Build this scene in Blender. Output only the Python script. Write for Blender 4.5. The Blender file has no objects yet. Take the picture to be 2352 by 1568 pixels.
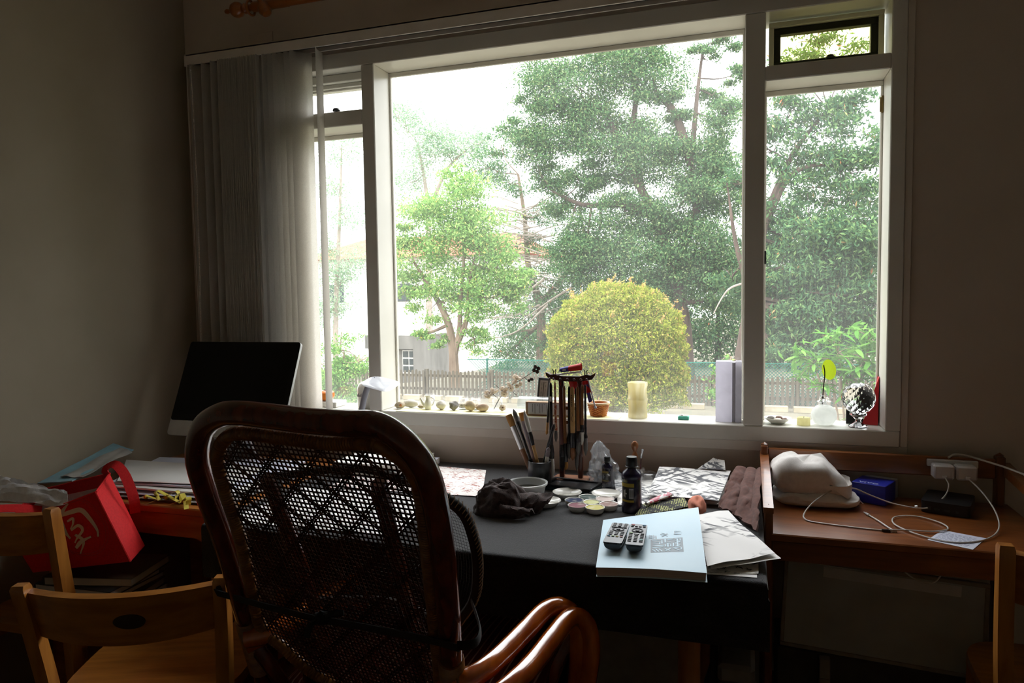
import bpy, math, random
import numpy as np
from mathutils import Vector, Matrix, noise

random.seed(7)
rng = np.random.default_rng(11)
scene = bpy.context.scene
COL = scene.collection
PI = math.pi

# ------------------------------------------------------------------ camera
cam_data = bpy.data.cameras.new('camera')
cam_data.sensor_fit = 'HORIZONTAL'
cam_data.sensor_width = 36.0
cam_data.lens = 24.9
cam_data.clip_start = 0.02
cam_data.clip_end = 300
cam = bpy.data.objects.new('camera', cam_data)
COL.objects.link(cam)
YAW, PITCH, ROLL = 0.317471, 0.0607285, -0.0143654
fw = Vector((-math.sin(YAW) * math.cos(PITCH), math.cos(YAW) * math.cos(PITCH), -math.sin(PITCH)))
rt = Vector((math.cos(YAW), math.sin(YAW), 0.0))
up = rt.cross(fw)
rt2 = rt * math.cos(ROLL) + up * math.sin(ROLL)
up2 = -rt * math.sin(ROLL) + up * math.cos(ROLL)
mw = Matrix((rt2, up2, -fw)).transposed().to_4x4()
mw.translation = Vector((0.0, -2.56, 1.40))
cam.matrix_world = mw
scene.camera = cam

# ------------------------------------------------------------------ light: overcast white sky
world = bpy.data.worlds.new('overcast_sky')
scene.world = world
world.use_nodes = True
wn = world.node_tree
wn.nodes.clear()
bg = wn.nodes.new('ShaderNodeBackground')
wo = wn.nodes.new('ShaderNodeOutputWorld')
bg.inputs['Color'].default_value = (0.96, 0.985, 1.0, 1)
# standard overcast sky: luminance (1 + 2 sin elevation) times that of the horizon, all round
w_tc = wn.nodes.new('ShaderNodeTexCoord')
w_sep = wn.nodes.new('ShaderNodeSeparateXYZ')
w_max = wn.nodes.new('ShaderNodeMath'); w_max.operation = 'MAXIMUM'; w_max.inputs[1].default_value = 0.0
w_mad = wn.nodes.new('ShaderNodeMath'); w_mad.operation = 'MULTIPLY_ADD'
SKY = 1.0
w_mad.inputs[1].default_value = 2.0 * SKY
w_mad.inputs[2].default_value = 1.0 * SKY
wn.links.new(w_tc.outputs['Generated'], w_sep.inputs[0])
wn.links.new(w_sep.outputs['Z'], w_max.inputs[0])
wn.links.new(w_max.outputs[0], w_mad.inputs[0])
wn.links.new(w_mad.outputs[0], bg.inputs['Strength'])
wn.links.new(bg.outputs[0], wo.inputs['Surface'])

vs = scene.view_settings
scene.display_settings.display_device = 'sRGB'
vs.view_transform = 'Standard'
vs.look = 'None'
vs.exposure = 1.66
vs.gamma = 1.0
vs.use_curve_mapping = False
scene.cycles.adaptive_threshold = 0.02
scene.cycles.max_bounces = 8
scene.cycles.diffuse_bounces = 4
scene.cycles.transparent_max_bounces = 14
scene.cycles.sample_clamp_indirect = 6.0
scene.cycles.caustics_reflective = False
scene.cycles.caustics_refractive = False


# ------------------------------------------------------------------ helpers: colour and materials
def lin(h):
    h = h.lstrip('#')
    c = [int(h[i:i + 2], 16) / 255 for i in (0, 2, 4)]
    return tuple((v / 12.92 if v <= 0.04045 else ((v + 0.055) / 1.055) ** 2.4) for v in c) + (1.0,)


MATS = {}


def mat(name, c1, c2=None, scale=20.0, rough=0.6, bump=0.0, bscale=None, metal=0.0, spec=0.5, stretch=(1, 1, 1),
        detail=4.0, coat=0.0, trans=0.0, ior=1.45, alpha=1.0, sheen=0.0, emit=None, sss=0.0, lo=0.35, hi=0.65, rough2=None):
    """principled material whose colour drifts between two tones with noise"""
    if name in MATS:
        return MATS[name]
    m = bpy.data.materials.new(name)
    m.use_nodes = True
    nt = m.node_tree
    b = nt.nodes['Principled BSDF']
    b.inputs['Roughness'].default_value = rough
    b.inputs['Metallic'].default_value = metal
    b.inputs['Specular IOR Level'].default_value = spec
    b.inputs['IOR'].default_value = ior
    b.inputs['Coat Weight'].default_value = coat
    b.inputs['Coat Roughness'].default_value = 0.08
    b.inputs['Transmission Weight'].default_value = trans
    b.inputs['Alpha'].default_value = alpha
    b.inputs['Sheen Weight'].default_value = sheen
    if sss:
        b.inputs['Subsurface Weight'].default_value = sss
        b.inputs['Subsurface Radius'].default_value = (0.02, 0.02, 0.015)
    if emit:
        b.inputs['Emission Color'].default_value = lin(emit[0])
        b.inputs['Emission Strength'].default_value = emit[1]
    tc = nt.nodes.new('ShaderNodeTexCoord')
    mp = nt.nodes.new('ShaderNodeMapping')
    mp.inputs['Scale'].default_value = stretch
    nt.links.new(tc.outputs['Object'], mp.inputs['Vector'])
    nz = nt.nodes.new('ShaderNodeTexNoise')
    nz.inputs['Scale'].default_value = scale
    nz.inputs['Detail'].default_value = detail
    nt.links.new(mp.outputs[0], nz.inputs['Vector'])
    rp = nt.nodes.new('ShaderNodeValToRGB')
    rp.color_ramp.elements[0].position = lo
    rp.color_ramp.elements[1].position = hi
    rp.color_ramp.elements[0].color = lin(c1)
    rp.color_ramp.elements[1].color = lin(c2 or c1)
    nt.links.new(nz.outputs['Fac'], rp.inputs['Fac'])
    nt.links.new(rp.outputs['Color'], b.inputs['Base Color'])
    if bump:
        nb = nt.nodes.new('ShaderNodeTexNoise')
        nb.inputs['Scale'].default_value = bscale or scale * 4
        nb.inputs['Detail'].default_value = 3
        nt.links.new(mp.outputs[0], nb.inputs['Vector'])
        bp = nt.nodes.new('ShaderNodeBump')
        bp.inputs['Strength'].default_value = bump
        bp.inputs['Distance'].default_value = 0.004
        nt.links.new(nb.outputs['Fac'], bp.inputs['Height'])
        nt.links.new(bp.outputs[0], b.inputs['Normal'])
    MATS[name] = m
    return m


def wood(name, dark, light, axis='x', rough=0.35, coat=0.3, scale=14):
    s = {'x': (0.12, 1, 1), 'y': (1, 0.12, 1), 'z': (1, 1, 0.12)}[axis]
    return mat(name, dark, light, scale=scale * 3, rough=rough, bump=0.08, stretch=s, coat=coat, detail=6, lo=0.3, hi=0.7)


def ink_paper(name, base, ink, scale, dens=0.5, seed=0.0, width=0.05):
    """rice paper with streaky brush strokes: long thin noise laid in two directions, kept inside loose patches"""
    m = bpy.data.materials.new(name)
    m.use_nodes = True
    nt = m.node_tree
    b = nt.nodes['Principled BSDF']
    b.inputs['Roughness'].default_value = 0.8
    tc = nt.nodes.new('ShaderNodeTexCoord')

    def strokes(rot, sc, thr, dist):
        mp = nt.nodes.new('ShaderNodeMapping')
        mp.inputs['Location'].default_value = (seed, seed * 1.7, 0)
        mp.inputs['Rotation'].default_value = (0, 0, rot)
        nt.links.new(tc.outputs['Object'], mp.inputs['Vector'])
        ms = nt.nodes.new('ShaderNodeMapping')
        ms.inputs['Scale'].default_value = (0.28, 1.0, 1.0)
        nt.links.new(mp.outputs[0], ms.inputs['Vector'])
        mp = ms
        n1 = nt.nodes.new('ShaderNodeTexNoise')
        n1.inputs['Scale'].default_value = sc
        n1.inputs['Detail'].default_value = 3.0
        n1.inputs['Distortion'].default_value = dist
        nt.links.new(mp.outputs[0], n1.inputs['Vector'])
        r = nt.nodes.new('ShaderNodeValToRGB')
        r.color_ramp.elements[0].position = thr
        r.color_ramp.elements[1].position = thr + 0.07
        nt.links.new(n1.outputs['Fac'], r.inputs['Fac'])
        return r.outputs['Color']
    k1 = strokes(0.5, scale * 6, 0.63 - width, 0.8)
    k2 = strokes(-0.9, scale * 4.5, 0.65 - width, 1.2)
    n3 = nt.nodes.new('ShaderNodeTexNoise')
    n3.inputs['Scale'].default_value = scale * 0.9
    n3.inputs['Detail'].default_value = 1.5
    m3 = nt.nodes.new('ShaderNodeMapping'); m3.inputs['Location'].default_value = (seed * 2, seed, 0)
    nt.links.new(tc.outputs['Object'], m3.inputs['Vector'])
    nt.links.new(m3.outputs[0], n3.inputs['Vector'])
    r3 = nt.nodes.new('ShaderNodeValToRGB')
    r3.color_ramp.elements[0].position = 0.58 - dens * 0.22
    r3.color_ramp.elements[1].position = 0.72 - dens * 0.22
    nt.links.new(n3.outputs['Fac'], r3.inputs['Fac'])
    mx = nt.nodes.new('ShaderNodeMath'); mx.operation = 'MAXIMUM'
    nt.links.new(k1, mx.inputs[0]); nt.links.new(k2, mx.inputs[1])
    ml = nt.nodes.new('ShaderNodeMath'); ml.operation = 'MULTIPLY'
    nt.links.new(mx.outputs[0], ml.inputs[0]); nt.links.new(r3.outputs['Color'], ml.inputs[1])
    mix = nt.nodes.new('ShaderNodeMix'); mix.data_type = 'RGBA'
    mix.inputs['A'].default_value = lin(base)
    mix.inputs['B'].default_value = lin(ink)
    nt.links.new(ml.outputs[0], mix.inputs['Factor'])
    nt.links.new(mix.outputs['Result'], b.inputs['Base Color'])
    return m


def leafmat(name, stops, trans=0.35):
    """leaf colour picked per leaf from a ramp through the face attribute 'tint'"""
    m = bpy.data.materials.new(name)
    m.use_nodes = True
    nt = m.node_tree
    nt.nodes.clear()
    at = nt.nodes.new('ShaderNodeAttribute'); at.attribute_name = 'tint'
    rp = nt.nodes.new('ShaderNodeValToRGB')
    el = rp.color_ramp.elements
    while len(el) < len(stops):
        el.new(0.5)
    for e, (p, c) in zip(el, stops):
        e.position = p
        e.color = lin(c)
    nt.links.new(at.outputs['Fac'], rp.inputs['Fac'])
    d = nt.nodes.new('ShaderNodeBsdfDiffuse')
    t = nt.nodes.new('ShaderNodeBsdfTranslucent')
    mx = nt.nodes.new('ShaderNodeMixShader'); mx.inputs[0].default_value = trans
    o = nt.nodes.new('ShaderNodeOutputMaterial')
    nt.links.new(rp.outputs['Color'], d.inputs['Color'])
    nt.links.new(rp.outputs['Color'], t.inputs['Color'])
    nt.links.new(d.outputs[0], mx.inputs[1]); nt.links.new(t.outputs[0], mx.inputs[2])
    nt.links.new(mx.outputs[0], o.inputs['Surface'])
    return m


def clearmat(name, tint='#ffffff', dust=0.06, gloss=0.06, dustcol='#ffffff', streak=False, rough=0.02):
    """thin clear sheet: transparent, a film of pale dust that scatters light through it, and a weak mirror"""
    m = bpy.data.materials.new(name)
    m.use_nodes = True
    nt = m.node_tree
    nt.nodes.clear()
    tr = nt.nodes.new('ShaderNodeBsdfTransparent'); tr.inputs[0].default_value = lin(tint)
    tl = nt.nodes.new('ShaderNodeBsdfTranslucent'); tl.inputs[0].default_value = lin(dustcol)
    gl = nt.nodes.new('ShaderNodeBsdfGlossy'); gl.inputs['Roughness'].default_value = rough
    m1 = nt.nodes.new('ShaderNodeMixShader'); m1.inputs[0].default_value = dust
    m2 = nt.nodes.new('ShaderNodeMixShader'); m2.inputs[0].default_value = gloss
    o = nt.nodes.new('ShaderNodeOutputMaterial')
    nt.links.new(tr.outputs[0], m1.inputs[1]); nt.links.new(tl.outputs[0], m1.inputs[2])
    nt.links.new(m1.outputs[0], m2.inputs[1]); nt.links.new(gl.outputs[0], m2.inputs[2])
    nt.links.new(m2.outputs[0], o.inputs['Surface'])
    if streak:
        tc = nt.nodes.new('ShaderNodeTexCoord')
        mp = nt.nodes.new('ShaderNodeMapping'); mp.inputs['Scale'].default_value = (1, 1, 0.05)
        nt.links.new(tc.outputs['Object'], mp.inputs['Vector'])
        nz = nt.nodes.new('ShaderNodeTexNoise'); nz.inputs['Scale'].default_value = 220
        nz.inputs['Detail'].default_value = 3
        nt.links.new(mp.outputs[0], nz.inputs['Vector'])
        n2 = nt.nodes.new('ShaderNodeTexNoise'); n2.inputs['Scale'].default_value = 2.2
        nt.links.new(tc.outputs['Object'], n2.inputs['Vector'])
        ad = nt.nodes.new('ShaderNodeMath'); ad.operation = 'MULTIPLY'
        nt.links.new(nz.outputs['Fac'], ad.inputs[0]); nt.links.new(n2.outputs['Fac'], ad.inputs[1])
        mr = nt.nodes.new('ShaderNodeMapRange')
        mr.inputs['From Min'].default_value = 0.12; mr.inputs['From Max'].default_value = 0.42
        mr.inputs['To Min'].default_value = dust * 0.55; mr.inputs['To Max'].default_value = dust * 1.6
        nt.links.new(ad.outputs[0], mr.inputs['Value'])
        # dirt gathers along the foot of the pane
        sp = nt.nodes.new('ShaderNodeSeparateXYZ')
        nt.links.new(tc.outputs['Object'], sp.inputs[0])
        ft = nt.nodes.new('ShaderNodeMapRange'); ft.interpolation_type = 'SMOOTHSTEP'
        ft.inputs['From Min'].default_value = 0.06; ft.inputs['From Max'].default_value = 0.20
        ft.inputs['To Min'].default_value = 1.9; ft.inputs['To Max'].default_value = 1.0
        nt.links.new(sp.outputs['Z'], ft.inputs['Value'])
        mm = nt.nodes.new('ShaderNodeMath'); mm.operation = 'MULTIPLY'
        nt.links.new(mr.outputs[0], mm.inputs[0]); nt.links.new(ft.outputs[0], mm.inputs[1])
        nt.links.new(mm.outputs[0], m1.inputs[0])
    return m


# ------------------------------------------------------------------ helpers: meshes
def catmull(pts, n=6, closed=False):
    P = [Vector(p) for p in pts]
    if len(P) < 3:
        return P
    out = []
    m = len(P)
    rngs = range(m) if closed else range(m - 1)
    for i in rngs:
        p0 = P[(i - 1) % m] if (closed or i > 0) else P[0] * 2 - P[1]
        p1, p2 = P[i], P[(i + 1) % m]
        p3 = P[(i + 2) % m] if (closed or i + 2 < m) else P[-1] * 2 - P[-2]
        for k in range(n):
            t = k / n
            out.append(0.5 * ((2 * p1) + (p2 - p0) * t + (2 * p0 - 5 * p1 + 4 * p2 - p3) * t * t + (3 * p1 - p0 - 3 * p2 + p3) * t ** 3))
    if not closed:
        out.append(P[-1])
    return out


class MB:
    def __init__(s):
        s.v, s.f = [], []

    def add(s, v, f):
        o = len(s.v)
        s.v.extend([tuple(p) for p in v])
        s.f.extend([tuple(i + o for i in q) for q in f])
        return s

    def box(s, x0, x1, y0, y1, z0, z1, b=0.0, M=None):
        """box, with bevelled edges when b > 0"""
        if b <= 0:
            v = [Vector((x, y, z)) for z in (z0, z1) for y in (y0, y1) for x in (x0, x1)]
            f = [(0, 2, 3, 1), (4, 5, 7, 6), (0, 1, 5, 4), (2, 6, 7, 3), (0, 4, 6, 2), (1, 3, 7, 5)]
        else:
            v, f = [], []
            idx = {}
            for sx in (0, 1):
                for sy in (0, 1):
                    for sz in (0, 1):
                        X, Y, Z = (x0, x1)[sx], (y0, y1)[sy], (z0, z1)[sz]
                        dx, dy, dz = (b, -b)[sx], (b, -b)[sy], (b, -b)[sz]
                        for a, p in (('x', (X, Y + dy, Z + dz)), ('y', (X + dx, Y, Z + dz)), ('z', (X + dx, Y + dy, Z))):
                            idx[(sx, sy, sz, a)] = len(v)
                            v.append(Vector(p))
            g = lambda a, *c: idx[(c[0], c[1], c[2], a)]
            for q in (0, 1):
                fa = [g('x', q, 0, 0), g('x', q, 1, 0), g('x', q, 1, 1), g('x', q, 0, 1)]
                f.append(tuple(fa if q else fa[::-1]))
                fa = [g('y', 0, q, 0), g('y', 0, q, 1), g('y', 1, q, 1), g('y', 1, q, 0)]
                f.append(tuple(fa if q else fa[::-1]))
                fa = [g('z', 0, 0, q), g('z', 1, 0, q), g('z', 1, 1, q), g('z', 0, 1, q)]
                f.append(tuple(fa if q else fa[::-1]))
            for a_ in (0, 1):
                for b_ in (0, 1):
                    f.append((g('x', a_, b_, 0), g('x', a_, b_, 1), g('y', a_, b_, 1), g('y', a_, b_, 0)))
                    f.append((g('x', a_, 0, b_), g('x', a_, 1, b_), g('z', a_, 1, b_), g('z', a_, 0, b_)))
                    f.append((g('y', 0, a_, b_), g('y', 1, a_, b_), g('z', 1, a_, b_), g('z', 0, a_, b_)))
                    for c_ in (0, 1):
                        pass
            for sx in (0, 1):
                for sy in (0, 1):
                    for sz in (0, 1):
                        f.append((g('x', sx, sy, sz), g('y', sx, sy, sz), g('z', sx, sy, sz)))
        if M is not None:
            v = [M @ p for p in v]
        return s.add(v, f)

    def tube(s, pts, r, n=8, closed=False, caps=True, flat=None):
        """tube along pts; r a number or a list; flat=(a,b) gives an elliptic section scale"""
        P = [Vector(p) for p in pts]
        m = len(P)
        R = [r] * m if not hasattr(r, '__len__') else list(r)
        fr, t0 = None, None
        v, f = [], []
        for i in range(m):
            if closed:
                t = (P[(i + 1) % m] - P[(i - 1) % m])
            else:
                t = P[min(i + 1, m - 1)] - P[max(i - 1, 0)]
            if t.length < 1e-9:
                t = Vector((0, 0, 1))
            t.normalize()
            if fr is None:
                a = Vector((0, 0, 1)) if abs(t.z) < 0.9 else Vector((1, 0, 0))
                fr = (a - t * a.dot(t)).normalized()
            else:
                fr = fr - t * fr.dot(t)
                if fr.length < 1e-6:
                    fr = t.orthogonal()
                fr.normalize()
            bn = t.cross(fr)
            fa, fb = flat or (1, 1)
            for k in range(n):
                a = 2 * PI * k / n
                v.append(P[i] + (fr * math.cos(a) * fa + bn * math.sin(a) * fb) * R[i])
        segs = m if closed else m - 1
        for i in range(segs):
            for k in range(n):
                a, b = i * n + k, i * n + (k + 1) % n
                c, d = ((i + 1) % m) * n + (k + 1) % n, ((i + 1) % m) * n + k
                f.append((a, b, c, d))
        if caps and not closed:
            f.append(tuple(range(n))[::-1])
            f.append(tuple((m - 1) * n + k for k in range(n)))
        return s.add(v, f)

    def lathe(s, prof, n=24, M=None, c=(0, 0, 0), sx=1.0, sy=1.0):
        """profile of (radius, z) turned around z"""
        v, f = [], []
        m = len(prof)
        for r, z in prof:
            for k in range(n):
                a = 2 * PI * k / n
                v.append(Vector((c[0] + r * sx * math.cos(a), c[1] + r * sy * math.sin(a), c[2] + z)))
        for i in range(m - 1):
            for k in range(n):
                f.append((i * n + k, i * n + (k + 1) % n, (i + 1) * n + (k + 1) % n, (i + 1) * n + k))
        if prof[0][0] > 1e-6:
            f.append(tuple(range(n))[::-1])
        if prof[-1][0] > 1e-6:
            f.append(tuple((m - 1) * n + k for k in range(n)))
        if M is not None:
            v = [M @ p for p in v]
        return s.add(v, f)

    def grid(s, fn, nu, nv, thick=0.0):
        """surface fn(u,v), u and v in 0..1; thick > 0 gives a closed sheet (thickness along the normal)"""
        P = [[Vector(fn(i / nu, j / nv)) for i in range(nu + 1)] for j in range(nv + 1)]
        w = nu + 1
        v = [p for row in P for p in row]
        f = [(j * w + i, j * w + i + 1, (j + 1) * w + i + 1, (j + 1) * w + i) for j in range(nv) for i in range(nu)]
        if thick:
            nrm = []
            for j in range(nv + 1):
                for i in range(nu + 1):
                    du = P[j][min(i + 1, nu)] - P[j][max(i - 1, 0)]
                    dv = P[min(j + 1, nv)][i] - P[max(j - 1, 0)][i]
                    q = du.cross(dv)
                    nrm.append(q.normalized() if q.length > 1e-12 else Vector((0, 0, 1)))
            o = len(v)
            v = v + [p - q * thick for p, q in zip(v, nrm)]
            f = f + [(a + o, d + o, c + o, b + o) for a, b, c, d in f]
            e = [j * w for j in range(nv + 1)]
            for j in range(nv):
                a, b = j * w, (j + 1) * w
                f.append((a, b, b + o, a + o))
                a, b = j * w + nu, (j + 1) * w + nu
                f.append((b, a, a + o, b + o))
            for i in range(nu):
                f.append((i + 1, i, i + o, i + 1 + o))
                a = nv * w + i
                f.append((a, a + 1, a + 1 + o, a + o))
        return s.add(v, f)

    def ball(s, c, rx, ry=None, rz=None, n=16, m=10, nz=0.0, ns=3.0, seed=0.0):
        ry, rz = ry or rx, rz or rx
        v, f = [], []
        for j in range(m + 1):
            th = PI * j / m
            for k in range(n):
                a = 2 * PI * k / n
                d = Vector((math.sin(th) * math.cos(a), math.sin(th) * math.sin(a), -math.cos(th)))
                q = 1.0 + (nz * noise.noise(d * ns + Vector((seed, seed * 2.3, seed * 0.7))) if nz else 0)
                v.append(Vector((c[0] + d.x * rx * q, c[1] + d.y * ry * q, c[2] + d.z * rz * q)))
        for j in range(m):
            for k in range(n):
                a, b, cc, dd = j * n + k, j * n + (k + 1) % n, (j + 1) * n + (k + 1) % n, (j + 1) * n + k
                if j == 0:
                    f.append((a, cc, dd))
                elif j == m - 1:
                    f.append((a, b, dd))
                else:
                    f.append((a, b, cc, dd))
        return s.add(v, f)

    def prism(s, poly, z0, z1, M=None):
        n = len(poly)
        v = [Vector((x, y, z0)) for x, y in poly] + [Vector((x, y, z1)) for x, y in poly]
        f = [tuple(range(n))[::-1], tuple(range(n, 2 * n))] + [(i, (i + 1) % n, n + (i + 1) % n, n + i) for i in range(n)]
        if M is not None:
            v = [M @ p for p in v]
        return s.add(v, f)

    def build(s, name, m, parent=None, loc=None, local=False, smooth=True, angle=40):
        """one mesh object. World coordinates unless local; the origin goes to the base of the thing"""
        me = bpy.data.meshes.new(name)
        if parent is not None:
            o = Vector((0, 0, 0)) if local else origin_of(parent)
        elif loc is not None:
            o = Vector(loc)
        else:
            a = np.array(s.v)
            lo, hi = a.min(0), a.max(0)
            o = Vector(((lo[0] + hi[0]) / 2, (lo[1] + hi[1]) / 2, lo[2]))
        vv = s.v if (local or o.length == 0) else [(p[0] - o.x, p[1] - o.y, p[2] - o.z) for p in s.v]
        me.from_pydata(vv, [], s.f)
        me.update()
        if smooth:
            me.shade_smooth()
            me.set_sharp_from_angle(angle=math.radians(angle))
        me.materials.append(m)
        ob = bpy.data.objects.new(name, me)
        COL.objects.link(ob)
        if parent is not None:
            ob.parent = parent
        else:
            ob.location = o
        return ob


def origin_of(ob):
    o = Vector(ob.location)
    while ob.parent is not None:
        ob = ob.parent
        o = o + Vector(ob.location)
    return o


def tag(o, label, cat, group=None, kind=None):
    o['label'] = label
    o['category'] = cat
    if group:
        o['group'] = group
    if kind:
        o['kind'] = kind
    return o


def thing(name, label, cat, loc=(0, 0, 0), rot=0.0, group=None):
    e = bpy.data.objects.new(name, None)
    e.empty_display_size = 0.05
    e.location = loc
    e.rotation_euler = (0, 0, rot)
    COL.objects.link(e)
    return tag(e, label, cat, group)


def struct(name, label=None, loc=(0, 0, 0)):
    e = bpy.data.objects.new(name, None)
    e.location = loc
    COL.objects.link(e)
    e['kind'] = 'structure'
    if label:
        e['label'] = label
    return e


def copy_child(src, parent, loc, rot=None, scale=None):
    c = src.copy()
    c.parent = parent
    c.location = loc
    if rot is not None:
        c.rotation_euler = rot
    if scale is not None:
        c.scale = scale
    COL.objects.link(c)
    return c


def text_mesh(body, size, M, mat_, name, parent, depth=0.0004):
    """flat print: lettering turned into a mesh and laid on with matrix M (x right, y up in the print)"""
    cu = bpy.data.curves.new('print', 'FONT')
    cu.body = body
    cu.size = size
    cu.align_x = 'CENTER'
    cu.align_y = 'CENTER'
    cu.extrude = depth
    cu.resolution_u = 2
    to = bpy.data.objects.new('print_source', cu)
    COL.objects.link(to)
    dg = bpy.context.evaluated_depsgraph_get()
    dg.update()
    me = bpy.data.meshes.new_from_object(to.evaluated_get(dg))
    bpy.data.objects.remove(to)
    bpy.data.curves.remove(cu)
    me.transform(M)
    o = origin_of(parent)
    me.transform(Matrix.Translation(-o))
    me.materials.clear()
    me.materials.append(mat_)
    me.name = name
    ob = bpy.data.objects.new(name, me)
    COL.objects.link(ob)
    ob.parent = parent
    return ob


def ribbon(mb, pts, w, nrm, t=0.0004):
    """flat brush stroke along pts, w wide (number or list), lying on the plane with normal nrm"""
    P = [Vector(p) for p in pts]
    m = len(P)
    W = [w] * m if not hasattr(w, '__len__') else w
    v = []
    nrm = Vector(nrm).normalized()
    for i in range(m):
        d = (P[min(i + 1, m - 1)] - P[max(i - 1, 0)]).normalized()
        sd = nrm.cross(d).normalized() * (W[i] / 2)
        v += [P[i] - sd, P[i] + sd, P[i] + sd + nrm * t, P[i] - sd + nrm * t]
    f = [(0, 1, 2, 3), tuple((m - 1) * 4 + k for k in (3, 2, 1, 0))]
    for i in range(m - 1):
        for k in range(4):
            f.append((i * 4 + k, (i + 1) * 4 + k, (i + 1) * 4 + (k + 1) % 4, i * 4 + (k + 1) % 4))
    mb.add(v, f)

# ------------------------------------------------------------------ room shell
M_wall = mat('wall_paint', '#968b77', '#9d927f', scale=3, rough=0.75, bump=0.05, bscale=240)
M_wall2 = mat('wall_paint_window_side', '#c7baaa', '#cfc2b3', scale=3, rough=0.7, bump=0.05, bscale=240)
M_ceil = mat('ceiling_paint', '#dcd2c2', '#e1d8c9', scale=2, rough=0.8)
M_frame = mat('window_gloss_paint', '#d9d6cc', '#e0ddd3', scale=5, rough=0.28, bump=0.03, bscale=60, spec=0.5)
M_case = mat('casing_paint', '#d6ccbf', '#ddd4c8', scale=4, rough=0.5, bump=0.04, bscale=80)
M_floor = wood('floor_boards', '#5a3d28', '#7a5638', 'y', rough=0.45, coat=0.1)

XL, XR, YB, ZC = -2.32, 2.4, -4.0, 2.95
WX0, WX1, WZ0, WZ1 = -1.86, 0.48, 0.90, 2.385       # rough opening
m = MB()
m.box(XL - 0.15, XR + 0.15, YB - 0.15, 0.2, -0.12, 0.0)
fl = m.build('floor', M_floor, smooth=False); fl['kind'] = 'structure'
m = MB()
m.box(XL - 0.15, XR + 0.15, YB - 0.15, 0.2, ZC, ZC + 0.12)
ce = m.build('ceiling', M_ceil, smooth=False); ce['kind'] = 'structure'
m = MB()
m.box(XL - 0.15, XL, YB - 0.15, 0.2, 0, ZC)
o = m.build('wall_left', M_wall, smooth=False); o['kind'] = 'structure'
m = MB()
m.box(XR, XR + 0.15, YB - 0.15, 0.2, 0, ZC)
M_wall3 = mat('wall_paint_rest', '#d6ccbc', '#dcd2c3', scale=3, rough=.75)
o = m.build('wall_right', M_wall3, smooth=False); o['kind'] = 'structure'
m = MB()
m.box(XL, XR, YB - 0.15, YB, 0, ZC)
o = m.build('wall_back', M_wall3, smooth=False); o['kind'] = 'structure'
m = MB()
m.box(XL, WX0, 0, 0.2, 0, ZC)
m.box(WX1, XR, 0, 0.2, 0, ZC)
m.box(WX0, WX1, 0, 0.2, 0, WZ0)
m.box(WX0, WX1, 0, 0.2, WZ1, ZC)
o = m.build('wall_window', M_wall2, smooth=False); o['kind'] = 'structure'
# flat painted-over cover plate above the blind
m = MB()
m.box(-1.985, -1.865, -0.006, 0.0, 2.468, 2.52, 0.002)
tag(m.build('cover_plate', M_wall2), 'blank square cover plate painted over on the wall above the blind', 'cover plate')

# casing round the window
cas = struct('trim_1')
for (a, b, c, d) in ((-1.885, 0.504, 0.864, 0.899), (-1.885, 0.504, 2.392, 2.425), (0.482, 0.504, 0.899, 2.392), (-1.885, -1.862, 0.899, 2.392)):
    m = MB(); m.box(a, b, -0.008, 0.004, c, d, 0.002); m.build('casing', M_case, cas)

# ------------------------------------------------------------------ the window
GY = 0.132
win = struct('window_1', loc=(-0.69, 0.0, 0.9))


def member(name, x0, x1, z0, z1, y0=-0.014, y1=0.15, mt=M_frame, b=0.003):
    q = MB(); q.box(x0, x1, y0, y1, z0, z1, b)
    return q.build(name, mt, win)


member('sill', WX0, WX1, 0.899, 0.952, -0.016, 0.16)
member('head', WX0, WX1, 2.332, 2.392)
member('jamb', 0.437, 0.482, 0.952, 2.332)
member('jamb', -1.862, -1.817, 0.952, 2.332)
member('mullion', -1.453, -1.397, 0.952, 2.332)
member('mullion', -0.003, 0.063, 0.952, 2.332)
member('transom', 0.063, 0.437, 2.108, 2.157)
member('transom', -1.817, -1.453, 2.102, 2.162)
# glazing beads round the fixed lights
for (x0, x1, z0, z1) in ((-1.397, -0.003, 0.952, 2.332), (0.063, 0.437, 0.952, 2.108), (-1.817, -1.453, 0.952, 2.102)):
    member('glazing_bead', x0, x1, z1 - 0.018, z1, 0.115, 0.128, b=0.002)
    member('glazing_bead', x0, x0 + 0.008, z0, z1 - 0.018, 0.115, 0.128, b=0.002)
    member('glazing_bead', x1 - 0.008, x1, z0, z1 - 0.018, 0.115, 0.128, b=0.002)
M_pane = clearmat('dusty_window_glass', dust=0.026, gloss=0.03, streak=True)
M_pane_old = clearmat('yellowed_glass', tint='#efecc8', dust=0.04, gloss=0.03, dustcol='#e6e0b0')
for (x0, x1, z0, z1) in ((-1.397, -0.003, 0.952, 2.332), (0.063, 0.437, 0.952, 2.108), (-1.817, -1.453, 0.952, 2.102)):
    q = MB(); q.box(x0, x1, GY, GY + 0.004, z0, z1)
    q.build('pane', M_pane, win, smooth=False)
# top-hung lights
M_dark = mat('dark_green_metal', '#22261d', '#2c3024', rough=0.45)
M_brass = mat('old_brass', '#6e5a35', '#8a7448', rough=0.4, metal=0.8)
M_blk = mat('black_iron', '#101010', '#1a1a1a', rough=0.4)


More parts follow.
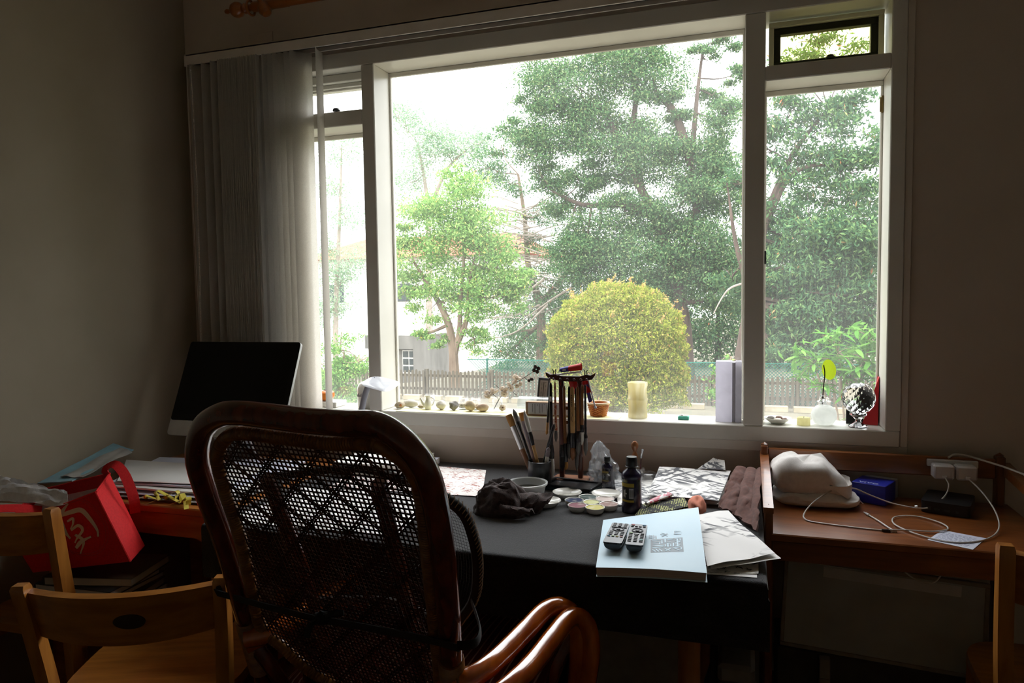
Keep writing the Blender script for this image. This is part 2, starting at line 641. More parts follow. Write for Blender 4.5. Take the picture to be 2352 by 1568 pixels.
def sash(x0, x1, z0, z1, mt_in, mt_pane, w2):
    s = MB()
    w = 0.016
    for (a, b, c, d) in ((x0, x1, z0, z0 + w), (x0, x1, z1 - w, z1), (x0, x0 + w, z0 + w, z1 - w), (x1 - w, x1, z0 + w, z1 - w)):
        s.box(a, b, 0.075, 0.11, c, d, 0.002)
    so = s.build('sash', M_frame, win)
    s = MB()
    a0, a1, c0, c1 = x0 + w, x1 - w, z0 + w, z1 - w
    for (a, b, c, d) in ((a0, a1, c0, c0 + w2), (a0, a1, c1 - w2, c1), (a0, a0 + w2, c0 + w2, c1 - w2), (a1 - w2, a1, c0 + w2, c1 - w2)):
        s.box(a, b, 0.09, 0.12, c, d, 0.002)
    s.build('inner_frame', mt_in, so)
    s = MB(); s.box(a0 + w2, a1 - w2, 0.104, 0.108, c0 + w2, c1 - w2)
    s.build('pane', mt_pane, so, smooth=False)
    s = MB()
    xm = (x0 + x1) / 2 + 0.015
    s.lathe([(0.004, 0), (0.004, 0.014), (0.014, 0.015), (0.016, 0.02), (0.012, 0.027), (0.0, 0.028)], 14, c=(xm, 0.07, z0 + 0.01))
    s.box(xm - 0.01, xm + 0.01, 0.06, 0.08, z0, z0 + 0.014, 0.002)
    s.build('latch', M_blk, so)


sash(0.075, 0.43, 2.157, 2.325, M_dark, M_pane_old, 0.022)
sash(-1.812, -1.458, 2.162, 2.30, M_frame, M_pane, 0.008)
member('head_strip', -1.817, -1.453, 2.30, 2.332, 0.05, 0.12)
q = MB(); q.box(0.430, 0.437, 0.108, 0.13, 2.0, 2.056, 0.001); q.box(0.426, 0.431, 0.112, 0.118, 2.004, 2.052, 0.001)
q.build('hinge', M_brass, win)
q = MB(); q.box(0.063, 0.07, 0.02, 0.05, 1.505, 1.55, 0.002)
q.build('catch', M_blk, win)

# ------------------------------------------------------------------ outside: ground, fence, houses
M_ground = mat('dusty_ground', '#5a5547', '#6b6655', scale=1.2, rough=0.95, bump=0.2, bscale=12)
M_grass = mat('grass_ground', '#6c7a4a', '#8d9468', scale=2.5, rough=0.95, bump=0.3, bscale=30)
def sstep(t):
    t = max(0.0, min(1.0, t))
    return t * t * (3 - 2 * t)


def terrain(u, v):
    # level garden, falling away on the left beyond the fence
    x, y = -60 + 120 * u, 0.3 + 90 * v
    return (x, y, -1.4 - 1.95 * sstep((y - 17.5) / 8) * sstep((-x - 10.0) / 3.5))


q = MB(); q.grid(terrain, 120, 90, thick=0.15)
o = q.build('ground', M_ground); o['kind'] = 'structure'

M_pick = mat('weathered_picket_wood', '#4a4438', '#5f5748', scale=8, rough=0.9, bump=0.2, stretch=(1, 1, 0.15))
fence = thing('picket_fence', 'low weathered wooden picket fence running across behind the garden bushes', 'fence', (-4.5, 16, -1.4))
FP = 0.117
pk = MB()
w, t = 0.033, 0.012
pk.prism([(-w, 0), (w, 0), (w, 0.93), (w * 0.5, 0.985), (-w * 0.5, 0.985), (-w, 0.93)], -t, t, Matrix.Rotation(PI / 2, 4, 'X'))
first = None
n_pick = int(16.6 / FP)
for i in range(n_pick):
    x = -12.9 + i * FP
    hgt = 0.78 - 0.012 * math.sin(i * 1.7)
    if first is None:
        first = pk.build('picket', M_pick, fence, local=True)
        first.location = (x + 4.5, 0, 0)
        first.scale = (1, 1, hgt)
    else:
        copy_child(first, fence, (x + 4.5 + random.uniform(-.008, .008), 0, 0), (0, random.uniform(-.012, .012), 0), (1, 1, hgt * random.uniform(.98, 1.02)))
for z in (-1.2, -0.82):
    q = MB(); q.box(-12.95, 3.75, 16.015, 16.05, z, z + 0.07); q.build('rail', M_pick, fence)
for i in range(9):
    q = MB(); q.box(-12.8 + i * 2.0, -12.7 + i * 2.0, 16.05, 16.15, -1.4, -0.6); q.build('post', M_pick, fence)

M_link = mat('green_wire', '#0f5a49', '#166654', rough=0.5)
cl = thing('chain_link_fence', 'green chain link fence standing behind the picket fence', 'fence', (-1.7, 16.4, -1.4))
q = MB()
pt, hh = 0.085, 1.06
x = -7.0 - hh
while x < 3.7:
    for s in (1, -1):
        a = Vector((x if s == 1 else x + hh, 16.4, -1.4)); b = Vector((x + hh if s == 1 else x, 16.4, -1.4 + hh))
        if a.x > -7.6 and b.x > -7.6:
            q.tube([a, b], 0.0075, 4)
    x += pt
wl = q.build('wire_mesh', M_link, cl, smooth=False); wl['kind'] = 'stuff'
for i in range(6):
    q = MB(); q.tube([(-7.0 + i * 2.13, 16.43, -1.4), (-7.0 + i * 2.13, 16.43, -0.3)], 0.03, 8); q.build('post', M_link, cl)
q = MB(); q.tube([(-7.6, 16.42, -0.34), (3.9, 16.42, -0.34)], 0.015, 6); q.build('rail', M_link, cl)

M_kerb = mat('pale_kerb_stone', '#8a8069', '#9d937b', scale=4, rough=0.9, bump=0.2)
kb = thing('kerb', 'row of pale stone kerb blocks along the foot of the picket fence', 'kerb', (-4.5, 15.4, -1.4))
k0 = None
for i in range(26):
    if i % 5 == 4:
        continue
    if k0 is None:
        q = MB(); q.box(-0.26, 0.26, -0.09, 0.09, 0, 0.14, 0.01); k0 = q.build('block', M_kerb, kb, local=True); k0.location = (-8.2 + i * 0.64, 0, 0)
    else:
        copy_child(k0, kb, (-8.2 + i * 0.64, random.uniform(-.02, .02), 0), (0, 0, random.uniform(-.02, .02)))

M_white = mat('white_render', '#e4e2dc', '#efede8', scale=1, rough=0.9)
M_tile = mat('red_roof_tile', '#9c4a36', '#b05e46', scale=3, rough=0.85, bump=0.3, bscale=8)
M_conc = mat('stained_concrete', '#63615c', '#7d7a75', scale=1.5, rough=0.9, stretch=(1, 1, .3))
M_wind = mat('dark_window_glass', '#2c3436', '#3a4446', rough=0.2)
hs = thing('white_house', 'large white rendered house with red tiled roof behind the trees', 'house', (-21, 44, -3.4))
q = MB(); q.box(-29, -13.2, 40, 50, -3.4, 4.2); q.build('wall', M_white, hs, smooth=False)
q = MB()
q.add([(-29.6, 39.4, 4.2), (-12.6, 39.4, 4.2), (-12.6, 50.6, 4.2), (-29.6, 50.6, 4.2), (-27, 45, 6.0), (-15.2, 45, 6.0)],
      [(0, 1, 5, 4), (1, 2, 5), (2, 3, 4, 5), (3, 0, 4), (3, 2, 1, 0)])
q.build('roof', M_tile, hs, smooth=False)
for i in range(3):
    x = -27.5 + i * 5.0
    q = MB(); q.box(x, x + 1.6, 39.95, 40.05, 1.2, 2.6); wd = q.build('window', M_white, hs, smooth=False)
    q = MB(); q.box(x + 0.1, x + 1.5, 39.9, 39.96, 1.3, 2.5); q.build('pane', M_wind, wd, smooth=False)
pc = thing('concrete_outbuilding', 'small grey concrete outbuilding with a white barred window beside the house', 'building', (-15.5, 29, -3.4))
q = MB(); q.box(-17.6, -14.45, 28, 31, -0.95, -0.3); q.box(-15.02, -14.45, 28, 31, -3.4, -0.95); q.box(-17.6, -15.02, 28.35, 31, -3.4, -0.95)
q.build('wall', M_conc, pc, smooth=False)
wn_ = MB(); wn_.box(-15.72, -15.02, 28.26, 28.36, -2.15, -1.02); wo_ = wn_.build('window', M_white, pc, smooth=False)
for r in range(3):
    for c in range(2):
        q = MB(); q.box(-15.68 + c * 0.34, -15.40 + c * 0.34, 28.22, 28.26, -1.36 - r * 0.36, -1.07 - r * 0.36); q.build('pane', M_wind, wo_, smooth=False)


# ------------------------------------------------------------------ trees and shrubs
def leaf_mesh(name, C, size, aspect, mt, parent=None, droop=0.0, jitter=0.35, up_bias=0.3, off=(0, 0, 0)):
    """one mesh of many bent diamond leaves at the points C"""
    n = len(C)
    d = rng.normal(size=(n, 3)); d[:, 2] -= droop
    d /= np.linalg.norm(d, axis=1)[:, None]
    a = rng.normal(size=(n, 3)); a[:, 2] += up_bias
    s = np.cross(d, a); s /= np.linalg.norm(s, axis=1)[:, None] + 1e-9
    nn = np.cross(d, s)
    L = size * (1 + jitter * rng.uniform(-1, 1, n))[:, None]
    Wd = L * aspect * 0.5
    C = C - np.array(off)
    v = np.stack([C - d * L * 0.5, C + s * Wd - nn * L * 0.06, C + d * L * 0.5, C - s * Wd - nn * L * 0.06], axis=1).reshape(-1, 3)
    me = bpy.data.meshes.new(name)
    me.vertices.add(4 * n); me.loops.add(4 * n); me.polygons.add(n)
    me.vertices.foreach_set('co', v.astype(np.float32).ravel())
    me.loops.foreach_set('vertex_index', np.arange(4 * n, dtype=np.int32))
    me.polygons.foreach_set('loop_start', np.arange(0, 4 * n, 4, dtype=np.int32))
    at = me.attributes.new('tint', 'FLOAT', 'FACE')
    at.data.foreach_set('value', rng.uniform(0, 1, n).astype(np.float32))
    me.update(calc_edges=True)
    me.materials.append(mt)
    ob = bpy.data.objects.new(name, me)
    COL.objects.link(ob)
    if parent is not None:
        ob.parent = parent
    ob['kind'] = 'stuff'
    return ob


def blob_points(blobs, per_m2, clump=0.22, flat=0.85, depth=0.8, shell=0.5):
    out = []
    for (x, y, z, r) in blobs:
        n = int(per_m2 * r * r * 4)
        k = max(5, int(14 * (r / 0.8) ** 1.5))
        u = rng.normal(size=(k, 3)); u /= np.linalg.norm(u, axis=1)[:, None]
        rad = rng.uniform(shell, 1.0, k)[:, None]
        cc = u * rad * np.array([r, r * depth, r * flat]) + np.array([x, y, z])
        pick = rng.integers(0, k, n)
        out.append(cc[pick] + rng.normal(size=(n, 3)) * np.array([1.25, 1.25, 0.6]) * clump * r)
    return np.concatenate(out)


M_bark = mat('grey_brown_bark', '#6d5c4c', '#8b7865', scale=5, rough=0.95, bump=0.4, stretch=(1, 1, .3))
M_bark2 = mat('dark_bark', '#4a3d36', '#64544a', scale=5, rough=0.95, bump=0.4, stretch=(1, 1, .3))
M_twig = mat('bare_grey_twig', '#8f8478', '#a79c90', scale=5, rough=0.95)


def tree(name, label, cat, blobs, paths, lmat, per_m2, size, aspect=0.45, bark=M_bark, r0=0.13, clump=0.22, twigs=True, group=None, droop=0.1, shell=0.5):
    base = paths[0][0]
    root = thing(name, label, cat, (base[0], base[1], base[2]), group=group)
    nodes = []
    for i, p in enumerate(paths):
        sm = catmull(p, 5)
        ra = r0 if i == 0 else r0 * 0.55
        rr = [ra * (1 - 0.8 * k / (len(sm) - 1)) for k in range(len(sm))]
        q = MB(); q.tube(sm, rr, 8)
        q.build('trunk' if i == 0 else 'branch', bark, root)
        nodes += [(p_, r_) for p_, r_ in zip(sm[len(sm) // 3:], rr[len(sm) // 3:])]
    if twigs:
        q = MB()
        for (x, y, z, r) in blobs:
            c = Vector((x, y, z))
            nb, br = min(nodes, key=lambda t: (t[0] - c).length)
            mid = (nb + c) / 2 + Vector((random.uniform(-.2, .2), random.uniform(-.2, .2), -0.1 * r))
            sm = catmull([nb, mid, c], 5)
            q.tube(sm, [max(0.012, br * 0.5) * (1 - 0.6 * k / (len(sm) - 1)) for k in range(len(sm))], 6)
            for _ in range(4):
                e = c + Vector((random.uniform(-1, 1), random.uniform(-.6, .6), random.uniform(-.7, 1))) * r * 0.9
                q.tube([sm[-3], (sm[-3] + e) / 2 + Vector((0, 0, .06)), e], [0.014, 0.01, 0.005], 5)
        q.build('twigs', bark, root)
    P = blob_points(blobs, per_m2, clump=clump, shell=shell)
    leaf_mesh('foliage', P, size, aspect, lmat, root, droop=droop, off=base)
    return root


L_light = leafmat('light_green_leaf', [(0, '#5f8a4a'), (0.4, '#7ea65c'), (0.75, '#97b96c'), (0.95, '#b9cc80'), (1, '#d3c465')])
L_big = leafmat('olive_green_leaf', [(0, '#426447'), (0.4, '#587d52'), (0.8, '#759662'), (1, '#a2ad7c')])
L_dark = leafmat('deep_green_leaf', [(0, '#41654a'), (0.5, '#597d55'), (0.92, '#7a9a62'), (0.985, '#8ca66c'), (1, '#c07a5a')])
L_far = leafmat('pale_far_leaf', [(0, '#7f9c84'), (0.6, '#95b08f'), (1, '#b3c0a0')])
L_bush = leafmat('yellow_green_leaf', [(0, '#66762c'), (0.45, '#8a953a'), (0.8, '#a3a44a'), (0.96, '#b4a260'), (1, '#b07c52')])
L_hedge = leafmat('hedge_leaf', [(0, '#4d7a3a'), (0.6, '#6e9a4c'), (1, '#9ab866')])

T1 = [(-8.48,18.0,4.32,1.15),(-9.46,18.0,3.7,1.03),(-7.63,18.0,3.61,0.98),(-10.01,18.0,2.62,0.98),(-8.37,18.0,2.71,1.22),(-7.08,18.0,2.53,0.83),(-10.27,18.0,1.52,0.61),(-9.14,18.0,1.36,0.81),(-7.67,18.0,1.35,0.92),(-6.89,18.0,1.47,0.63),(-7.84,18.0,0.07,0.57),(-8.32,18.0,4.98,0.65),(-9.92,18.0,0.26,0.38),(-9.16,18.0,0.13,0.37),(-6.53,18.0,1.99,0.55),(-10.45,18.0,3.46,0.54)]
T1p = [[(-8.68,18.0,-1.45),(-8.69,18.0,-0.83),(-8.72,18.0,-0.15),(-8.85,18.0,0.61),(-9.21,18.0,1.37),(-9.65,18.0,2.06),(-10.01,18.0,2.62)],
       [(-8.68,18.0,-0.42),(-8.49,18.0,0.4),(-8.43,18.0,1.36),(-8.3,18.0,2.57),(-8.35,18.0,3.91)],
       [(-8.57,18.0,-0.01),(-8.23,18.0,0.81),(-8.09,18.0,2.03),(-7.78,18.0,3.09)]]
tree('garden_tree', 'bright light green tree with forked trunk just behind the picket fence', 'tree', T1, T1p, L_light, 1000, 0.098, r0=0.2, clump=0.20)
T2 = [(-6.31,21.0,9.21,1.05),(-5.27,21.0,8.24,1.31),(-3.96,21.0,8.94,1.12),(-5.87,21.0,7.29,1.19),(-4.25,21.0,6.87,1.42),(-2.97,21.0,8.41,1.09),(-3.12,21.0,6.07,1.24),(-2.15,21.0,7.37,0.68),(-5.29,21.0,5.52,0.81),(-6.8,21.0,6.5,0.92),(-1.47,21.0,5.67,1.06),(-0.42,21.0,6.94,0.77),(-0.23,21.0,8.25,0.45),(-0.8,21.0,4.67,1.17),(-2.01,21.0,4.19,1.08),(-3.55,21.0,4.13,1.06),(-4.72,21.0,3.32,1.16),(-3.27,21.0,2.7,1.4),(-1.47,21.0,3.06,1.33),(-2.01,21.0,1.96,1.09),(-0.53,21.0,2.47,1.04),(-5.17,21.0,2.17,0.89),(-0.93,21.0,1.38,0.8),(-5.76,21.0,3.07,0.68),(-6.93,21.0,8.12,0.54),(-7.41,21.0,7.14,0.62),(-2.83,21.0,9.63,0.68),(-5.9,21.5,4.6,.7),(-6.4,21.5,5.6,.7),(-5.0,22,2.9,1.0),(-4.2,22,1.4,1.0),(-3.0,22,1.4,1.0),(-1.0,22,7.9,.5),(-0.8,22,6.0,.7),(-2.2,22,6.3,.8),(-4.4,22,5.4,.8),(-1.3,21,8.9,.45),(-0.5,21,9.4,.5)]
T2p = [[(-1.76,21.0,-1.45),(-1.8,21.0,-0.9),(-1.88,21.0,0.55),(-2.22,21.0,2.24),(-2.77,21.0,3.95),(-3.26,21.0,4.96),(-3.83,21.0,6.27),(-4.39,21.0,7.58)],
       [(-2.77,21.0,3.95),(-3.69,21.0,4.42),(-5.15,21.0,4.5),(-6.2,21.0,5.0)],
       [(-2.22,21.0,2.24),(-1.47,21.0,4.16),(-1.61,21.0,5.55),(-1.47,21.0,7.58),(-1.28,21.0,9.17)],
       [(-3.26,21.0,4.96),(-3.54,21.0,6.38),(-3.39,21.0,7.91),(-3.67,21.0,8.91)],
       [(-1.61,21.0,5.55),(-2.15,21.0,7.23),(-2.7,21.0,7.9),(-2.83,21.0,8.4)]]
tree('tall_tree', 'tallest spreading olive green tree filling the middle of the window view', 'tree', T2, T2p, L_big, 1500, 0.094, bark=M_bark2, r0=0.3, clump=0.21)
T3 = [(0.92,17.0,5.99,0.71),(1.74,17.0,5.49,0.84),(2.53,17.0,5.84,0.68),(1.34,17.0,4.54,0.61),(2.45,17.0,4.36,0.83),(0.84,17.0,3.59,0.62),(1.77,17.0,3.1,0.95),(2.67,17.0,2.85,0.87),(0.95,17.0,2.14,0.77),(1.99,17.0,1.78,0.94),(2.84,17.0,1.33,0.77),(1.07,17.0,1.13,0.77),(2.0,17.0,0.68,0.8),(0.65,17.0,0.12,0.63),(0.51,17.0,5.15,0.52),(-0.12,17.0,4.31,0.53),(3.41,17.0,4.82,0.75),(3.54,17.0,2.6,0.85),(1.49,17.0,0.01,0.72),(2.51,17.0,0.02,0.69),(3.57,17.0,0.78,0.76),(1.22,17.0,7.15,0.6),(2.32,17.0,7.02,0.68),(1.71,17.0,8.04,0.59),(1.2,18.5,3,.9),(2.2,18.5,2.6,1.0),(3.1,18.5,2.0,1.0),(1.5,18.5,1.2,1.0),(2.6,18.5,1.0,1.0),(0.6,18.5,1.6,.8),(0.9,18.5,.4,.8),(3.2,18.5,3.6,.8),(1.9,18.5,4.2,.8),(0.4,18.5,2.8,.7),(-.3,18.5,1.8,.7)]
T3p = [[(-0.2,17.0,-1.45),(-0.1,17.0,-0.23),(0.16,17.0,1.37),(0.47,17.0,3.16),(0.83,17.0,4.25),(1.24,17.0,5.09),(1.94,17.0,6.0)],
       [(0.47,17.0,3.16),(1.04,17.0,4.34),(1.65,17.0,4.63),(2.25,17.0,4.53)],
       [(0.16,17.0,1.37),(-0.22,17.0,2.74),(-0.45,17.0,4.33)]]
tr3 = tree('dense_tree', 'dense dark green tree with leaning trunk behind the right-hand window bay', 'tree', T3, T3p, L_dark, 900, 0.135, aspect=0.32, bark=M_bark2, r0=0.17, clump=0.22, droop=0.5)
q = MB(); sm = catmull([(-0.77, 16.7, 0.92), (-0.55, 16.8, 1.35), (-0.33, 16.9, 1.6), (0.1, 17.0, 1.74)], 6); q.tube(sm, [.012 + .025 * k / len(sm) for k in range(len(sm))], 6); q.build('branch', M_twig, tr3)
# unseen trees on the right, added to hold low sky light off wall_left
for (dx, dy, sc, lab) in ((8.2, -2.0, 1.1, 'unseen dense tree added next in line just past the right edge of the window'), (15.5, -4.0, 1.2, 'unseen dense tree added further along the tree line to the right'), (16.0, -12.0, 1.2, 'unseen dense tree added at the near right end of the tree line')):
    t2 = tr3.copy(); COL.objects.link(t2)
    t2.location = (tr3.location.x + dx, tr3.location.y + dy, tr3.location.z)
    t2.scale = (sc, sc, sc); t2.rotation_euler = (0, 0, dx * .13 - 1.0)
    t2['label'] = lab
    for ch in list(tr3.children):
        c = ch.copy(); COL.objects.link(c); c.parent = t2
T4 = [(-8.47,24.0,0.11,1.07),(-7.21,24.0,1.13,1.04),(-9.03,24.0,-0.93,0.82),(-6.35,24.0,1.29,1.01),(-7.89,24.0,3.5,0.61),(-6.68,24.0,2.46,0.85),(-9.81,24.0,6.64,0.9),(-8.74,24.0,5.9,0.71),(-7.52,24.0,4.66,0.69),(-8.08,24.0,1.99,0.79),(-9.08,24.0,7.43,0.62),(-6.19,24.0,-0.22,1.01),(-7.06,24.0,-0.56,0.87)]
T4p = [[(-7.52,24.0,-1.45),(-7.53,24.0,-0.57),(-7.56,24.0,1.13),(-7.99,24.0,2.49),(-8.14,24.0,4.52),(-8.38,24.0,6.21)],
       [(-7.56,24.0,1.13),(-6.68,24.0,2.13),(-5.82,24.0,3.42),(-5.98,24.0,4.9)]]
tr4 = tree('half_bare_tree', 'half bare tree with tangled grey twigs left of the yellow-green bush', 'tree', T4, T4p, L_dark, 600, 0.10, bark=M_bark, r0=0.24, clump=0.24)
# its bare branches
q = MB()
for i in range(90):
    s = Vector((random.uniform(-8.2, -6.9), 23.4 + random.uniform(-.5, .5), random.uniform(0.6, 5.0)))
    dirx = random.choice((-1, -1, 1))
    e = s + Vector((dirx * random.uniform(0.8, 2.4), random.uniform(-.4, .4), random.uniform(-0.7, 0.7)))
    mid = (s + e) / 2 + Vector((0, 0, random.uniform(-0.1, 0.3)))
    sm = catmull([s, mid, e], 5)
    q.tube(sm, [0.028 * (1 - 0.75 * k / (len(sm) - 1)) for k in range(len(sm))], 5)
    for _ in range(3):
        a = sm[random.randrange(3, len(sm))]
        q.tube([a, a + Vector((dirx * random.uniform(.1, .6), random.uniform(-.2, .2), random.uniform(-.5, .4)))], [0.011, 0.004], 4)
q.build('bare_branches', M_twig, tr4)
for (pts, r) in (([(-7.5, 21.4, 0.6), (-6.4, 21.2, 1.3), (-5.6, 21.2, 1.75)], .05), ([(-8.9, 21.3, -0.1), (-7.6, 21.2, .25), (-6.5, 21.2, 1.15)], .04), ([(-8.6, 21.2, 1.1), (-7.6, 21.2, 1.4), (-6.6, 21.2, 2.05)], .05)):
    q = MB(); sm = catmull(pts, 6); q.tube(sm, [r * (1 - .7 * k / (len(sm) - 1)) for k in range(len(sm))][::-1], 6); q.build('branch', M_twig, tr4)
T5 = [(-18.15,34.0,11.36,1.2),(-17.38,34.0,9.85,1.45),(-16.3,34.0,10.72,1.04),(-17.96,34.0,7.97,1.34),(-15.8,34.0,9.73,1.03),(-14.76,34.0,9.65,1.27),(-13.74,34.0,9.8,1.0),(-18.81,34.0,11.9,0.81)]
tree('far_tree', 'pale hazy tree in the distance under the open white sky', 'tree', T5, [[(-17.0,34.0,-3.4),(-16.86,34.0,3.54),(-16.91,34.0,7.18),(-17.37,34.0,10.09)], [(-16.9,34.0,6.2),(-15.6,34.0,8.6),(-14.2,34.0,9.7)]], L_far, 260, 0.14, bark=M_twig, r0=0.25, clump=0.26)
T6 = [(-17.25,26.0,8.29,1.0),(-17.88,26.0,6.58,0.79),(-17.13,26.0,5.16,0.89),(-18.43,26.0,4.03,0.69),(-16.97,26.0,3.19,0.89),(-17.94,26.0,1.42,0.91),(-18.35,26.0,2.83,0.92),(-17.68,26.0,2.41,0.68),(-18.65,26.0,0.82,0.93)]
tree('sparse_tree', 'thin sparse tree seen through the narrow left-hand window bay', 'tree', T6, [[(-18.08,26.0,-3.4),(-17.9,26.0,1.22),(-17.58,26.0,5.18),(-17.37,26.0,8.3)]], L_far, 320, 0.115, bark=M_twig, r0=0.16, clump=0.3)
H2 = [(-1.16,27.0,-0.38,1.49),(-0.16,27.0,0.67,1.3),(1.15,27.0,-0.71,1.42),(2.4,27.0,-0.02,1.38),(3.78,27.0,-0.02,1.34),(-6.5,27.0,0.34,1.49),(-4.47,27.0,0.7,1.6),(-2.7,27.0,0.33,1.37),(-8.44,27.0,-0.41,1.17),(5.26,27.0,-0.02,1.29),(-1.84,27.0,1.91,1.34),(0.4,27.0,1.9,1.3),(2.0,27.0,2.0,1.4),(-3.4,27,2.2,1.4),(3.6,27,2.0,1.4)]
tree('tall_hedge', 'tall dark hedge closing off the view low behind the trees', 'hedge', H2, [[(-1.0, 27.0, -1.45), (-1.0, 27.0, 1.6)]], L_dark, 480, 0.135, bark=M_bark2, r0=0.15, twigs=False, clump=0.34, shell=0.2)
H1 = [(-7.72,10.0,0.43,0.45),(-7.99,10.0,-0.01,0.51),(-7.49,10.0,-0.09,0.45),(-7.7,10.0,-0.5,0.6),(-7.23,10.0,0.18,0.29),(-8.26,10.0,-0.47,0.51),(-7.5,10.0,-0.9,0.6),(-8.1,10,-0.95,0.6)]
tree('rounded_shrub', 'leafy mid green shrub outside the narrow left-hand window bay', 'shrub', H1, [[(-7.75, 10, -1.45), (-7.75, 10, -0.2), (-7.72, 10, 0.4)]], L_hedge, 1500, 0.06, r0=0.05, clump=0.25)
S1 = [(-0.37,11.0,0.02,0.17),(-0.45,11.0,-0.3,0.19),(-0.3,11.0,-0.22,0.17),(-0.41,11.0,-0.54,0.23),(-0.31,11.0,0.23,0.11)]
tree('slender_shrub', 'slender light green shrub standing just behind the tall white box', 'shrub', S1, [[(-0.37, 11, -1.45), (-0.37, 11, -0.5), (-0.35, 11, 0.2)]], L_hedge, 1500, 0.07, r0=0.03, clump=0.3)
# the round yellow-green bush: leaves in a dome of drooping tiers
bu = thing('yellow_green_bush', 'broad rounded yellow-green bush with reddish tips in front of the fence', 'bush', (-2.52, 12, -1.4))
n = 84000
u = rng.normal(size=(n, 3)); u /= np.linalg.norm(u, axis=1)[:, None]
rad = np.clip(1.0 - np.abs(rng.normal(size=n)) * 0.13, 0.45, 1.02)
lump = np.array([1 + 0.13 * noise.noise(Vector((a * 3.1, b * 3.1, c * 5.5))) + 0.07 * noise.noise(Vector((a * 9, b * 9, c * 14))) for a, b, c in u])
hor = np.hypot(u[:, 0], u[:, 1])
wide = np.where(u[:, 2] < 0, 1.0 / np.maximum(hor, 0.55), 1.0 / np.maximum(hor, 0.1) ** 0.12)
P = u * (rad * lump)[:, None] * np.stack([1.42 * wide, 1.35 * wide, np.full(n, 1.33)], axis=1) + np.array([-2.52, 12.0, 0.36])
P = P[P[:, 2] > -1.25]
leaf_mesh('foliage', P, 0.062, 0.42, L_bush, bu, droop=-0.2, up_bias=1.2, off=(-2.52, 12, -1.4))
q = MB()
for i in range(14):
    a = i * 2 * PI / 14
    e = Vector((-2.52 + 1.1 * math.cos(a), 12 + 1.0 * math.sin(a), 0.2 + 0.7 * (i % 3) / 2))
    q.tube(catmull([(-2.52, 12, -1.4), (-2.52 + .25 * math.cos(a), 12 + .25 * math.sin(a), -0.6), e], 4), [.05] * 4 + [.03] * 4 + [.012], 5)
q.build('stems', M_bark2, bu)
# sprigs standing out of its crown
q = MB(); pts = []
for i in range(40):
    th = random.uniform(0, 2 * PI); ph = random.uniform(0.1, 1.2)
    d = Vector((math.sin(ph) * math.cos(th), math.sin(ph) * math.sin(th), math.cos(ph)))
    b = Vector((-2.52 + d.x * 1.45, 12 + d.y * 1.3, 0.33 + d.z * 1.3))
    e = b + (d + Vector((0, 0, .6))).normalized() * random.uniform(.1, .24)
    q.tube([b, e], [.005, .002], 4)
    for k in range(16):
        pts.append(b.lerp(e, random.random()) + Vector((random.gauss(0, .022), random.gauss(0, .022), random.gauss(0, .022))))
sp = q.build('sprigs', M_twig, bu)
leaf_mesh('sprig_leaves', np.array([tuple(p) for p in pts]), 0.055, 0.45, leafmat('russet_leaf', [(0, '#b9a456'), (1, '#cf9a68')]), bu, off=(-2.52, 12, -1.4))

# the big-leaved shrub by the right-hand bay: its nearest leaves are single pieces
M_lf = leafmat('long_green_leaf', [(0, '#4a7834'), (1, '#6c9648')], 0.4)


def fabric_leaf(name, c):
    return leafmat(name, [(0, c), (1, c)], 0.4)


M_lf1 = fabric_leaf('long_leaf_green', '#4f7f35')
M_lf2 = fabric_leaf('long_leaf_pale', '#6f9a4a')
S2 = [(0.99,6.0,0.75,0.24),(1.27,6.0,0.65,0.23),(0.74,6.0,0.62,0.18),(1.08,6.0,0.46,0.24),(1.28,6.0,0.32,0.21),(1.31,6.0,0.87,0.15),(0.93,6.0,0.45,0.2),(1.53,6.0,0.61,0.21),(1.2,6.0,0.1,0.25),(1.42,6,0.0,0.25)]
sh = thing('long_leaved_shrub', 'fresh green shrub with long narrow leaves outside the right-hand bay', 'shrub', (1.15, 6, -1.4))
q = MB()
tips = []
for (x, y, z, r) in S2:
    c = Vector((x, y, z))
    q.tube(catmull([(1.15, 6, -1.4), (1.12 + (x - 1.15) * .4, 6, z - .7), c], 5), [.02] * 5 + [.012] * 5 + [.006], 5)
    for k in range(9):
        t = c + Vector((random.uniform(-1, 1), random.uniform(-1, .4), random.uniform(-.8, 1))) * r
        q.tube([c, (c + t) / 2 + Vector((0, 0, .03)), t], [.006, .005, .003], 4)
        tips.append(t)
q.build('stems', M_bark, sh)


def leaf_blade(name, mt, parent):
    """a long arching leaf folded along its midrib, 1 unit long along +x"""
    s = MB()
    v, f = [], []
    n = 6
    for i in range(n + 1):
        t = i / n
        w = 0.13 * math.sin(PI * min(1, t * 0.95 + 0.05)) ** 0.8
        z = -0.35 * t * t
        v += [Vector((t, -w, z + 0.03)), Vector((t, 0, z)), Vector((t, w, z + 0.03))]
    for i in range(n):
        for k in range(2):
            f.append((i * 3 + k, (i + 1) * 3 + k, (i + 1) * 3 + k + 1, i * 3 + k + 1))
    s.add(v, f)
    return s.build(name, mt, parent, local=True)


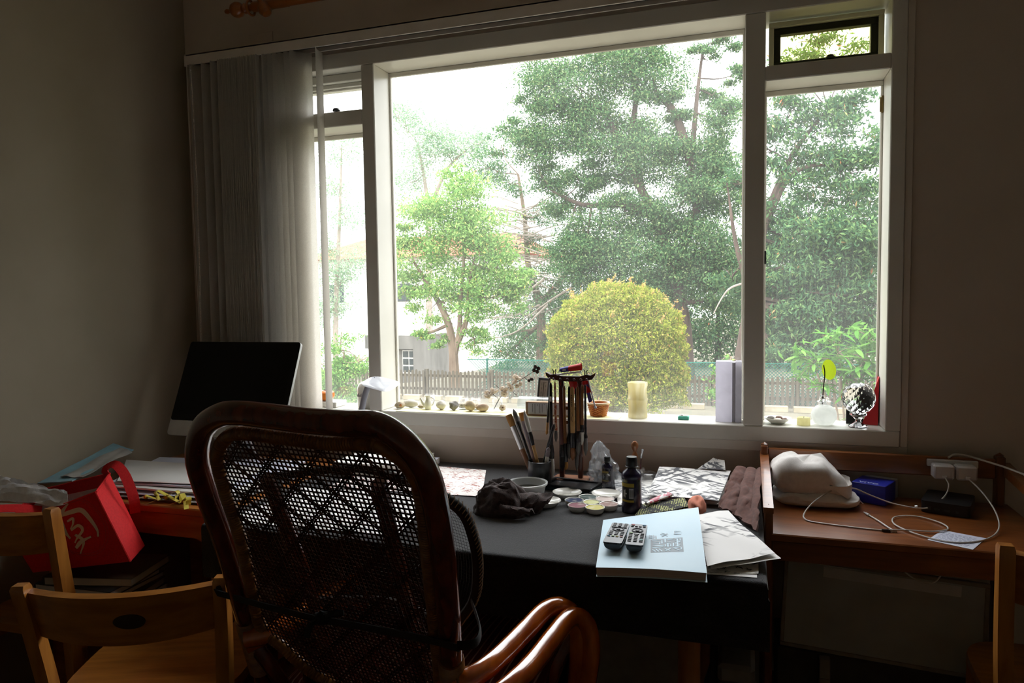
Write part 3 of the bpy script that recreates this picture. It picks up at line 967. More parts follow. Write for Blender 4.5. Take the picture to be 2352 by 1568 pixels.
srcs = [leaf_blade('leaf', M_lf1, sh), leaf_blade('leaf', M_lf2, sh)]
cnt = 0
order = sorted(range(len(tips)), key=lambda i: tips[i].y)
for i in order:
    t = tips[i] - Vector((1.15, 6, -1.4))
    base_a = random.uniform(0, 2 * PI)
    for k in range(5):
        if cnt >= 298:
            break
        a = base_a + k * 2 * PI / 5 + random.uniform(-.3, .3)
        L = random.uniform(.12, .2)
        rot = (random.uniform(-.4, .4), random.uniform(-.5, .35), a)
        if cnt < 2:
            b = srcs[cnt]; b.location = t; b.rotation_euler = rot; b.scale = (L, L, L)
        else:
            copy_child(srcs[cnt % 2], sh, t, rot, (L, L, L))
        cnt += 1
rest = [tuple(t + Vector((random.gauss(0, .05), random.uniform(0, .12), random.gauss(0, .05)))) for t in tips for _ in range(7)]
leaf_mesh('inner_leaves', np.array(rest), 0.14, 0.24, M_lf, sh, droop=0.4, up_bias=1.0, off=(1.15, 6, -1.4))

# ------------------------------------------------------------------ vertical blind and curtain rod
def fabricmat(name, c, trans, c2=None, scale=400, stretch=(1, 1, 1), gloss=0.0):
    m = bpy.data.materials.new(name); m.use_nodes = True
    nt = m.node_tree; nt.nodes.clear()
    tc = nt.nodes.new('ShaderNodeTexCoord')
    mp = nt.nodes.new('ShaderNodeMapping'); mp.inputs['Scale'].default_value = stretch
    nt.links.new(tc.outputs['Object'], mp.inputs['Vector'])
    nz = nt.nodes.new('ShaderNodeTexNoise'); nz.inputs['Scale'].default_value = scale
    nz.inputs['Distortion'].default_value = 0.6
    nt.links.new(mp.outputs[0], nz.inputs['Vector'])
    rp = nt.nodes.new('ShaderNodeValToRGB')
    rp.color_ramp.elements[0].position = .35; rp.color_ramp.elements[1].position = .65
    rp.color_ramp.elements[0].color = lin(c2) if c2 else tuple(v * 0.9 for v in lin(c)[:3]) + (1,)
    rp.color_ramp.elements[1].color = lin(c)
    nt.links.new(nz.outputs['Fac'], rp.inputs['Fac'])
    d = nt.nodes.new('ShaderNodeBsdfDiffuse'); t = nt.nodes.new('ShaderNodeBsdfTranslucent')
    nt.links.new(rp.outputs[0], d.inputs[0]); nt.links.new(rp.outputs[0], t.inputs[0])
    mx = nt.nodes.new('ShaderNodeMixShader'); mx.inputs[0].default_value = trans
    o = nt.nodes.new('ShaderNodeOutputMaterial')
    nt.links.new(d.outputs[0], mx.inputs[1]); nt.links.new(t.outputs[0], mx.inputs[2])
    last = mx
    if gloss:
        g = nt.nodes.new('ShaderNodeBsdfGlossy'); g.inputs['Roughness'].default_value = .15
        m2 = nt.nodes.new('ShaderNodeMixShader'); m2.inputs[0].default_value = gloss
        nt.links.new(mx.outputs[0], m2.inputs[1]); nt.links.new(g.outputs[0], m2.inputs[2])
        last = m2
    nt.links.new(last.outputs[0], o.inputs[0])
    return m


M_slat = fabricmat('blind_fabric', '#f4f2ee', 0.85)
M_rail = mat('white_painted_metal', '#d8d0c6', '#ded7ce', rough=0.4)
M_track = mat('dark_track', '#2b2c2c', '#343535', rough=0.5)
vb = thing('vertical_blind', 'vertical blind with grey-white fabric slats drawn together at the left', 'blind', (-1.9, -0.062, 2.40))
q = MB()
q.box(-2.242, 0.75, -0.088, -0.082, 2.398, 2.442, 0.001); q.box(-2.242, 0.75, -0.036, -0.030, 2.398, 2.442, 0.001); q.box(-2.242, 0.75, -0.088, -0.030, 2.436, 2.442)
q.box(-2.248, -2.238, -0.09, -0.028, 2.394, 2.444, 0.002)
q.build('headrail', M_rail, vb)
q = MB(); q.box(-2.236, 0.74, -0.072, -0.046, 2.410, 2.434); q.build('track', M_track, vb)
sl = MB()
SW, SH = 0.089, 1.455
sl.grid(lambda u, v: ((u - .5) * SW, 0.007 * math.sin(PI * u), -SH * v), 6, 1, thick=0.0007)
s0 = None
spots = [(-2.185, 0.9), (-2.13, 1.0), (-2.085, 1.15)] + [(-2.055 + i * 0.0098, PI / 2 - .25 + random.uniform(-.05, .05)) for i in range(20)] + [(-1.852 + i * 0.026, PI / 2 - .82 + random.uniform(-.12, .12)) for i in range(7)] + [(-1.612, PI / 2 + 0.27)]
for (x, a) in spots:
    lc = (x + 1.9, random.uniform(-.002, .002), -0.002)
    if s0 is None:
        s0 = sl.build('slat', M_slat, vb, local=True); s0.location = lc; s0.rotation_euler = (0, 0, a)
    else:
        copy_child(s0, vb, lc, (0, 0, a))
q = MB()
for i in range(190):
    q.ball((-2.205 + 0.008 * math.sin(i * .02), -0.10, 2.39 - i * 0.0066), 0.0026, n=6, m=4)
bc = q.build('bead_chain', M_rail, vb); bc['kind'] = 'stuff'
q = MB(); q.tube([(-2.23, -0.095, 2.40), (-2.225, -0.095, 1.6), (-2.21, -0.1, 1.13)], 0.0013, 5); q.build('pull_cord', M_rail, vb)

M_pole = wood('varnished_pine', '#8a4a18', '#a55f22', 'x', rough=0.3, coat=0.5)
rod = thing('curtain_rod', 'turned wooden curtain rod finial with ring high above the blind', 'curtain rod', (-1.9, -0.10, 2.6))
q = MB()
prof = [(0.0, 0), (0.007, .002), (0.010, .01), (0.008, .018), (0.006, .024), (.013, .03), (.026, .042), (.031, .058), (.027, .075), (.016, .086), (.018, .095), (.021, .10), (.015, .107), (.013, .125), (.015, .133), (.02, .14), (.02, .3)]
Mx = Matrix.Translation((-2.02, -0.10, 2.583)) @ Matrix.Rotation(PI / 2, 4, 'Y')
q.lathe(prof, 18, M=Mx); q.build('finial', M_pole, rod)
q = MB(); q.tube([(-1.75, -0.10, 2.583), (0.8, -0.10, 2.583)], 0.018, 14); q.build('pole', M_pole, rod)
q = MB()
q.lathe([(0, 0), (.018, .004), (.027, .02), (.024, .04), (.012, .055), (.010, .08), (.0, .081)], 14, M=Matrix.Translation((-1.805, -0.115, 2.537)) @ Matrix.Rotation(-0.5, 4, 'Y'))
q.build('bracket', M_pole, rod)
q = MB(); q.tube([(-1.895 + 0.0, -0.10 + .027 * math.cos(a * PI / 8), 2.581 + .027 * math.sin(a * PI / 8)) for a in range(16)], 0.005, 8, closed=True)
q.build('ring', M_pole, rod)

# ------------------------------------------------------------------ main desk and its black felt cloth
M_desk = wood('desk_wood', '#7a4420', '#9a5a2c', 'x', rough=0.4)
M_leg = wood('desk_leg_wood', '#a06434', '#ba7c48', 'z', rough=0.4)
DX0, DX1, DY0, DY1, DZ = -1.48, 0.038, -0.90, -0.035, 0.742
dk = thing('painting_desk', 'large wooden desk in front of the window, covered with black felt', 'desk', (-0.72, -0.46, 0))
q = MB(); q.box(DX0, DX1, DY0, DY1, DZ - 0.03, DZ, 0.004); q.build('table_top', M_desk, dk)
for x in (-1.36, -0.155):
    for y in (-0.79, -0.14):
        q = MB(); q.tube([(x + .026, y + .026, 0), (x + .026, y + .026, DZ - .03)], 0.028, 14); q.build('leg', M_leg, dk)
q = MB(); q.box(-1.36, -0.1, -0.78, -0.755, DZ - .09, DZ - .03); q.box(-1.36, -0.1, -0.135, -0.11, DZ - .09, DZ - .03); q.build('apron', M_desk, dk)


def feltmat():
    m = mat('black_felt', '#151517', '#232326', scale=160, rough=0.95, bump=0.5, bscale=420, sheen=0.35, spec=0.15)
    nt = m.node_tree
    b = nt.nodes['Principled BSDF']
    tc = nt.nodes['Texture Coordinate']
    v = nt.nodes.new('ShaderNodeTexVoronoi'); v.inputs['Scale'].default_value = 130
    nt.links.new(tc.outputs['Object'], v.inputs['Vector'])
    r = nt.nodes.new('ShaderNodeValToRGB')
    r.color_ramp.elements[0].position = 0.03; r.color_ramp.elements[1].position = 0.09
    r.color_ramp.elements[0].color = (1, 1, 1, 1); r.color_ramp.elements[1].color = (0, 0, 0, 1)
    nt.links.new(v.outputs['Distance'], r.inputs['Fac'])
    old = b.inputs['Base Color'].links[0].from_socket
    mx = nt.nodes.new('ShaderNodeMix'); mx.data_type = 'RGBA'
    mx.inputs['B'].default_value = lin('#5a5a5c')
    nt.links.new(r.outputs[0], mx.inputs['Factor']); nt.links.new(old, mx.inputs['A'])
    nt.links.new(mx.outputs['Result'], b.inputs['Base Color'])
    return m


M_felt = feltmat()
TZ = 0.757          # cloth surface


def cloth_pt(u, v):
    x = -1.50 + u * 1.70
    y = -0.01 - v * 1.06
    ex, ey = DX1 + 0.006, DY0 - 0.008
    dx, dy = max(0.0, x - ex), max(0.0, ey - y)
    hem = 0.118 + 0.006 * math.sin(x * 9)
    z = TZ + 0.0012 * noise.noise(Vector((x * 7, y * 7, 0)))
    if y > DY1 - 0.02:
        z += 0.006 * (0.5 + 0.5 * math.sin(x * 13)) * min(1, (y - DY1 + 0.02) / 0.03)
    px, py = min(x, ex), max(y, ey)
    if dx > 0 or dy > 0:
        d = max(dx, dy)
        bend = min(d, 0.018)
        z = TZ - 0.012 * (bend / 0.018) ** 2 - max(0, d - 0.018) * (1.0 if d < 0.16 else 1.0)
        if dy > 0:
            py = ey - 0.012 * math.sin(min(1, dy / 0.018) * PI / 2) - 0.004 * noise.noise(Vector((x * 6, 0, 3))) * dy * 6
        if dx > 0:
            px = ex + 0.010 * math.sin(min(1, dx / 0.018) * PI / 2)
    return (px, py, z)


q = MB(); q.grid(cloth_pt, 150, 110, thick=-0.004)
tag(q.build('felt_cloth', M_felt, smooth=True, angle=60), 'black lint-flecked felt cloth draped over the painting desk', 'tablecloth')

# ------------------------------------------------------------------ left desk
M_lw = wood('left_desk_wood', '#96561f', '#ba7636', 'x', rough=0.4)
ld = thing('side_desk', 'orange-brown wooden desk in the left corner with the computer on it', 'desk', (-1.9, -0.4, 0))
q = MB(); q.box(-2.31, -1.515, -0.785, -0.03, 0.725, 0.75, 0.004); q.build('table_top', M_lw, ld)
# front apron with rounded inner corners
ap = [(-2.30, 0.725), (-2.30, 0.0), (-2.235, 0.0), (-2.235, 0.60), (-2.215, 0.635), (-2.18, 0.65), (-1.66, 0.65), (-1.625, 0.635), (-1.605, 0.60), (-1.605, 0.0), (-1.53, 0.0), (-1.53, 0.725)]
q = MB(); q.prism(ap, 0.745, 0.77, Matrix.Rotation(PI / 2, 4, 'X')); q.build('front_frame', M_lw, ld)
for x in (-2.30, -1.59):
    q = MB(); q.box(x, x + .06, -0.12, -0.06, 0, 0.725, 0.003); q.build('leg', M_lw, ld)
q = MB(); q.box(-1.56, -1.54, -0.74, -0.12, 0.65, 0.725); q.build('side_apron', M_lw, ld)

# ------------------------------------------------------------------ desktop computer
M_alu = mat('pale_aluminium', '#c4c5c6', '#cccdce', rough=0.35, metal=0.7)
M_scr = mat('black_screen_glass', '#020203', '#030304', rough=0.08, spec=0.25)
M_bez = mat('black_bezel', '#070708', '#09090a', rough=0.15, spec=0.3)
TH = 0.40
cp = thing('desktop_computer', 'slim aluminium desktop computer with large black screen on the left desk', 'computer', (-1.9, -0.30, 0.76))
Mt = Matrix.Translation((-1.897, -0.36, 0.885)) @ Matrix.Rotation(-TH, 4, 'X')


def rrect(w, h, r, x0=0, y0=0, n=5):
    out = []
    for (cx, cy, a0) in ((w / 2 - r, h - r, 0), (-w / 2 + r, h - r, PI / 2), (-w / 2 + r, r, PI), (w / 2 - r, r, 3 * PI / 2)):
        for k in range(n + 1):
            a = a0 + PI / 2 * k / n
            out.append((x0 + cx + r * math.cos(a), y0 + cy + r * math.sin(a)))
    return out


Rx = Matrix.Rotation(PI / 2, 4, 'X')
q = MB(); q.prism(rrect(0.528, 0.388, 0.014), -0.012, 0.0, Mt @ Rx); q.build('housing', M_alu, cp)
q = MB(); q.prism(rrect(0.526, 0.328, 0.012, 0, 0.0592), 0.0, 0.0012, Mt @ Rx); sc_ = q.build('bezel', M_bez, cp)
q = MB(); q.prism(rrect(0.476, 0.268, 0.002, 0, 0.085), 0.0012, 0.0016, Mt @ Rx); q.build('screen', M_scr, cp)
q = MB()
q.grid(lambda u, v: (-1.897 + (u - .5) * .17, -0.30 + 0.14 * (v ** 1.5) - 0.06 * (1 - v) * v * 2, 0.99 - 0.228 * math.sin(v * PI / 2)), 4, 10, thick=0.006)
q.box(-1.982, -1.812, -0.33, -0.15, 0.757, 0.763, 0.002)
q.build('stand', M_alu, cp)

# ------------------------------------------------------------------ rattan armchair
M_rat = mat('varnished_rattan', '#46180b', '#632610', scale=40, rough=0.22, coat=0.7, stretch=(1, 1, .2), bump=0.05)
M_rat2 = mat('amber_rattan', '#9a430c', '#c26418', scale=40, rough=0.16, coat=1.0, ior=1.65, stretch=(1, .3, .3), bump=0.05)
M_wrap = mat('rattan_binding', '#6b3d12', '#8c5a20', scale=50, rough=0.35, coat=0.3)
M_cane = mat('cane_strip', '#371607', '#52270f', scale=60, rough=0.4, coat=0.25)
OUT = [(-1.16,-1.088,0.425),(-1.128,-1.193,0.645),(-1.104,-1.254,0.773),(-1.087,-1.314,0.9),(-1.078,-1.368,1.016),(-1.06,-1.404,1.09),(-1.012,-1.439,1.152),(-0.954,-1.462,1.184),(-0.899,-1.474,1.194),(-0.818,-1.485,1.193),(-0.738,-1.495,1.19),(-0.642,-1.509,1.191),(-0.587,-1.517,1.193),(-0.548,-1.515,1.176),(-0.518,-1.504,1.142),(-0.504,-1.486,1.098),(-0.504,-1.455,1.029),(-0.517,-1.401,0.915),(-0.542,-1.324,0.754),(-0.568,-1.255,0.609)]
INN = [(-0.925,-1.154,0.498),(-0.992,-1.16,0.531),(-1.04,-1.175,0.58),(-1.088,-1.19,0.628),(-1.067,-1.243,0.737),(-1.032,-1.321,0.898),(-1.018,-1.378,1.018),(-1.001,-1.413,1.091),(-0.954,-1.441,1.138),(-0.902,-1.454,1.152),(-0.805,-1.468,1.151),(-0.694,-1.482,1.149),(-0.607,-1.498,1.156),(-0.559,-1.496,1.138),(-0.533,-1.484,1.103),(-0.529,-1.462,1.052),(-0.551,-1.393,0.909),(-0.577,-1.315,0.745),(-0.602,-1.245,0.599),(-0.65,-1.189,0.49),(-0.788,-1.154,0.456)]
rc = thing('rattan_armchair', 'high-backed varnished rattan armchair with woven cane back, seen from behind', 'armchair', (-0.83, -1.0, 0))
pth = catmull([(-1.19, -1.02, 0.02), (-1.175, -1.045, 0.24)] + OUT + [(-0.585, -1.20, 0.45), (-0.60, -1.14, 0.24), (-0.605, -1.12, 0.02)], 6)
q = MB(); q.tube(pth, 0.0235, 14); q.build('back_frame', M_rat, rc)
# thinner pole on the front side of the frame, bound to the outer one
pin = catmull(INN, 10, closed=True)
rr = [0.0135 * (1 + 0.10 * abs(math.sin(i * 1.35))) for i in range(len(pin))]
q = MB()
dense = []
for i in range(len(pin)):
    a, b = pin[i], pin[(i + 1) % len(pin)]
    k = max(1, int((b - a).length / 0.0028))
    for j in range(k):
        dense.append(a.lerp(b, j / k))
q.tube(dense, [0.0145 * (1.0 if (i % 2) else 0.90) for i in range(len(dense))], 10, closed=True)
q.build('bound_inner_frame', M_wrap, rc)
# cane webbing clipped to the inner loop; plane axes: eu along the back, ev up the slope
nP = Vector((.139, .99, .45)).normalized()
eu = Vector((.99, -.139, 0)).normalized()
ev = nP.cross(eu); ev = ev if ev.z > 0 else -ev
O0 = Vector((-0.80, -1.30, 0.0)); O0.z = (-1.047 - .139 * O0.x - .99 * O0.y) / .45
poly = [((p - O0).dot(eu), (p - O0).dot(ev)) for p in pin[::3]]


def clip_line(p, d):
    """parameter intervals where the line p + t d runs inside poly"""
    ts = []
    n_ = len(poly)
    for i in range(n_):
        (x1, y1), (x2, y2) = poly[i], poly[(i + 1) % n_]
        ex, ey = x2 - x1, y2 - y1
        den = d[0] * ey - d[1] * ex
        if abs(den) < 1e-12:
            continue
        t = ((x1 - p[0]) * ey - (y1 - p[1]) * ex) / den
        s_ = ((x1 - p[0]) * d[1] - (y1 - p[1]) * d[0]) / den
        if 0 <= s_ < 1:
            ts.append(t)
    ts.sort()
    return [(ts[i], ts[i + 1]) for i in range(0, len(ts) - 1, 2)]


def strip(mb, p, d, w, off, wob=0.0):
    for (a, b) in clip_line(p, d):
        L = b - a
        if L < 0.01:
            continue
        k = max(2, int(L / 0.05))
        pts = []
        for i in range(k + 1):
            t = a + L * i / k
            wv = wob * noise.noise(Vector((t * 14, p[0] * 31, p[1] * 31)))
            uu, vv = p[0] + d[0] * t - d[1] * wv, p[1] + d[1] * t + d[0] * wv
            pts.append(O0 + eu * uu + ev * vv + nP * off)
        ribbon(mb, pts, w, nP, 0.0012)


us = [c[0] for c in poly]; vs_ = [c[1] for c in poly]
q = MB()
PIT = 0.0108
x = min(us)
while x < max(us):
    strip(q, (x, 0), (0.02, 1.0), 0.0036, 0.0, 0.0012); x += PIT
y = min(vs_)
while y < max(vs_):
    strip(q, (0, y), (1.0, 0.0), 0.0036, 0.0014, 0.0012); y += PIT
q.build('cane_webbing', M_cane, rc)['kind'] = 'stuff'
q = MB()
for s in (1, -1):
    c = -1.2
    while c < 1.2:
        strip(q, (c, 0), (s * 0.72, 0.69), 0.0042, 0.003, 0.001); strip(q, (c + .0085, 0), (s * 0.72, 0.69), 0.0032, 0.003, 0.001)
        c += 0.099
q.build('cane_diagonals', M_cane, rc)['kind'] = 'stuff'
# back struts in front of the webbing
for (pts, r) in (([(-0.665, -1.14, 0.45), (-0.655, -1.27, 0.75), (-0.648, -1.40, 1.06)], .016), ([(-0.96, -1.10, 0.5), (-0.94, -1.21, 0.75), (-0.93, -1.355, 1.04)], .016)):
    q = MB(); q.tube(catmull(pts, 6), r, 10); q.build('back_strut', M_rat, rc)
# seat ring, seat webbing
ring = catmull([(-1.17, -1.09, .40), (-1.19, -.85, .40), (-1.10, -.62, .40), (-.80, -.56, .40), (-.48, -.64, .40), (-.42, -.90, .40), (-.57, -1.17, .40), (-.85, -1.15, .40)], 6, closed=True)
q = MB(); q.tube(ring, 0.02, 10, closed=True); q.build('seat_frame', M_rat, rc)
q = MB(); q.prism([(p.x, p.y) for p in ring], 0.395, 0.405); q.build('seat', M_cane, rc)
for pts in ([(-1.12, -.66, .40), (-1.13, -.64, .2), (-1.12, -.63, .02)], [(-.49, -.68, .40), (-.47, -.66, .2), (-.48, -.65, .02)]):
    q = MB(); q.tube(catmull(pts, 5), .022, 12); q.build('leg', M_rat, rc)
# arms: each a pair of thick canes that rise forward and turn down into the seat
ARM_R = [[(-.592, -1.250, .594), (-.562, -1.270, .615), (-.532, -1.275, .630), (-.502, -1.235, .640), (-.482, -1.165, .646), (-.461, -1.08, .657), (-.437, -1.005, .671), (-.409, -.968, .668), (-.380, -.95, .636), (-.374, -.945, .57), (-.39, -.92, .41)],
         [(-.580, -1.262, .572), (-.520, -1.298, .596), (-.470, -1.292, .612), (-.440, -1.238, .622), (-.420, -1.158, .629), (-.402, -1.07, .643), (-.385, -.998, .655), (-.366, -.966, .648), (-.348, -.95, .615), (-.344, -.945, .54), (-.37, -.93, .40)]]
ARM_L = [[(-1.125, -1.20, .60), (-1.085, -1.18, .607), (-1.052, -1.11, .613), (-1.032, -1.03, .622), (-1.012, -.95, .636), (-1.003, -.89, .642), (-1.010, -.855, .625), (-1.02, -.845, .57), (-1.05, -.835, .41)],
         [(-1.14, -1.185, .575), (-1.115, -1.16, .585), (-1.090, -1.10, .594), (-1.072, -1.02, .604), (-1.055, -.94, .615), (-1.048, -.88, .618), (-1.055, -.85, .60), (-1.065, -.84, .55), (-1.10, -.83, .40)]]
for side in (ARM_R, ARM_L):
    for pts in side:
        q = MB(); q.tube(catmull(pts, 8), 0.0225, 14); q.build('armrest', M_rat2, rc)
for pts in ([(-.385, -.93, .60), (-.43, -.96, .50), (-.45, -.93, .42)], [(-1.04, -.83, .56), (-1.06, -.9, .48), (-1.10, -.86, .42)]):
    q = MB(); q.tube(catmull(pts, 6), .016, 10); q.build('arm_brace', M_rat, rc)
# bindings where arm and leg meet the back
for (a, b, r) in (((-.572, -1.262, .600), (-.525, -1.275, .632), .029), ((-1.128, -1.193, .645), (-1.15, -1.12, .48), .0275), ((-.556, -1.29, .68), (-.566, -1.26, .62), .0275)):
    A, B = Vector(a), Vector(b)
    k = int((B - A).length / 0.0025)
    q = MB(); q.tube([A.lerp(B, i / k) for i in range(k + 1)], [r * (1 if i % 2 else .93) for i in range(k + 1)], 12)
    q.build('binding', M_wrap, rc)
# loop of the seat rail under the back
q = MB(); q.tube(catmull([(-1.13, -1.16, .56), (-1.10, -1.14, .50), (-1.09, -1.10, .42)], 6), .018, 10); q.tube(catmull([(-.98, -1.155, .53), (-1.0, -1.13, .47), (-1.0, -1.11, .41)], 6), .017, 10)
q.build('seat_support', M_rat, rc)

# mesh back support tied on with a black strap
M_blackf = mat('black_strap', '#08080a', '#0d0d10', scale=60, rough=0.85, sheen=.1)
M_edge = mat('striped_binding', '#17130f', '#201a14', rough=0.7)
M_tan = mat('tan_thread', '#8d7152', '#9d8162', rough=0.7)
ls = thing('back_support', 'black mesh back support strapped across the rattan chair back', 'back support', (-0.8, -1.25, 0.75))
edgeR = catmull([(-.60, -1.30, 1.03), (-.55, -1.24, .97), (-.532, -1.215, .90), (-.53, -1.20, .83), (-.545, -1.19, .76), (-.585, -1.20, .70)], 8)
edgeL = catmull([(-1.0, -1.24, 1.01), (-1.04, -1.17, .95), (-1.05, -1.14, .88), (-1.05, -1.12, .81), (-1.035, -1.11, .74), (-1.0, -1.13, .68)], 8)
q = MB(); q.tube(edgeR, .012, 10, flat=(1, .8)); q.tube(edgeL, .012, 10, flat=(1, .8))
q.tube(catmull([(-.60, -1.30, 1.03), (-.8, -1.22, 1.035), (-1.0, -1.24, 1.01)], 8), .009, 8)
q.tube(catmull([(-.585, -1.20, .70), (-.8, -1.10, .69), (-1.0, -1.13, .68)], 8), .009, 8)
q.build('frame', M_edge, ls)
q = MB()
for i in range(2, len(edgeR) - 2):
    p = edgeR[i]
    q.tube([p + Vector((.008, -.0105, -.005)), p + Vector((.0135, -.003, .004)), p + Vector((.009, .008, .009))], .0012, 4)
q.build('edge_stitching', M_tan, ls)['kind'] = 'stuff'


def sup_pt(u, v):
    i = u
    a = edgeL[int(v * (len(edgeL) - 1))]; b = edgeR[int(v * (len(edgeR) - 1))]
    p = a.lerp(b, i)
    return p + Vector((0, .07 * math.sin(PI * i), 0))


q = MB()
nV = len(edgeL) - 1
for k in range(1, 64):
    u = k / 64
    q.tube([sup_pt(u, j / nV) for j in range(0, nV + 1, 4)], .0004, 3, caps=False)
for k in range(1, 46):
    v = k / 46
    # interpolate between stations for an even mesh
    f_ = v * nV; j = int(f_); t = f_ - j
    q.tube([sup_pt(i / 10, j / nV).lerp(sup_pt(i / 10, min(nV, j + 1) / nV), t) for i in range(11)], .0004, 3, caps=False)
q.build('mesh', M_blackf, ls, smooth=False)['kind'] = 'stuff'
STRAP = [(-1.165,-1.235,0.732),(-1.017,-1.258,0.729),(-0.862,-1.280,0.728),(-0.807,-1.288,0.732),(-0.6,-1.322,0.743),(-0.51,-1.345,0.747)]
q = MB()
sp_ = catmull(STRAP, 5)
ribbon(q, [p - nP * 0.012 for p in sp_], 0.021, -nP, 0.002)
q.tube(catmull([(-0.512, -1.360, .747), (-.482, -1.345, .749), (-.486, -1.305, .752), (-.515, -1.25, .757), (-.545, -1.20, .76)], 5), .0095, 8, flat=(1, .25))
q.tube(catmull([(-1.163, -1.248, .732), (-1.145, -1.205, .735), (-1.10, -1.16, .74), (-1.045, -1.12, .745)], 5), .0095, 8, flat=(1, .25))
q.build('strap', M_blackf, ls)
q = MB()
q.ball((-.845, -1.297, .731), .022, .012, .014, nz=.3, ns=2)
q.tube(catmull([(-.845, -1.30, .73), (-.87, -1.305, .715), (-.885, -1.30, .685)], 4), [.006] * 4 + [.007] * 4 + [.008], 6, flat=(1, .5))
q.tube(catmull([(-.84, -1.30, .735), (-.815, -1.31, .748), (-.79, -1.305, .752)], 4), .007, 6, flat=(1, .5))
q.build('knot', M_blackf, ls)

# striped seat cushion
mc = bpy.data.materials.new('striped_cushion'); mc.use_nodes = True
nt = mc.node_tree; b_ = nt.nodes['Principled BSDF']; b_.inputs['Roughness'].default_value = .85
tc = nt.nodes.new('ShaderNodeTexCoord'); wv = nt.nodes.new('ShaderNodeTexWave'); wv.inputs['Scale'].default_value = 16; wv.bands_direction = 'X'
wv.inputs['Distortion'].default_value = .3
nt.links.new(tc.outputs['Object'], wv.inputs['Vector'])
rp = nt.nodes.new('ShaderNodeValToRGB'); rp.color_ramp.elements[0].position = .86; rp.color_ramp.elements[1].position = .93
rp.color_ramp.elements[0].color = lin('#6e2a2c'); rp.color_ramp.elements[1].color = lin('#c9a6a0')
nt.links.new(wv.outputs['Fac'], rp.inputs['Fac']); nt.links.new(rp.outputs[0], b_.inputs['Base Color'])


def cush(u, v):
    a, b = 2 * u - 1, 2 * v - 1
    f_ = (1 - abs(a) ** 4) * (1 - abs(b) ** 4)
    return (-.79 + a * .34 * (1 - .06 * b * b), -.85 + b * .27, .428 + .045 * max(0, f_) ** .4)


q = MB(); q.grid(cush, 22, 20); q.grid(lambda u, v: (cush(1 - u, v)[0], cush(1 - u, v)[1], .428 - .02 * max(0, (1 - abs(2 * u - 1) ** 4) * (1 - abs(2 * v - 1) ** 4)) ** .4), 22, 20)
tag(q.build('seat_cushion', mc), 'dark red striped seat cushion on the rattan armchair', 'cushion')

# ------------------------------------------------------------------ wooden chairs
M_ch = wood('beech_chair_wood', '#955a22', '#b97a34', 'x', rough=0.35, coat=0.35)
M_chz = wood('beech_chair_post', '#955a22', '#b97a34', 'z', rough=0.35, coat=0.35)
M_spot = mat('dark_wood_inlay', '#2a1d12', '#35261a', rough=.4)


def wooden_chair(label, loc, rot, W=0.44, H=0.80, inlay=False):
    c = thing('wooden_chair', label, 'chair', loc, rot)
    hw = W / 2
    for s in (-1, 1):
        q = MB()
        pts = [(s * (hw - .045), -.13, 0), (s * (hw - .03), -.155, .22), (s * (hw - .02), -.175, .45), (s * (hw - .008), -.205, .62), (s * hw, -.235, H)]
        for i in range(len(pts) - 1):
            pass
        sm = catmull(pts, 5)
        v = []
        for p in sm:
            k = 1 - 0.25 * abs(p.z - .45) / .45
            a, b = .015, .0205 * k
            v += [p + Vector((-a, -b, 0)), p + Vector((a, -b, 0)), p + Vector((a, b, 0)), p + Vector((-a, b, 0))]
        n_ = len(sm)
        f = [(0, 3, 2, 1)] + [(i * 4 + k, i * 4 + (k + 1) % 4, (i + 1) * 4 + (k + 1) % 4, (i + 1) * 4 + k) for i in range(n_ - 1) for k in range(4)]
        # rounded top
        o_ = len(v); t = sm[-1]
        v += [t + Vector((-.013, -.012, .008)), t + Vector((.013, -.012, .008)), t + Vector((.013, .012, .008)), t + Vector((-.013, .012, .008))]
        f += [((n_ - 1) * 4 + k, (n_ - 1) * 4 + (k + 1) % 4, o_ + (k + 1) % 4, o_ + k) for k in range(4)] + [(o_, o_ + 1, o_ + 2, o_ + 3)]
        q.add(v, f)
        q.build('back_post', M_chz, c, local=True, angle=50)
        q = MB(); q.tube([(s * (hw - .035), .19, 0), (s * (hw - .04), .175, .42)], [.016, .02], 4); q.build('leg', M_chz, c, local=True)
        q = MB(); q.box(s * (hw - .045) - .008, s * (hw - .045) + .008, -.15, .18, .36, .41); q.build('side_rail', M_ch, c, local=True)

    def rail(u, v):
        a = 2 * u - 1
        return (a * (hw - .01), -.222 - .055 * (1 - a * a) + (1 - v) * -.0 - .012 * (1 - v) + .02 * v, H - .012 - .115 * v - .012 * (1 - a * a) * v)
    q = MB(); q.grid(rail, 20, 4, thick=-0.019); br = q.build('back_rail', M_ch, c, local=True, angle=35)
    if inlay:
        q = MB()
        q.prism([(.036 * math.cos(t * PI / 12), .019 * math.sin(t * PI / 12)) for t in range(24)], -.0015, .0015,
                Matrix.Translation((.03, -.2725, H - .075)) @ Matrix.Rotation(PI / 2 + 0.2, 4, 'X'))
        q.build('inlay', M_spot, br, local=True)
    q = MB()
    seat = [(hw * .98 * math.copysign(abs(math.cos(t)) ** .55, math.cos(t)), .015 + .205 * math.copysign(abs(math.sin(t)) ** .55, math.sin(t))) for t in [k * PI / 24 for k in range(48)]]
    q.prism(seat, .418, .442); q.build('seat', M_ch, c, local=True)
    return c


wooden_chair('light brown wooden chair with curved back rail in the left foreground', (-1.465, -1.096, 0), math.radians(22.5), W=0.45, H=0.75, inlay=True)
wooden_chair('wooden chair by the left wall holding the red bag', (-2.075, -0.87, 0), math.radians(2), W=0.42, H=0.82)
wooden_chair('wooden chair at the right edge of the picture, drawn up to the side table', (0.768, -0.575, 0), math.radians(-3), W=0.43, H=0.845)

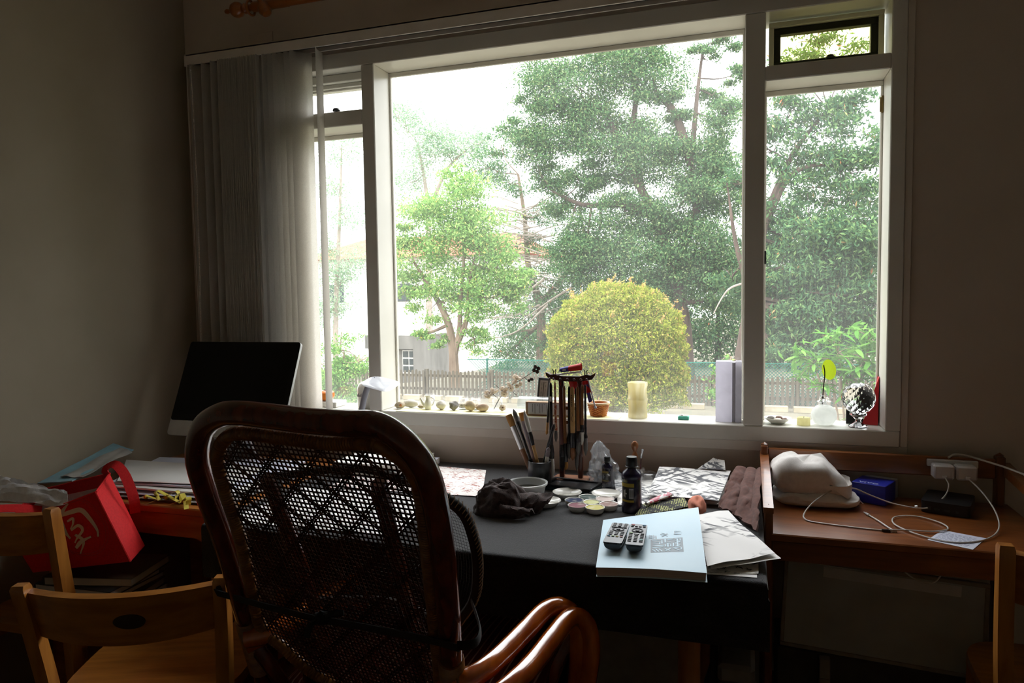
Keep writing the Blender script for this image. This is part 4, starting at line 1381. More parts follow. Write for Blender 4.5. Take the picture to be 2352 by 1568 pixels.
# ------------------------------------------------------------------ side table with raised rails on the right
M_dr = wood('red_brown_table_wood', '#683717', '#8a5024', 'x', rough=0.3, coat=0.4)
M_drz = wood('red_brown_post', '#5e3214', '#7d4822', 'z', rough=0.3, coat=0.4)
dt = thing('side_table', 'red-brown wooden side table with raised back and side rails under the window', 'side table', (0.42, -0.29, 0))
q = MB(); q.box(0.07, 0.775, -0.525, -0.045, 0.723, 0.745, 0.003); q.build('table_top', M_dr, dt)
q = MB(); q.box(0.08, 0.765, -0.505, -0.485, 0.665, 0.723); q.build('front_apron', M_dr, dt)
q = MB(); q.box(0.08, 0.765, -0.075, -0.05, 0.665, 0.723); q.build('back_apron', M_dr, dt)
for (x, y, h) in ((0.055, -0.075, .897), (0.735, -0.075, .897), (0.055, -0.525, .812), (0.755, -0.525, .812)):
    q = MB(); q.box(x, x + .023, y, y + .04, 0, h, .004); q.lathe([(.0115, 0), (.0115, .004), (.0, .012)], 10, c=(x + .0115, y + .02, h - .002)); q.build('post', M_drz, dt)
q = MB(); q.box(0.078, 0.735, -0.066, -0.046, 0.825, 0.887, .003); q.build('back_rail', M_dr, dt)
for x in (0.052, 0.753):
    q = MB()
    q.add([(x, -.53, .802), (x + .027, -.53, .802), (x + .027, -.035, .842), (x, -.035, .842), (x, -.53, .818), (x + .027, -.53, .818), (x + .027, -.035, .872), (x, -.035, .872)],
          [(0, 3, 2, 1), (4, 5, 6, 7), (0, 1, 5, 4), (1, 2, 6, 5), (2, 3, 7, 6), (3, 0, 4, 7)])
    q.build('side_rail', M_dr, dt)
q = MB(); q.box(0.08, 0.765, -0.50, -0.05, 0.10, 0.115); q.build('lower_shelf', M_dr, dt)

# ------------------------------------------------------------------ things on the window sill
SZ = 0.9525
GRP_ST = 'stones on the window sill'
M_whst = mat('white_stone', '#d8d2c6', '#e6e1d6', scale=30, rough=.8, bump=.1)
M_brst = mat('brown_banded_stone', '#8a7c66', '#b7aa94', scale=45, rough=.75, bump=.1)
M_gryst = mat('grey_stone', '#77746f', '#918e88', scale=60, rough=.85, bump=.15)
M_bgst = mat('beige_stone', '#bba98c', '#d9cab0', scale=40, rough=.75, bump=.1)
M_pkst = mat('pinkish_stone', '#b59a84', '#d6c3ad', scale=35, rough=.75, bump=.1)
M_rust = mat('rust_spot', '#9c6238', '#b5794c', rough=.8)


def stone(label, m_, x, y, rx, ry, rz, seed, rot=0, nz=.15, z0=SZ):
    q = MB(); q.ball((0, 0, rz), rx, ry, rz, 18, 12, nz, 1.6, seed)
    zmin = min(p[2] for p in q.v)
    R_ = Matrix.Rotation(rot, 4, 'Z')
    q.v = [tuple(Matrix.Translation((x, y, z0 - zmin)) @ R_ @ Vector(p)) for p in q.v]
    return tag(q.build('stone', m_), label, 'stone', GRP_ST)


YP = mat('yellow_paper', '#ece6b0', '#f0ebbc', scale=8, rough=.7)
q = MB(); q.grid(lambda u, v: (-1.335 + u * .90, -0.013 + v * .085, SZ + .0008), 6, 2, thick=.0006)
tag(q.build('yellow_paper_strip', YP, smooth=False), 'strip of yellow paper laid along the front of the window sill', 'paper')
PZ = SZ + .0009
s_ = stone('brown banded oval stone at the left end of the sill row', M_brst, -1.350, .055, .022, .018, .014, 1.3, .2, z0=PZ)
q = MB(); q.ball((-1.338, .036, PZ + .016), .006, .003, .006); q.build('rust_patch', M_rust, s_)
stone('long white stone behind the brown banded stone', M_whst, -1.318, .092, .034, .016, .016, 2.7, .15)
stone('smallest flat brown stone in the sill row', M_brst, -1.262, .075, .017, .012, .0075, 4.1, -.1, .3, z0=PZ)
stone('round chalky white stone beside the little white jug', M_whst, -1.168, .062, .021, .019, .0185, 5.5, z0=PZ)
stone('angular dark grey stone on the window sill', M_gryst, -1.110, .055, .019, .016, .0175, 7.9, .4, .35, z0=PZ)
stone('round beige stone in front of the two glass jars', M_bgst, -1.038, .055, .0235, .02, .021, 9.2, z0=PZ)
stone('flattened pinkish-beige stone at the right end of the sill row', M_pkst, -.986, .055, .026, .02, .0165, 11.8, z0=PZ)

M_porc = mat('white_porcelain', '#e6e4dc', '#efede6', rough=.2, coat=.4)
M_glass = clearmat('thin_clear_glass', dust=.05, gloss=.12)
M_glass2 = clearmat('clear_plastic_sheet', tint='#f4f6f6', dust=.12, gloss=.12, rough=.08)
jg = thing('milk_jug', 'little white porcelain jug with a long spout in the sill row', 'jug', (-1.232, .06, PZ))
q = MB(); q.lathe([(.011, 0), (.014, .004), (.016, .016), (.014, .03), (.009, .042), (.010, .05), (.013, .057), (.011, .056), (.007, .044), (.012, .03), (.013, .006), (0, .005)], 20, c=(-1.225, .06, PZ))
q.build('body', M_porc, jg)
q = MB(); q.tube(catmull([(-1.230, .06, PZ + .008), (-1.245, .058, PZ + .02), (-1.258, .055, PZ + .046)], 5), [.008] * 4 + [.006] * 4 + [.0045] * 3, 10); q.build('spout', M_porc, jg)
q = MB(); q.tube(catmull([(-1.214, .062, PZ + .05), (-1.200, .064, PZ + .04), (-1.205, .063, PZ + .02), (-1.212, .062, PZ + .015)], 5), .0025, 8); q.build('handle', M_porc, jg)

M_peb = mat('tiny_pebbles', '#6e6455', '#c0b59f', scale=260, rough=.8, bump=.6, bscale=260, lo=.45, hi=.55)


def glass_jar(label, x, y, r, h, fill=0.0, z0=SZ, neck=True):
    t = thing('glass_jar', label, 'jar', (x, y, z0))
    q = MB()
    pr = [(r * .9, .001), (r, .004), (r, h * .74), (r * .82, h * .83), (r * .84, h * .86), (r * .9, h * .9), (r * .9, h), (r * .86, h), (r * .84, h * .88), (r * .78, h * .83), (r * .95, h * .74), (r * .95, .007), (0, .006)]
    q.lathe(pr, 24, c=(x, y, z0)); q.build('glass', M_glass, t)
    if fill:
        q = MB(); q.lathe([(0, .007), (r * .93, .007), (r * .93, h * fill), (0, h * fill + .002)], 18, c=(x, y, z0)); q.build('pebble_fill', M_peb, t)['kind'] = 'stuff'
    return t


glass_jar('small empty glass jar behind the white jug', -1.238, .106, .0225, .058)
glass_jar('glass jar of tiny pebbles, left one of the pair', -1.088, .107, .0225, .05, .45)
glass_jar('glass jar of tiny pebbles, right one of the pair', -1.036, .108, .0225, .05, .45)

tj = glass_jar('narrow glass jar of water holding the cotton twig', -.930, .075, .022, .062, 0)
M_stem = mat('dark_dry_twig', '#2b211c', '#463830', scale=30, rough=.9)
M_petal = fabricmat('dry_white_blossom', '#efe6da', .55)
M_husk = mat('brown_husk', '#6a452f', '#8f6144', scale=40, rough=.9)
tw = thing('blossom_twig', 'dry twig with white tufted blossoms standing in the narrow jar', 'twig', (-.93, .075, SZ + .007))
main = catmull([(-.944, .068, SZ + .009), (-.918, .078, 1.01), (-.88, .082, 1.052), (-.83, .085, 1.083), (-.778, .088, 1.117)], 6)
q = MB(); q.tube(main, [.0018 * (1 - .5 * i / len(main)) for i in range(len(main))], 6); q.build('stem', M_stem, tw)
branches = [[(-.922, .076, 1.0), (-.945, .07, 1.02), (-.962, .066, 1.032)], [(-.905, .078, 1.03), (-.925, .074, 1.048), (-.935, .07, 1.058)], [(-.87, .082, 1.058), (-.865, .08, 1.03), (-.85, .078, 1.02)],
            [(-.82, .085, 1.09), (-.80, .082, 1.075), (-.79, .08, 1.07)], [(-.915, .075, .99), (-.91, .07, .965)]]
for b in branches:
    q = MB(); q.tube(catmull(b, 4), .0011, 5); q.build('side_twig', M_stem, tw)
heads = [(-.972, .066, 1.028), (-.958, .064, 1.022), (-.95, .07, 1.038), (-.968, .06, 1.012), (-.935, .07, 1.03), (-.91, .078, 1.043), (-.895, .074, 1.04), (-.885, .08, 1.06), (-.87, .078, 1.045), (-.858, .08, 1.07), (-.848, .076, 1.055), (-.842, .084, 1.083), (-.832, .078, 1.065), (-.855, .08, 1.088), (-.90, .07, 1.022), (-.908, .07, .968)]
h0 = None
pet = MB()
for k in range(5):
    a = k * 2 * PI / 5
    pet.ball((.0055 * math.cos(a), .0055 * math.sin(a), .002), .005, .005, .0045, 8, 6, .25, 3, k * 1.7)
cen = MB(); cen.ball((0, 0, .003), .003, n=8, m=6)
c0 = None
for i, p in enumerate(heads):
    lc = Vector(p) - Vector((-.93, .075, SZ + .007)); rt_ = (random.uniform(-1.2, 1.2), random.uniform(-1.2, 1.2), random.uniform(0, 6)); sc = random.uniform(.75, 1.15)
    if h0 is None:
        h0 = pet.build('blossom', M_petal, tw, local=True); h0.location = lc; h0.rotation_euler = rt_
        c0 = cen.build('husk', M_husk, h0, local=True)
    else:
        hn = copy_child(h0, tw, lc, rt_, (sc * 1.35, sc * 1.35, sc * 1.35))
        copy_child(c0, hn, (0, 0, 0), (0, 0, 0))
q = MB()
for k in range(4):
    a = .4 + k * PI / 2
    q.ball((-.772 + .010 * math.cos(a), .088, 1.122 + .010 * math.sin(a)), .008, .003, .008, 10, 6, .2)
q.ball((-.79, .083, 1.083), .009, .004, .006, 8, 6, .3); q.ball((-.80, .08, 1.078), .006, .004, .006, 8, 6, .3)
q.build('dark_seed_head', M_stem, tw)

# thermometer
M_thf = mat('grey_plastic', '#4a4d50', '#55585b', rough=.4)
M_thp = mat('pale_scale_plate', '#b7b2b0', '#c2bdbb', rough=.5)
M_print = mat('black_print', '#1c1c1e', '#242426', rough=.6)
th = thing('thermometer', 'upright grey framed thermometer leaning behind the ink box', 'thermometer', (-.757, .108, SZ))
th.rotation_euler = (-.10, .08, .12)
q = MB(); q.box(-.024, .024, -.006, .006, 0, .135, .002); q.build('frame', M_thf, th, local=True)
q = MB(); q.box(-.015, .015, -.0075, -.006, .012, .124); pl = q.build('scale_plate', M_thp, th, local=True)
q = MB()
for k in range(20):
    q.box(-.011, -.005, -.0079, -.0075, .02 + k * .005, .0212 + k * .005); q.box(.004, .010, -.0079, -.0075, .02 + k * .005, .0212 + k * .005)
q.box(-.0012, .0012, -.0085, -.0075, .018, .118)
q.build('scale_print', M_print, pl, local=True)

ac = thing('plastic_tube', 'large clear plastic tube lying on the sill behind the ink box', 'tube', (-.70, .085, SZ))
q = MB(); q.lathe([(.032, 0), (.032, .27), (.0305, .27), (.0305, .002), (.0, .002)], 28, M=Matrix.Translation((-.838, .072, SZ + .033)) @ Matrix.Rotation(PI / 2, 4, 'Y'))
q.build('tube_wall', M_glass2, ac)
M_ibox = mat('brown_card_box', '#8f7255', '#a38567', scale=20, rough=.6)
M_ilab = mat('grey_blue_label', '#c3cbce', '#cdd4d6', scale=10, rough=.6)
ib = thing('ink_box', 'long slim ink box with columns of small dark print on a grey label', 'box', (-.69, .018, SZ))
q = MB(); q.box(-.792, -.585, .004, .034, SZ + .001, SZ + .054, .0015); q.build('carton', M_ibox, ib)
q = MB(); q.box(-.782, -.59, .0032, .004, SZ + .007, SZ + .050); lb = q.build('label', M_ilab, ib)
q = MB()
for c in range(13):
    zz = SZ + .046
    while zz > SZ + .012:
        h_ = random.choice((.0018, .0022, .0012))
        q.box(-.765 + c * .0095, -.7625 + c * .0095, .0029, .0032, zz - h_, zz)
        zz -= h_ + .0011
        if random.random() < .06:
            break
q.build('print_columns', M_print, lb)['kind'] = 'stuff'

# wicker basket
M_wick = mat('orange_wicker', '#a55a22', '#c9803f', scale=60, rough=.5)
M_rim = mat('pale_wicker_rim', '#d8b992', '#e6cda8', scale=60, rough=.5)
bk = thing('wicker_basket', 'small round orange wicker basket with pale rim on the sill', 'basket', (-.522, .062, SZ))
q = MB()
bx, by = -.522, .062
for j in range(11):
    z = SZ + .003 + j * .0042; r = .029 + .0010 * j
    q.tube([(bx + (r + .0012 * math.cos(k * PI / 2 * 1 + (j % 2) * PI)) * math.cos(2 * PI * k / 48), by + (r + .0012 * ((-1) ** ((k // 2) + j))) * math.sin(2 * PI * k / 48), z) for k in range(48)], .0024, 5, closed=True)
q.build('weave', M_wick, bk)['kind'] = 'stuff'
q = MB()
for k in range(24):
    a = 2 * PI * k / 24
    q.tube([(bx + .0285 * math.cos(a), by + .0285 * math.sin(a), SZ), (bx + .040 * math.cos(a), by + .040 * math.sin(a), SZ + .05)], .0018, 5)
q.build('stakes', M_wick, bk)
q = MB(); q.lathe([(0, .001), (.028, .001), (.028, .003), (0, .003)], 20, c=(bx, by, SZ)); q.build('base', M_wick, bk)
q = MB(); q.tube([(bx + .0405 * math.cos(2 * PI * k / 40), by + .0405 * math.sin(2 * PI * k / 40), SZ + .050) for k in range(40)], .0042, 8, closed=True); q.build('rim', M_rim, bk)

# onyx vase shaped like bamboo
M_onyx = fabricmat('cream_onyx', '#fbf9ee', .66, '#e4dcb0', 22, (1, 1, .3), .06)
q = MB()
q.lathe([(.034, 0), (.036, .004), (.0345, .02), (.0335, .035), (.035, .058), (.037, .066), (.0375, .070), (.035, .074), (.0335, .09), (.034, .108), (.0365, .118), (.0372, .126), (.0365, .131), (.031, .131), (.030, .12), (.029, .02), (0, .015)], 32, c=(-.375, .065, SZ))
tag(q.build('onyx_vase', M_onyx), 'cream translucent onyx vase shaped like a bamboo joint', 'vase')
M_grn = mat('teal_card', '#3f9a86', '#4aa892', rough=.6)
t_ = thing('match_box', 'tiny teal box with a pale top on the sill', 'box', (-.208, .06, SZ))
q = MB(); q.box(-.227, -.189, .045, .075, SZ, SZ + .012, .001); q.build('tray', M_grn, t_)
q = MB(); q.box(-.222, -.194, .05, .07, SZ + .012, SZ + .0145); q.ball((-.214, .06, SZ + .016), .006, .006, .003); q.build('contents', M_porc, t_)
M_wcard = mat('white_card', '#dcd9e0', '#e4e1e8', scale=120, rough=.55)
M_wlan = fabricmat('thin_white_card', '#eceaf2', .62, '#e4e2ea', 25)
M_wcard2 = mat('grey_card_strip', '#a5a3ac', '#b0aeb6', rough=.55)
bx_ = thing('tall_box', 'tall narrow white card box standing against the right mullion', 'box', (-.052, .06, SZ))
q = MB(); q.box(-.096, -.040, .036, .10, SZ, SZ + .214, .001); q.build('body', M_wlan, bx_)
q = MB(); q.box(-.040, -.0285, .040, .096, SZ + .001, SZ + .2115); q.build('grey_edge', M_wcard2, bx_)
q = MB(); q.box(-.0285, -.008, .036, .10, SZ, SZ + .214, .001); q.build('cover_flap', M_wlan, bx_)

# right bay
def bowl(prof_r, h, n=28, th=.002):
    """open dish profile"""
    r = prof_r
    return [(r * .45, 0), (r * .5, .001), (r * .8, h * .55), (r, h), (r - th, h), (r * .78, h * .55 + th), (r * .45, .004), (0, .0035)]


q = MB(); q.lathe(bowl(.046, .02), 32, c=(.112, .055, SZ)); tag(q.build('saucer', M_porc), 'white saucer holding a few pebbles on the right-hand sill', 'dish')
M_dkp = mat('brown_pebble', '#6b4d3c', '#8e7060', scale=50, rough=.6)
for (lab, mm, dx, dy, rx, ry, rz, sd) in (('grey pebble on the left in the white saucer', M_gryst, -.022, 0, .015, .011, .009, 1), ('reddish brown pebble at the back of the white saucer', M_dkp, .005, .012, .013, .01, .009, 2), ('pale pebble in front in the white saucer', M_whst, .0, -.012, .015, .009, .007, 3), ('dark pebble on the right in the white saucer', M_dkp, .024, -.002, .010, .01, .007, 5)):
    q = MB(); q.ball((.112 + dx, .055 + dy, SZ + .0055 + rz), rx, ry, rz, 14, 10, .2, 2, sd); tag(q.build('pebble', mm), lab, 'pebble', 'pebbles in the saucer')
M_wax = fabricmat('cream_wax', '#f4f1d4', .65, '#e9e5c0', 30)
cd = thing('small_candle', 'short cream candle beside the round white vase', 'candle', (.195, .04, SZ))
q = MB(); q.lathe([(.0215, 0), (.0215, .024), (.019, .026), (.017, .0245), (0, .024)], 24, c=(.195, .04, SZ)); q.build('wax', M_wax, cd)
q = MB(); q.tube([(.195, .04, SZ + .024), (.196, .04, SZ + .030)], .0008, 5); q.build('wick', M_blk, cd)
M_frost = fabricmat('frosted_white_glass', '#f6f8f6', .8, '#eceeec', 30, (1, 1, 1), .04)
vz = thing('round_vase', 'round frosted white vase with a clear crystal mouth', 'vase', (.261, .062, SZ))
q = MB(); q.lathe([(.018, 0), (.03, .004), (.0395, .02), (.0415, .034), (.038, .05), (.028, .062), (.021, .066), (.018, .066), (.0, .06)], 32, c=(.261, .062, SZ)); q.build('body', M_frost, vz)
q = MB(); q.lathe([(.021, .066), (.0205, .076), (.024, .08), (.0225, .082), (.018, .078), (.018, .066)], 24, c=(.261, .062, SZ)); q.build('neck', M_glass, vz)
M_cry = mat('clear_crystal', '#ffffff', '#ffffff', rough=.02, trans=1.0, ior=1.5)
q = MB()
for (dx, dz, r) in ((-.012, .086, .008), (-.004, .092, .009), (.009, .088, .007), (.0, .084, .008)):
    q.ball((.261 + dx, .06, SZ + dz), r, r, r, 7, 5, .15, 2, dx * 90)
q.build('crystals', M_cry, vz, smooth=False)
M_leafy = fabricmat('lime_leaf', '#a9bf2c', .5)
ps = thing('single_leaf', 'single round lime green leaf on a dark stem in the round vase', 'leaf', (.262, .062, SZ + .075))
q = MB(); q.tube(catmull([(.256, .062, SZ + .07), (.258, .062, SZ + .12), (.262, .06, SZ + .175), (.258, .058, SZ + .205)], 5), .0018, 6); q.build('stem', M_stem, ps)
q = MB()
def leafpt(u, v):
    a = 2 * PI * u
    r = v * .036 * (1 + .12 * math.cos(a))
    dx, dz = r * .62 * math.cos(a), r * .95 * math.sin(a)
    return (.268 + dx + .004, .062 - .006 * (dx / .02) ** 2 * .6, SZ + .190 + dz - .2 * dx)
q.grid(leafpt, 28, 5); q.build('leaf_blade', M_leafy, ps)

# crystal ball
cb = thing('crystal_ball', 'faceted crystal ball on a clear glass foot, by the right end of the sill', 'ornament', (.365, .045, SZ))
import bmesh
bm = bmesh.new()
for k in range(130):
    zf = 1 - 2 * (k + .5) / 130; a = k * PI * (3 - math.sqrt(5)); rr_ = math.sqrt(1 - zf * zf)
    bm.verts.new((.0535 * rr_ * math.cos(a), .0535 * rr_ * math.sin(a), .0535 * zf))
bmesh.ops.convex_hull(bm, input=bm.verts)
q = MB(); bm.verts.index_update()
q.add([Vector(v.co) + Vector((.365, .045, 1.049)) for v in bm.verts], [tuple(v.index for v in f.verts) for f in bm.faces]); bm.free()
q.build('ball', M_cry, cb, smooth=False)
q = MB(); q.lathe([(.030, 0), (.031, .003), (.02, .010), (.010, .016), (.009, .024), (.014, .030), (.026, .040), (.027, .046), (.015, .047), (0, .046)], 20, c=(.365, .045, SZ)); q.build('foot', M_cry, cb)
M_redc = mat('red_card', '#c22228', '#cf2c30', rough=.45)
q = MB(); q.add([(.385, .10, SZ), (.432, .085, SZ), (.432, .115, SZ), (.388, .112, SZ), (.425, .10, SZ + .13), (.434, .09, SZ + .165), (.434, .115, SZ + .165), (.428, .112, SZ + .13)], [(0, 3, 2, 1), (4, 5, 6, 7), (0, 1, 5, 4), (1, 2, 6, 5), (2, 3, 7, 6), (3, 0, 4, 7)])
tag(q.build('red_folder', M_redc, smooth=False), 'bright red folder leaning in the corner behind the crystal ball', 'folder')
q = MB(); q.box(.335, .378, .098, .106, SZ, SZ + .05, .001); q.box(.372, .39, .10, .108, SZ, SZ + .13, .001)
tag(q.build('black_card', M_blk), 'black card standing between the crystal ball and the red folder', 'card')

# left bay
q = MB(); q.box(-1.745, -1.628, .015, .10, SZ, SZ + .022, .002); tag(q.build('flat_box', M_porc), 'flat white box under the orange persimmon', 'box')
M_pers = mat('orange_persimmon', '#e0701a', '#ee8a2a', scale=12, rough=.3, coat=.3, sss=.2)
pm = thing('persimmon', 'ripe orange persimmon on a white box behind the blind slat', 'fruit', (-1.70, .055, SZ + .022))
q = MB(); q.lathe([(.0, .001), (.018, .001), (.03, .01), (.036, .022), (.034, .036), (.024, .044), (.012, .045), (0, .042)], 24, c=(-1.70, .055, SZ + .022)); q.build('fruit_body', M_pers, pm)
q = MB()
for k in range(4):
    a = k * PI / 2 + .4
    q.ball((-1.70 + .008 * math.cos(a), .055 + .008 * math.sin(a), SZ + .022 + .045), .008, .006, .002, 8, 5)
q.build('calyx', M_stem, pm)
wb = thing('white_bottle', 'white dome-topped bottle with a faint printed band behind the desk lamp', 'bottle', (-1.50, .05, SZ))
q = MB(); q.lathe([(.038, 0), (.040, .004), (.040, .07), (.039, .085), (.033, .100), (.02, .109), (0, .112)], 28, c=(-1.50, .05, SZ)); q.build('body', M_porc, wb)
q = MB()
for k in range(9):
    a = -2.3 + k * .13
    q.box(-1.50 + .0405 * math.cos(a) - .002, -1.50 + .0405 * math.cos(a) + .002, .05 + .0405 * math.sin(a) - .001, .05 + .0405 * math.sin(a) + .001, SZ + .05, SZ + .056 + .004 * (k % 3))
q.build('printed_band', mat('pale_grey_print', '#a8a6aa', '#b2b0b4', rough=.6), wb)

# desk lamp
M_lamp = mat('white_gloss_plastic', '#d4d6dc', '#dcdee4', rough=.18, coat=.5)
M_lgrey = mat('grey_lamp_arm', '#9a9ca6', '#a6a8b0', rough=.3)
dl = thing('desk_lamp', 'white desk lamp with curved grey arm and flat oval head', 'lamp', (-1.44, -.13, TZ))
q = MB(); q.lathe([(0, 0), (.07, 0), (.072, .006), (.06, .014), (.02, .018), (0, .018)], 28, c=(-1.44, -.13, TZ)); q.build('base', M_lamp, dl)
q = MB(); q.tube(catmull([(-1.44, -.13, TZ + .01), (-1.436, -.125, .87), (-1.427, -.12, .97), (-1.408, -.12, 1.04), (-1.383, -.12, 1.083), (-1.36, -.12, 1.092)], 6), .0125, 12, flat=(1.0, .7)); q.build('arm', M_lgrey, dl)
q = MB()
def head(u, v, s):
    # flat rounded paddle reaching from the arm towards the room, tipped down at its near end
    a = 2 * PI * u
    ca, sa = math.cos(a), math.sin(a)
    x = .062 * math.copysign(abs(ca) ** .45, ca) * v
    y = .052 * math.copysign(abs(sa) ** .45, sa) * v * (1 - .25 * (ca if ca < 0 else 0) ** 2)
    return (-1.325 + x + .12 * y, -.150 + y, 1.081 - .22 * x + .26 * y + s * .0045 * (1 - v ** 6) ** .5 + (.004 * math.sin(2 * a) * v * (1 - v) if s > 0 else 0))
q.grid(lambda u, v: head(u, v, 1), 28, 6); q.build('head', M_lamp, dl)
q = MB(); q.grid(lambda u, v: head(1 - u, v, -1), 28, 6)
q.build('diffuser', mat('lamp_underside', '#8b93a8', '#9aa2b6', rough=.3), dl)

# ------------------------------------------------------------------ things on the painting desk
def brush(label, tip, butt, rh, rb, cols, fr, flat=False, group=None, loop=False, name='paint_brush'):
    """tip -> butt axis. fr = bristle share, ferrule share"""
    T, B_ = Vector(tip), Vector(butt)
    low = T if T.z < B_.z else B_
    t = thing(name, label, 'brush', low, group=group)
    L = (B_ - T).length
    d = (B_ - T) / L
    a, b = fr
    P = lambda s: T + d * (L * s)
    fl = (1.0, .45) if flat else None
    q = MB()
    if flat:
        q.tube([P(0), P(a * .3), P(a)], [rb * 1.0, rb * 1.05, rb * .9], 10, flat=(1.0, .35))
    else:
        q.tube([P(0), P(a * .12), P(a * .35), P(a * .65), P(a)], [.0006, rb * .45, rb * .95, rb, rb * .8], 10)
    q.build('bristles', cols[2], t)
    q = MB()
    if flat:
        q.tube([P(a), P(a + b)], [rb * .92, rb * .8], 10, flat=(1.0, .4))
    else:
        q.tube([P(a), P(a + b * .4), P(a + b)], [rb * .92, rb * 1.0, rh * 1.1], 10)
    q.build('ferrule', cols[1], t)
    q = MB()
    q.tube([P(a + b), P(a + b + .1), P(.97), P(1)], [rh, rh * 1.05, rh * .85, rh * .5], 10, flat=(1.6, .5) if flat else None)
    q.build('handle', cols[0], t)
    if loop:
        q = MB(); q.tube([P(.985) + Vector((0, 0, 0)), P(1) + Vector((.002, 0, .006)), P(1) + Vector((0, 0, .012)), P(1) + Vector((-.002, 0, .006)), P(.985)], .0006, 4); q.build('hanging_loop', M_redc, t)
    return t


M_pot = mat('dark_grey_ceramic', '#191a1c', '#242527', scale=40, rough=.35, coat=.2)
q = MB(); q.lathe([(.039, 0), (.041, .003), (.041, .082), (.0405, .087), (.0375, .088), (.037, .084), (.037, .006), (0, .005)], 32, c=(-.664, -.255, TZ))
tag(q.build('brush_pot', M_pot), 'dark grey cylindrical brush pot with brushes standing in it', 'pot')
M_hblk = mat('black_lacquer_handle', '#131215', '#1e1c20', rough=.25, coat=.4)
M_hbrn = mat('brown_handle', '#7a4a26', '#95602f', rough=.35, coat=.3, scale=30)
M_htan = mat('bamboo_handle', '#b98d55', '#c9a068', rough=.4, scale=30)
M_hred = mat('dark_red_handle', '#4a1713', '#5d201a', rough=.3, coat=.4)
M_horg = mat('orange_patterned_handle', '#b85a2c', '#d9b79a', rough=.4, scale=90, lo=.48, hi=.52)
M_hpur = mat('mauve_grey_handle', '#7d7078', '#8c7f87', rough=.4)
M_silv = mat('silver_ferrule', '#b9b9ba', '#c6c6c7', rough=.25, metal=.8)
M_bwht = mat('white_bristle', '#c9c6bd', '#dad7ce', rough=.8, scale=120, stretch=(1, 1, .1))
M_btan = mat('tan_bristle', '#a3743a', '#bd8d4e', rough=.8, scale=120, stretch=(1, 1, .1))
M_bgry = mat('grey_stained_bristle', '#4b4a4a', '#77746f', rough=.8, scale=60, stretch=(1, 1, .2))
M_bdrk = mat('ink_black_bristle', '#1f1e20', '#39373a', rough=.8, scale=60)
G1 = 'brushes in the grey pot'
brush('flat brush with tan bristles and silver ferrule leaning left in the pot', (-.772, -.262, 1.0), (-.682, -.255, .77), .0055, .012, (M_hbrn, M_silv, M_btan), (.17, .34), True, G1)
brush('black handled brush with pointed grey bristles in the pot', (-.752, -.268, 1.022), (-.668, -.262, .77), .0055, .008, (M_hblk, M_hblk, M_bgry), (.17, .12), group=G1)
brush('wide flat brush with square tan bristles and mauve handle in the pot', (-.729, -.238, 1.006), (-.665, -.240, .77), .006, .014, (M_hpur, M_hpur, M_btan), (.12, .3), True, G1)
brush('white bristled brush with black ferrule and bamboo handle in the pot', (-.712, -.274, 1.02), (-.652, -.262, .77), .0058, .0085, (M_htan, M_hblk, M_bwht), (.30, .18), group=G1)
brush('dark slim brush leaning right out of the pot', (-.609, -.262, .975), (-.672, -.248, .77), .0048, .0055, (M_hblk, M_hblk, M_bdrk), (.12, .1), group=G1)
brush('short pale brush at the right of the pot', (-.628, -.268, .895), (-.648, -.262, .77), .006, .0075, (M_bwht, M_hpur, M_hpur), (.15, .1), group=G1)

# brush rack
M_rk = wood('dark_rosewood', '#38190e', '#552815', 'z', rough=.3, coat=.4)
M_rkb = wood('rosewood_base', '#6d4630', '#8a5f46', 'x', rough=.4, coat=.2)
rk = thing('brush_rack', 'dark wooden hanging brush rack with upturned crossbeam on a stepped base', 'brush rack', (-.568, -.182, TZ))
q = MB(); q.box(-.640, -.497, -.226, -.138, TZ, TZ + .010, .002); q.box(-.630, -.507, -.216, -.148, TZ + .010, TZ + .018, .002); q.build('base', M_rkb, rk)
for x in (-.603, -.5375):
    q = MB(); q.box(x - .0085, x + .0085, -.190, -.174, TZ + .018, 1.128, .002); q.build('post', M_rk, rk)
for z in (1.012, .962):
    q = MB(); q.box(-.595, -.546, -.187, -.177, z, z + .012, .001); q.build('rung', M_rk, rk)
q = MB()
bp = [(-.657, 1.142), (-.651, 1.140), (-.64, 1.134), (-.622, 1.136), (-.60, 1.130), (-.535, 1.130), (-.515, 1.136), (-.497, 1.134), (-.486, 1.140), (-.480, 1.144), (-.482, 1.134), (-.492, 1.120), (-.51, 1.117), (-.53, 1.112), (-.605, 1.112), (-.625, 1.117), (-.645, 1.120), (-.655, 1.132)]
q.prism(bp, .172, .194, Matrix.Rotation(PI / 2, 4, 'X')); q.build('crossbeam', M_rk, rk)
for x in (-.638, -.624, -.60, -.575, -.552, -.528, -.508):
    q = MB(); q.tube([(x, -.194, 1.119), (x, -.208, 1.121)], .0022, 6); q.ball((x, -.210, 1.1215), .0042, n=8, m=6); q.build('peg', M_rk, rk)
for x in (-.628, -.516):
    q = MB(); q.tube([(x - .004, -.183, 1.134), (x - .003, -.183, 1.146), (x - .006, -.183, 1.152)], .0018, 5); q.tube([(x + .004, -.183, 1.134), (x + .003, -.183, 1.146), (x + .006, -.183, 1.152)], .0018, 5); q.build('clip', M_blk, rk)
G2 = 'brushes hanging on the rack'
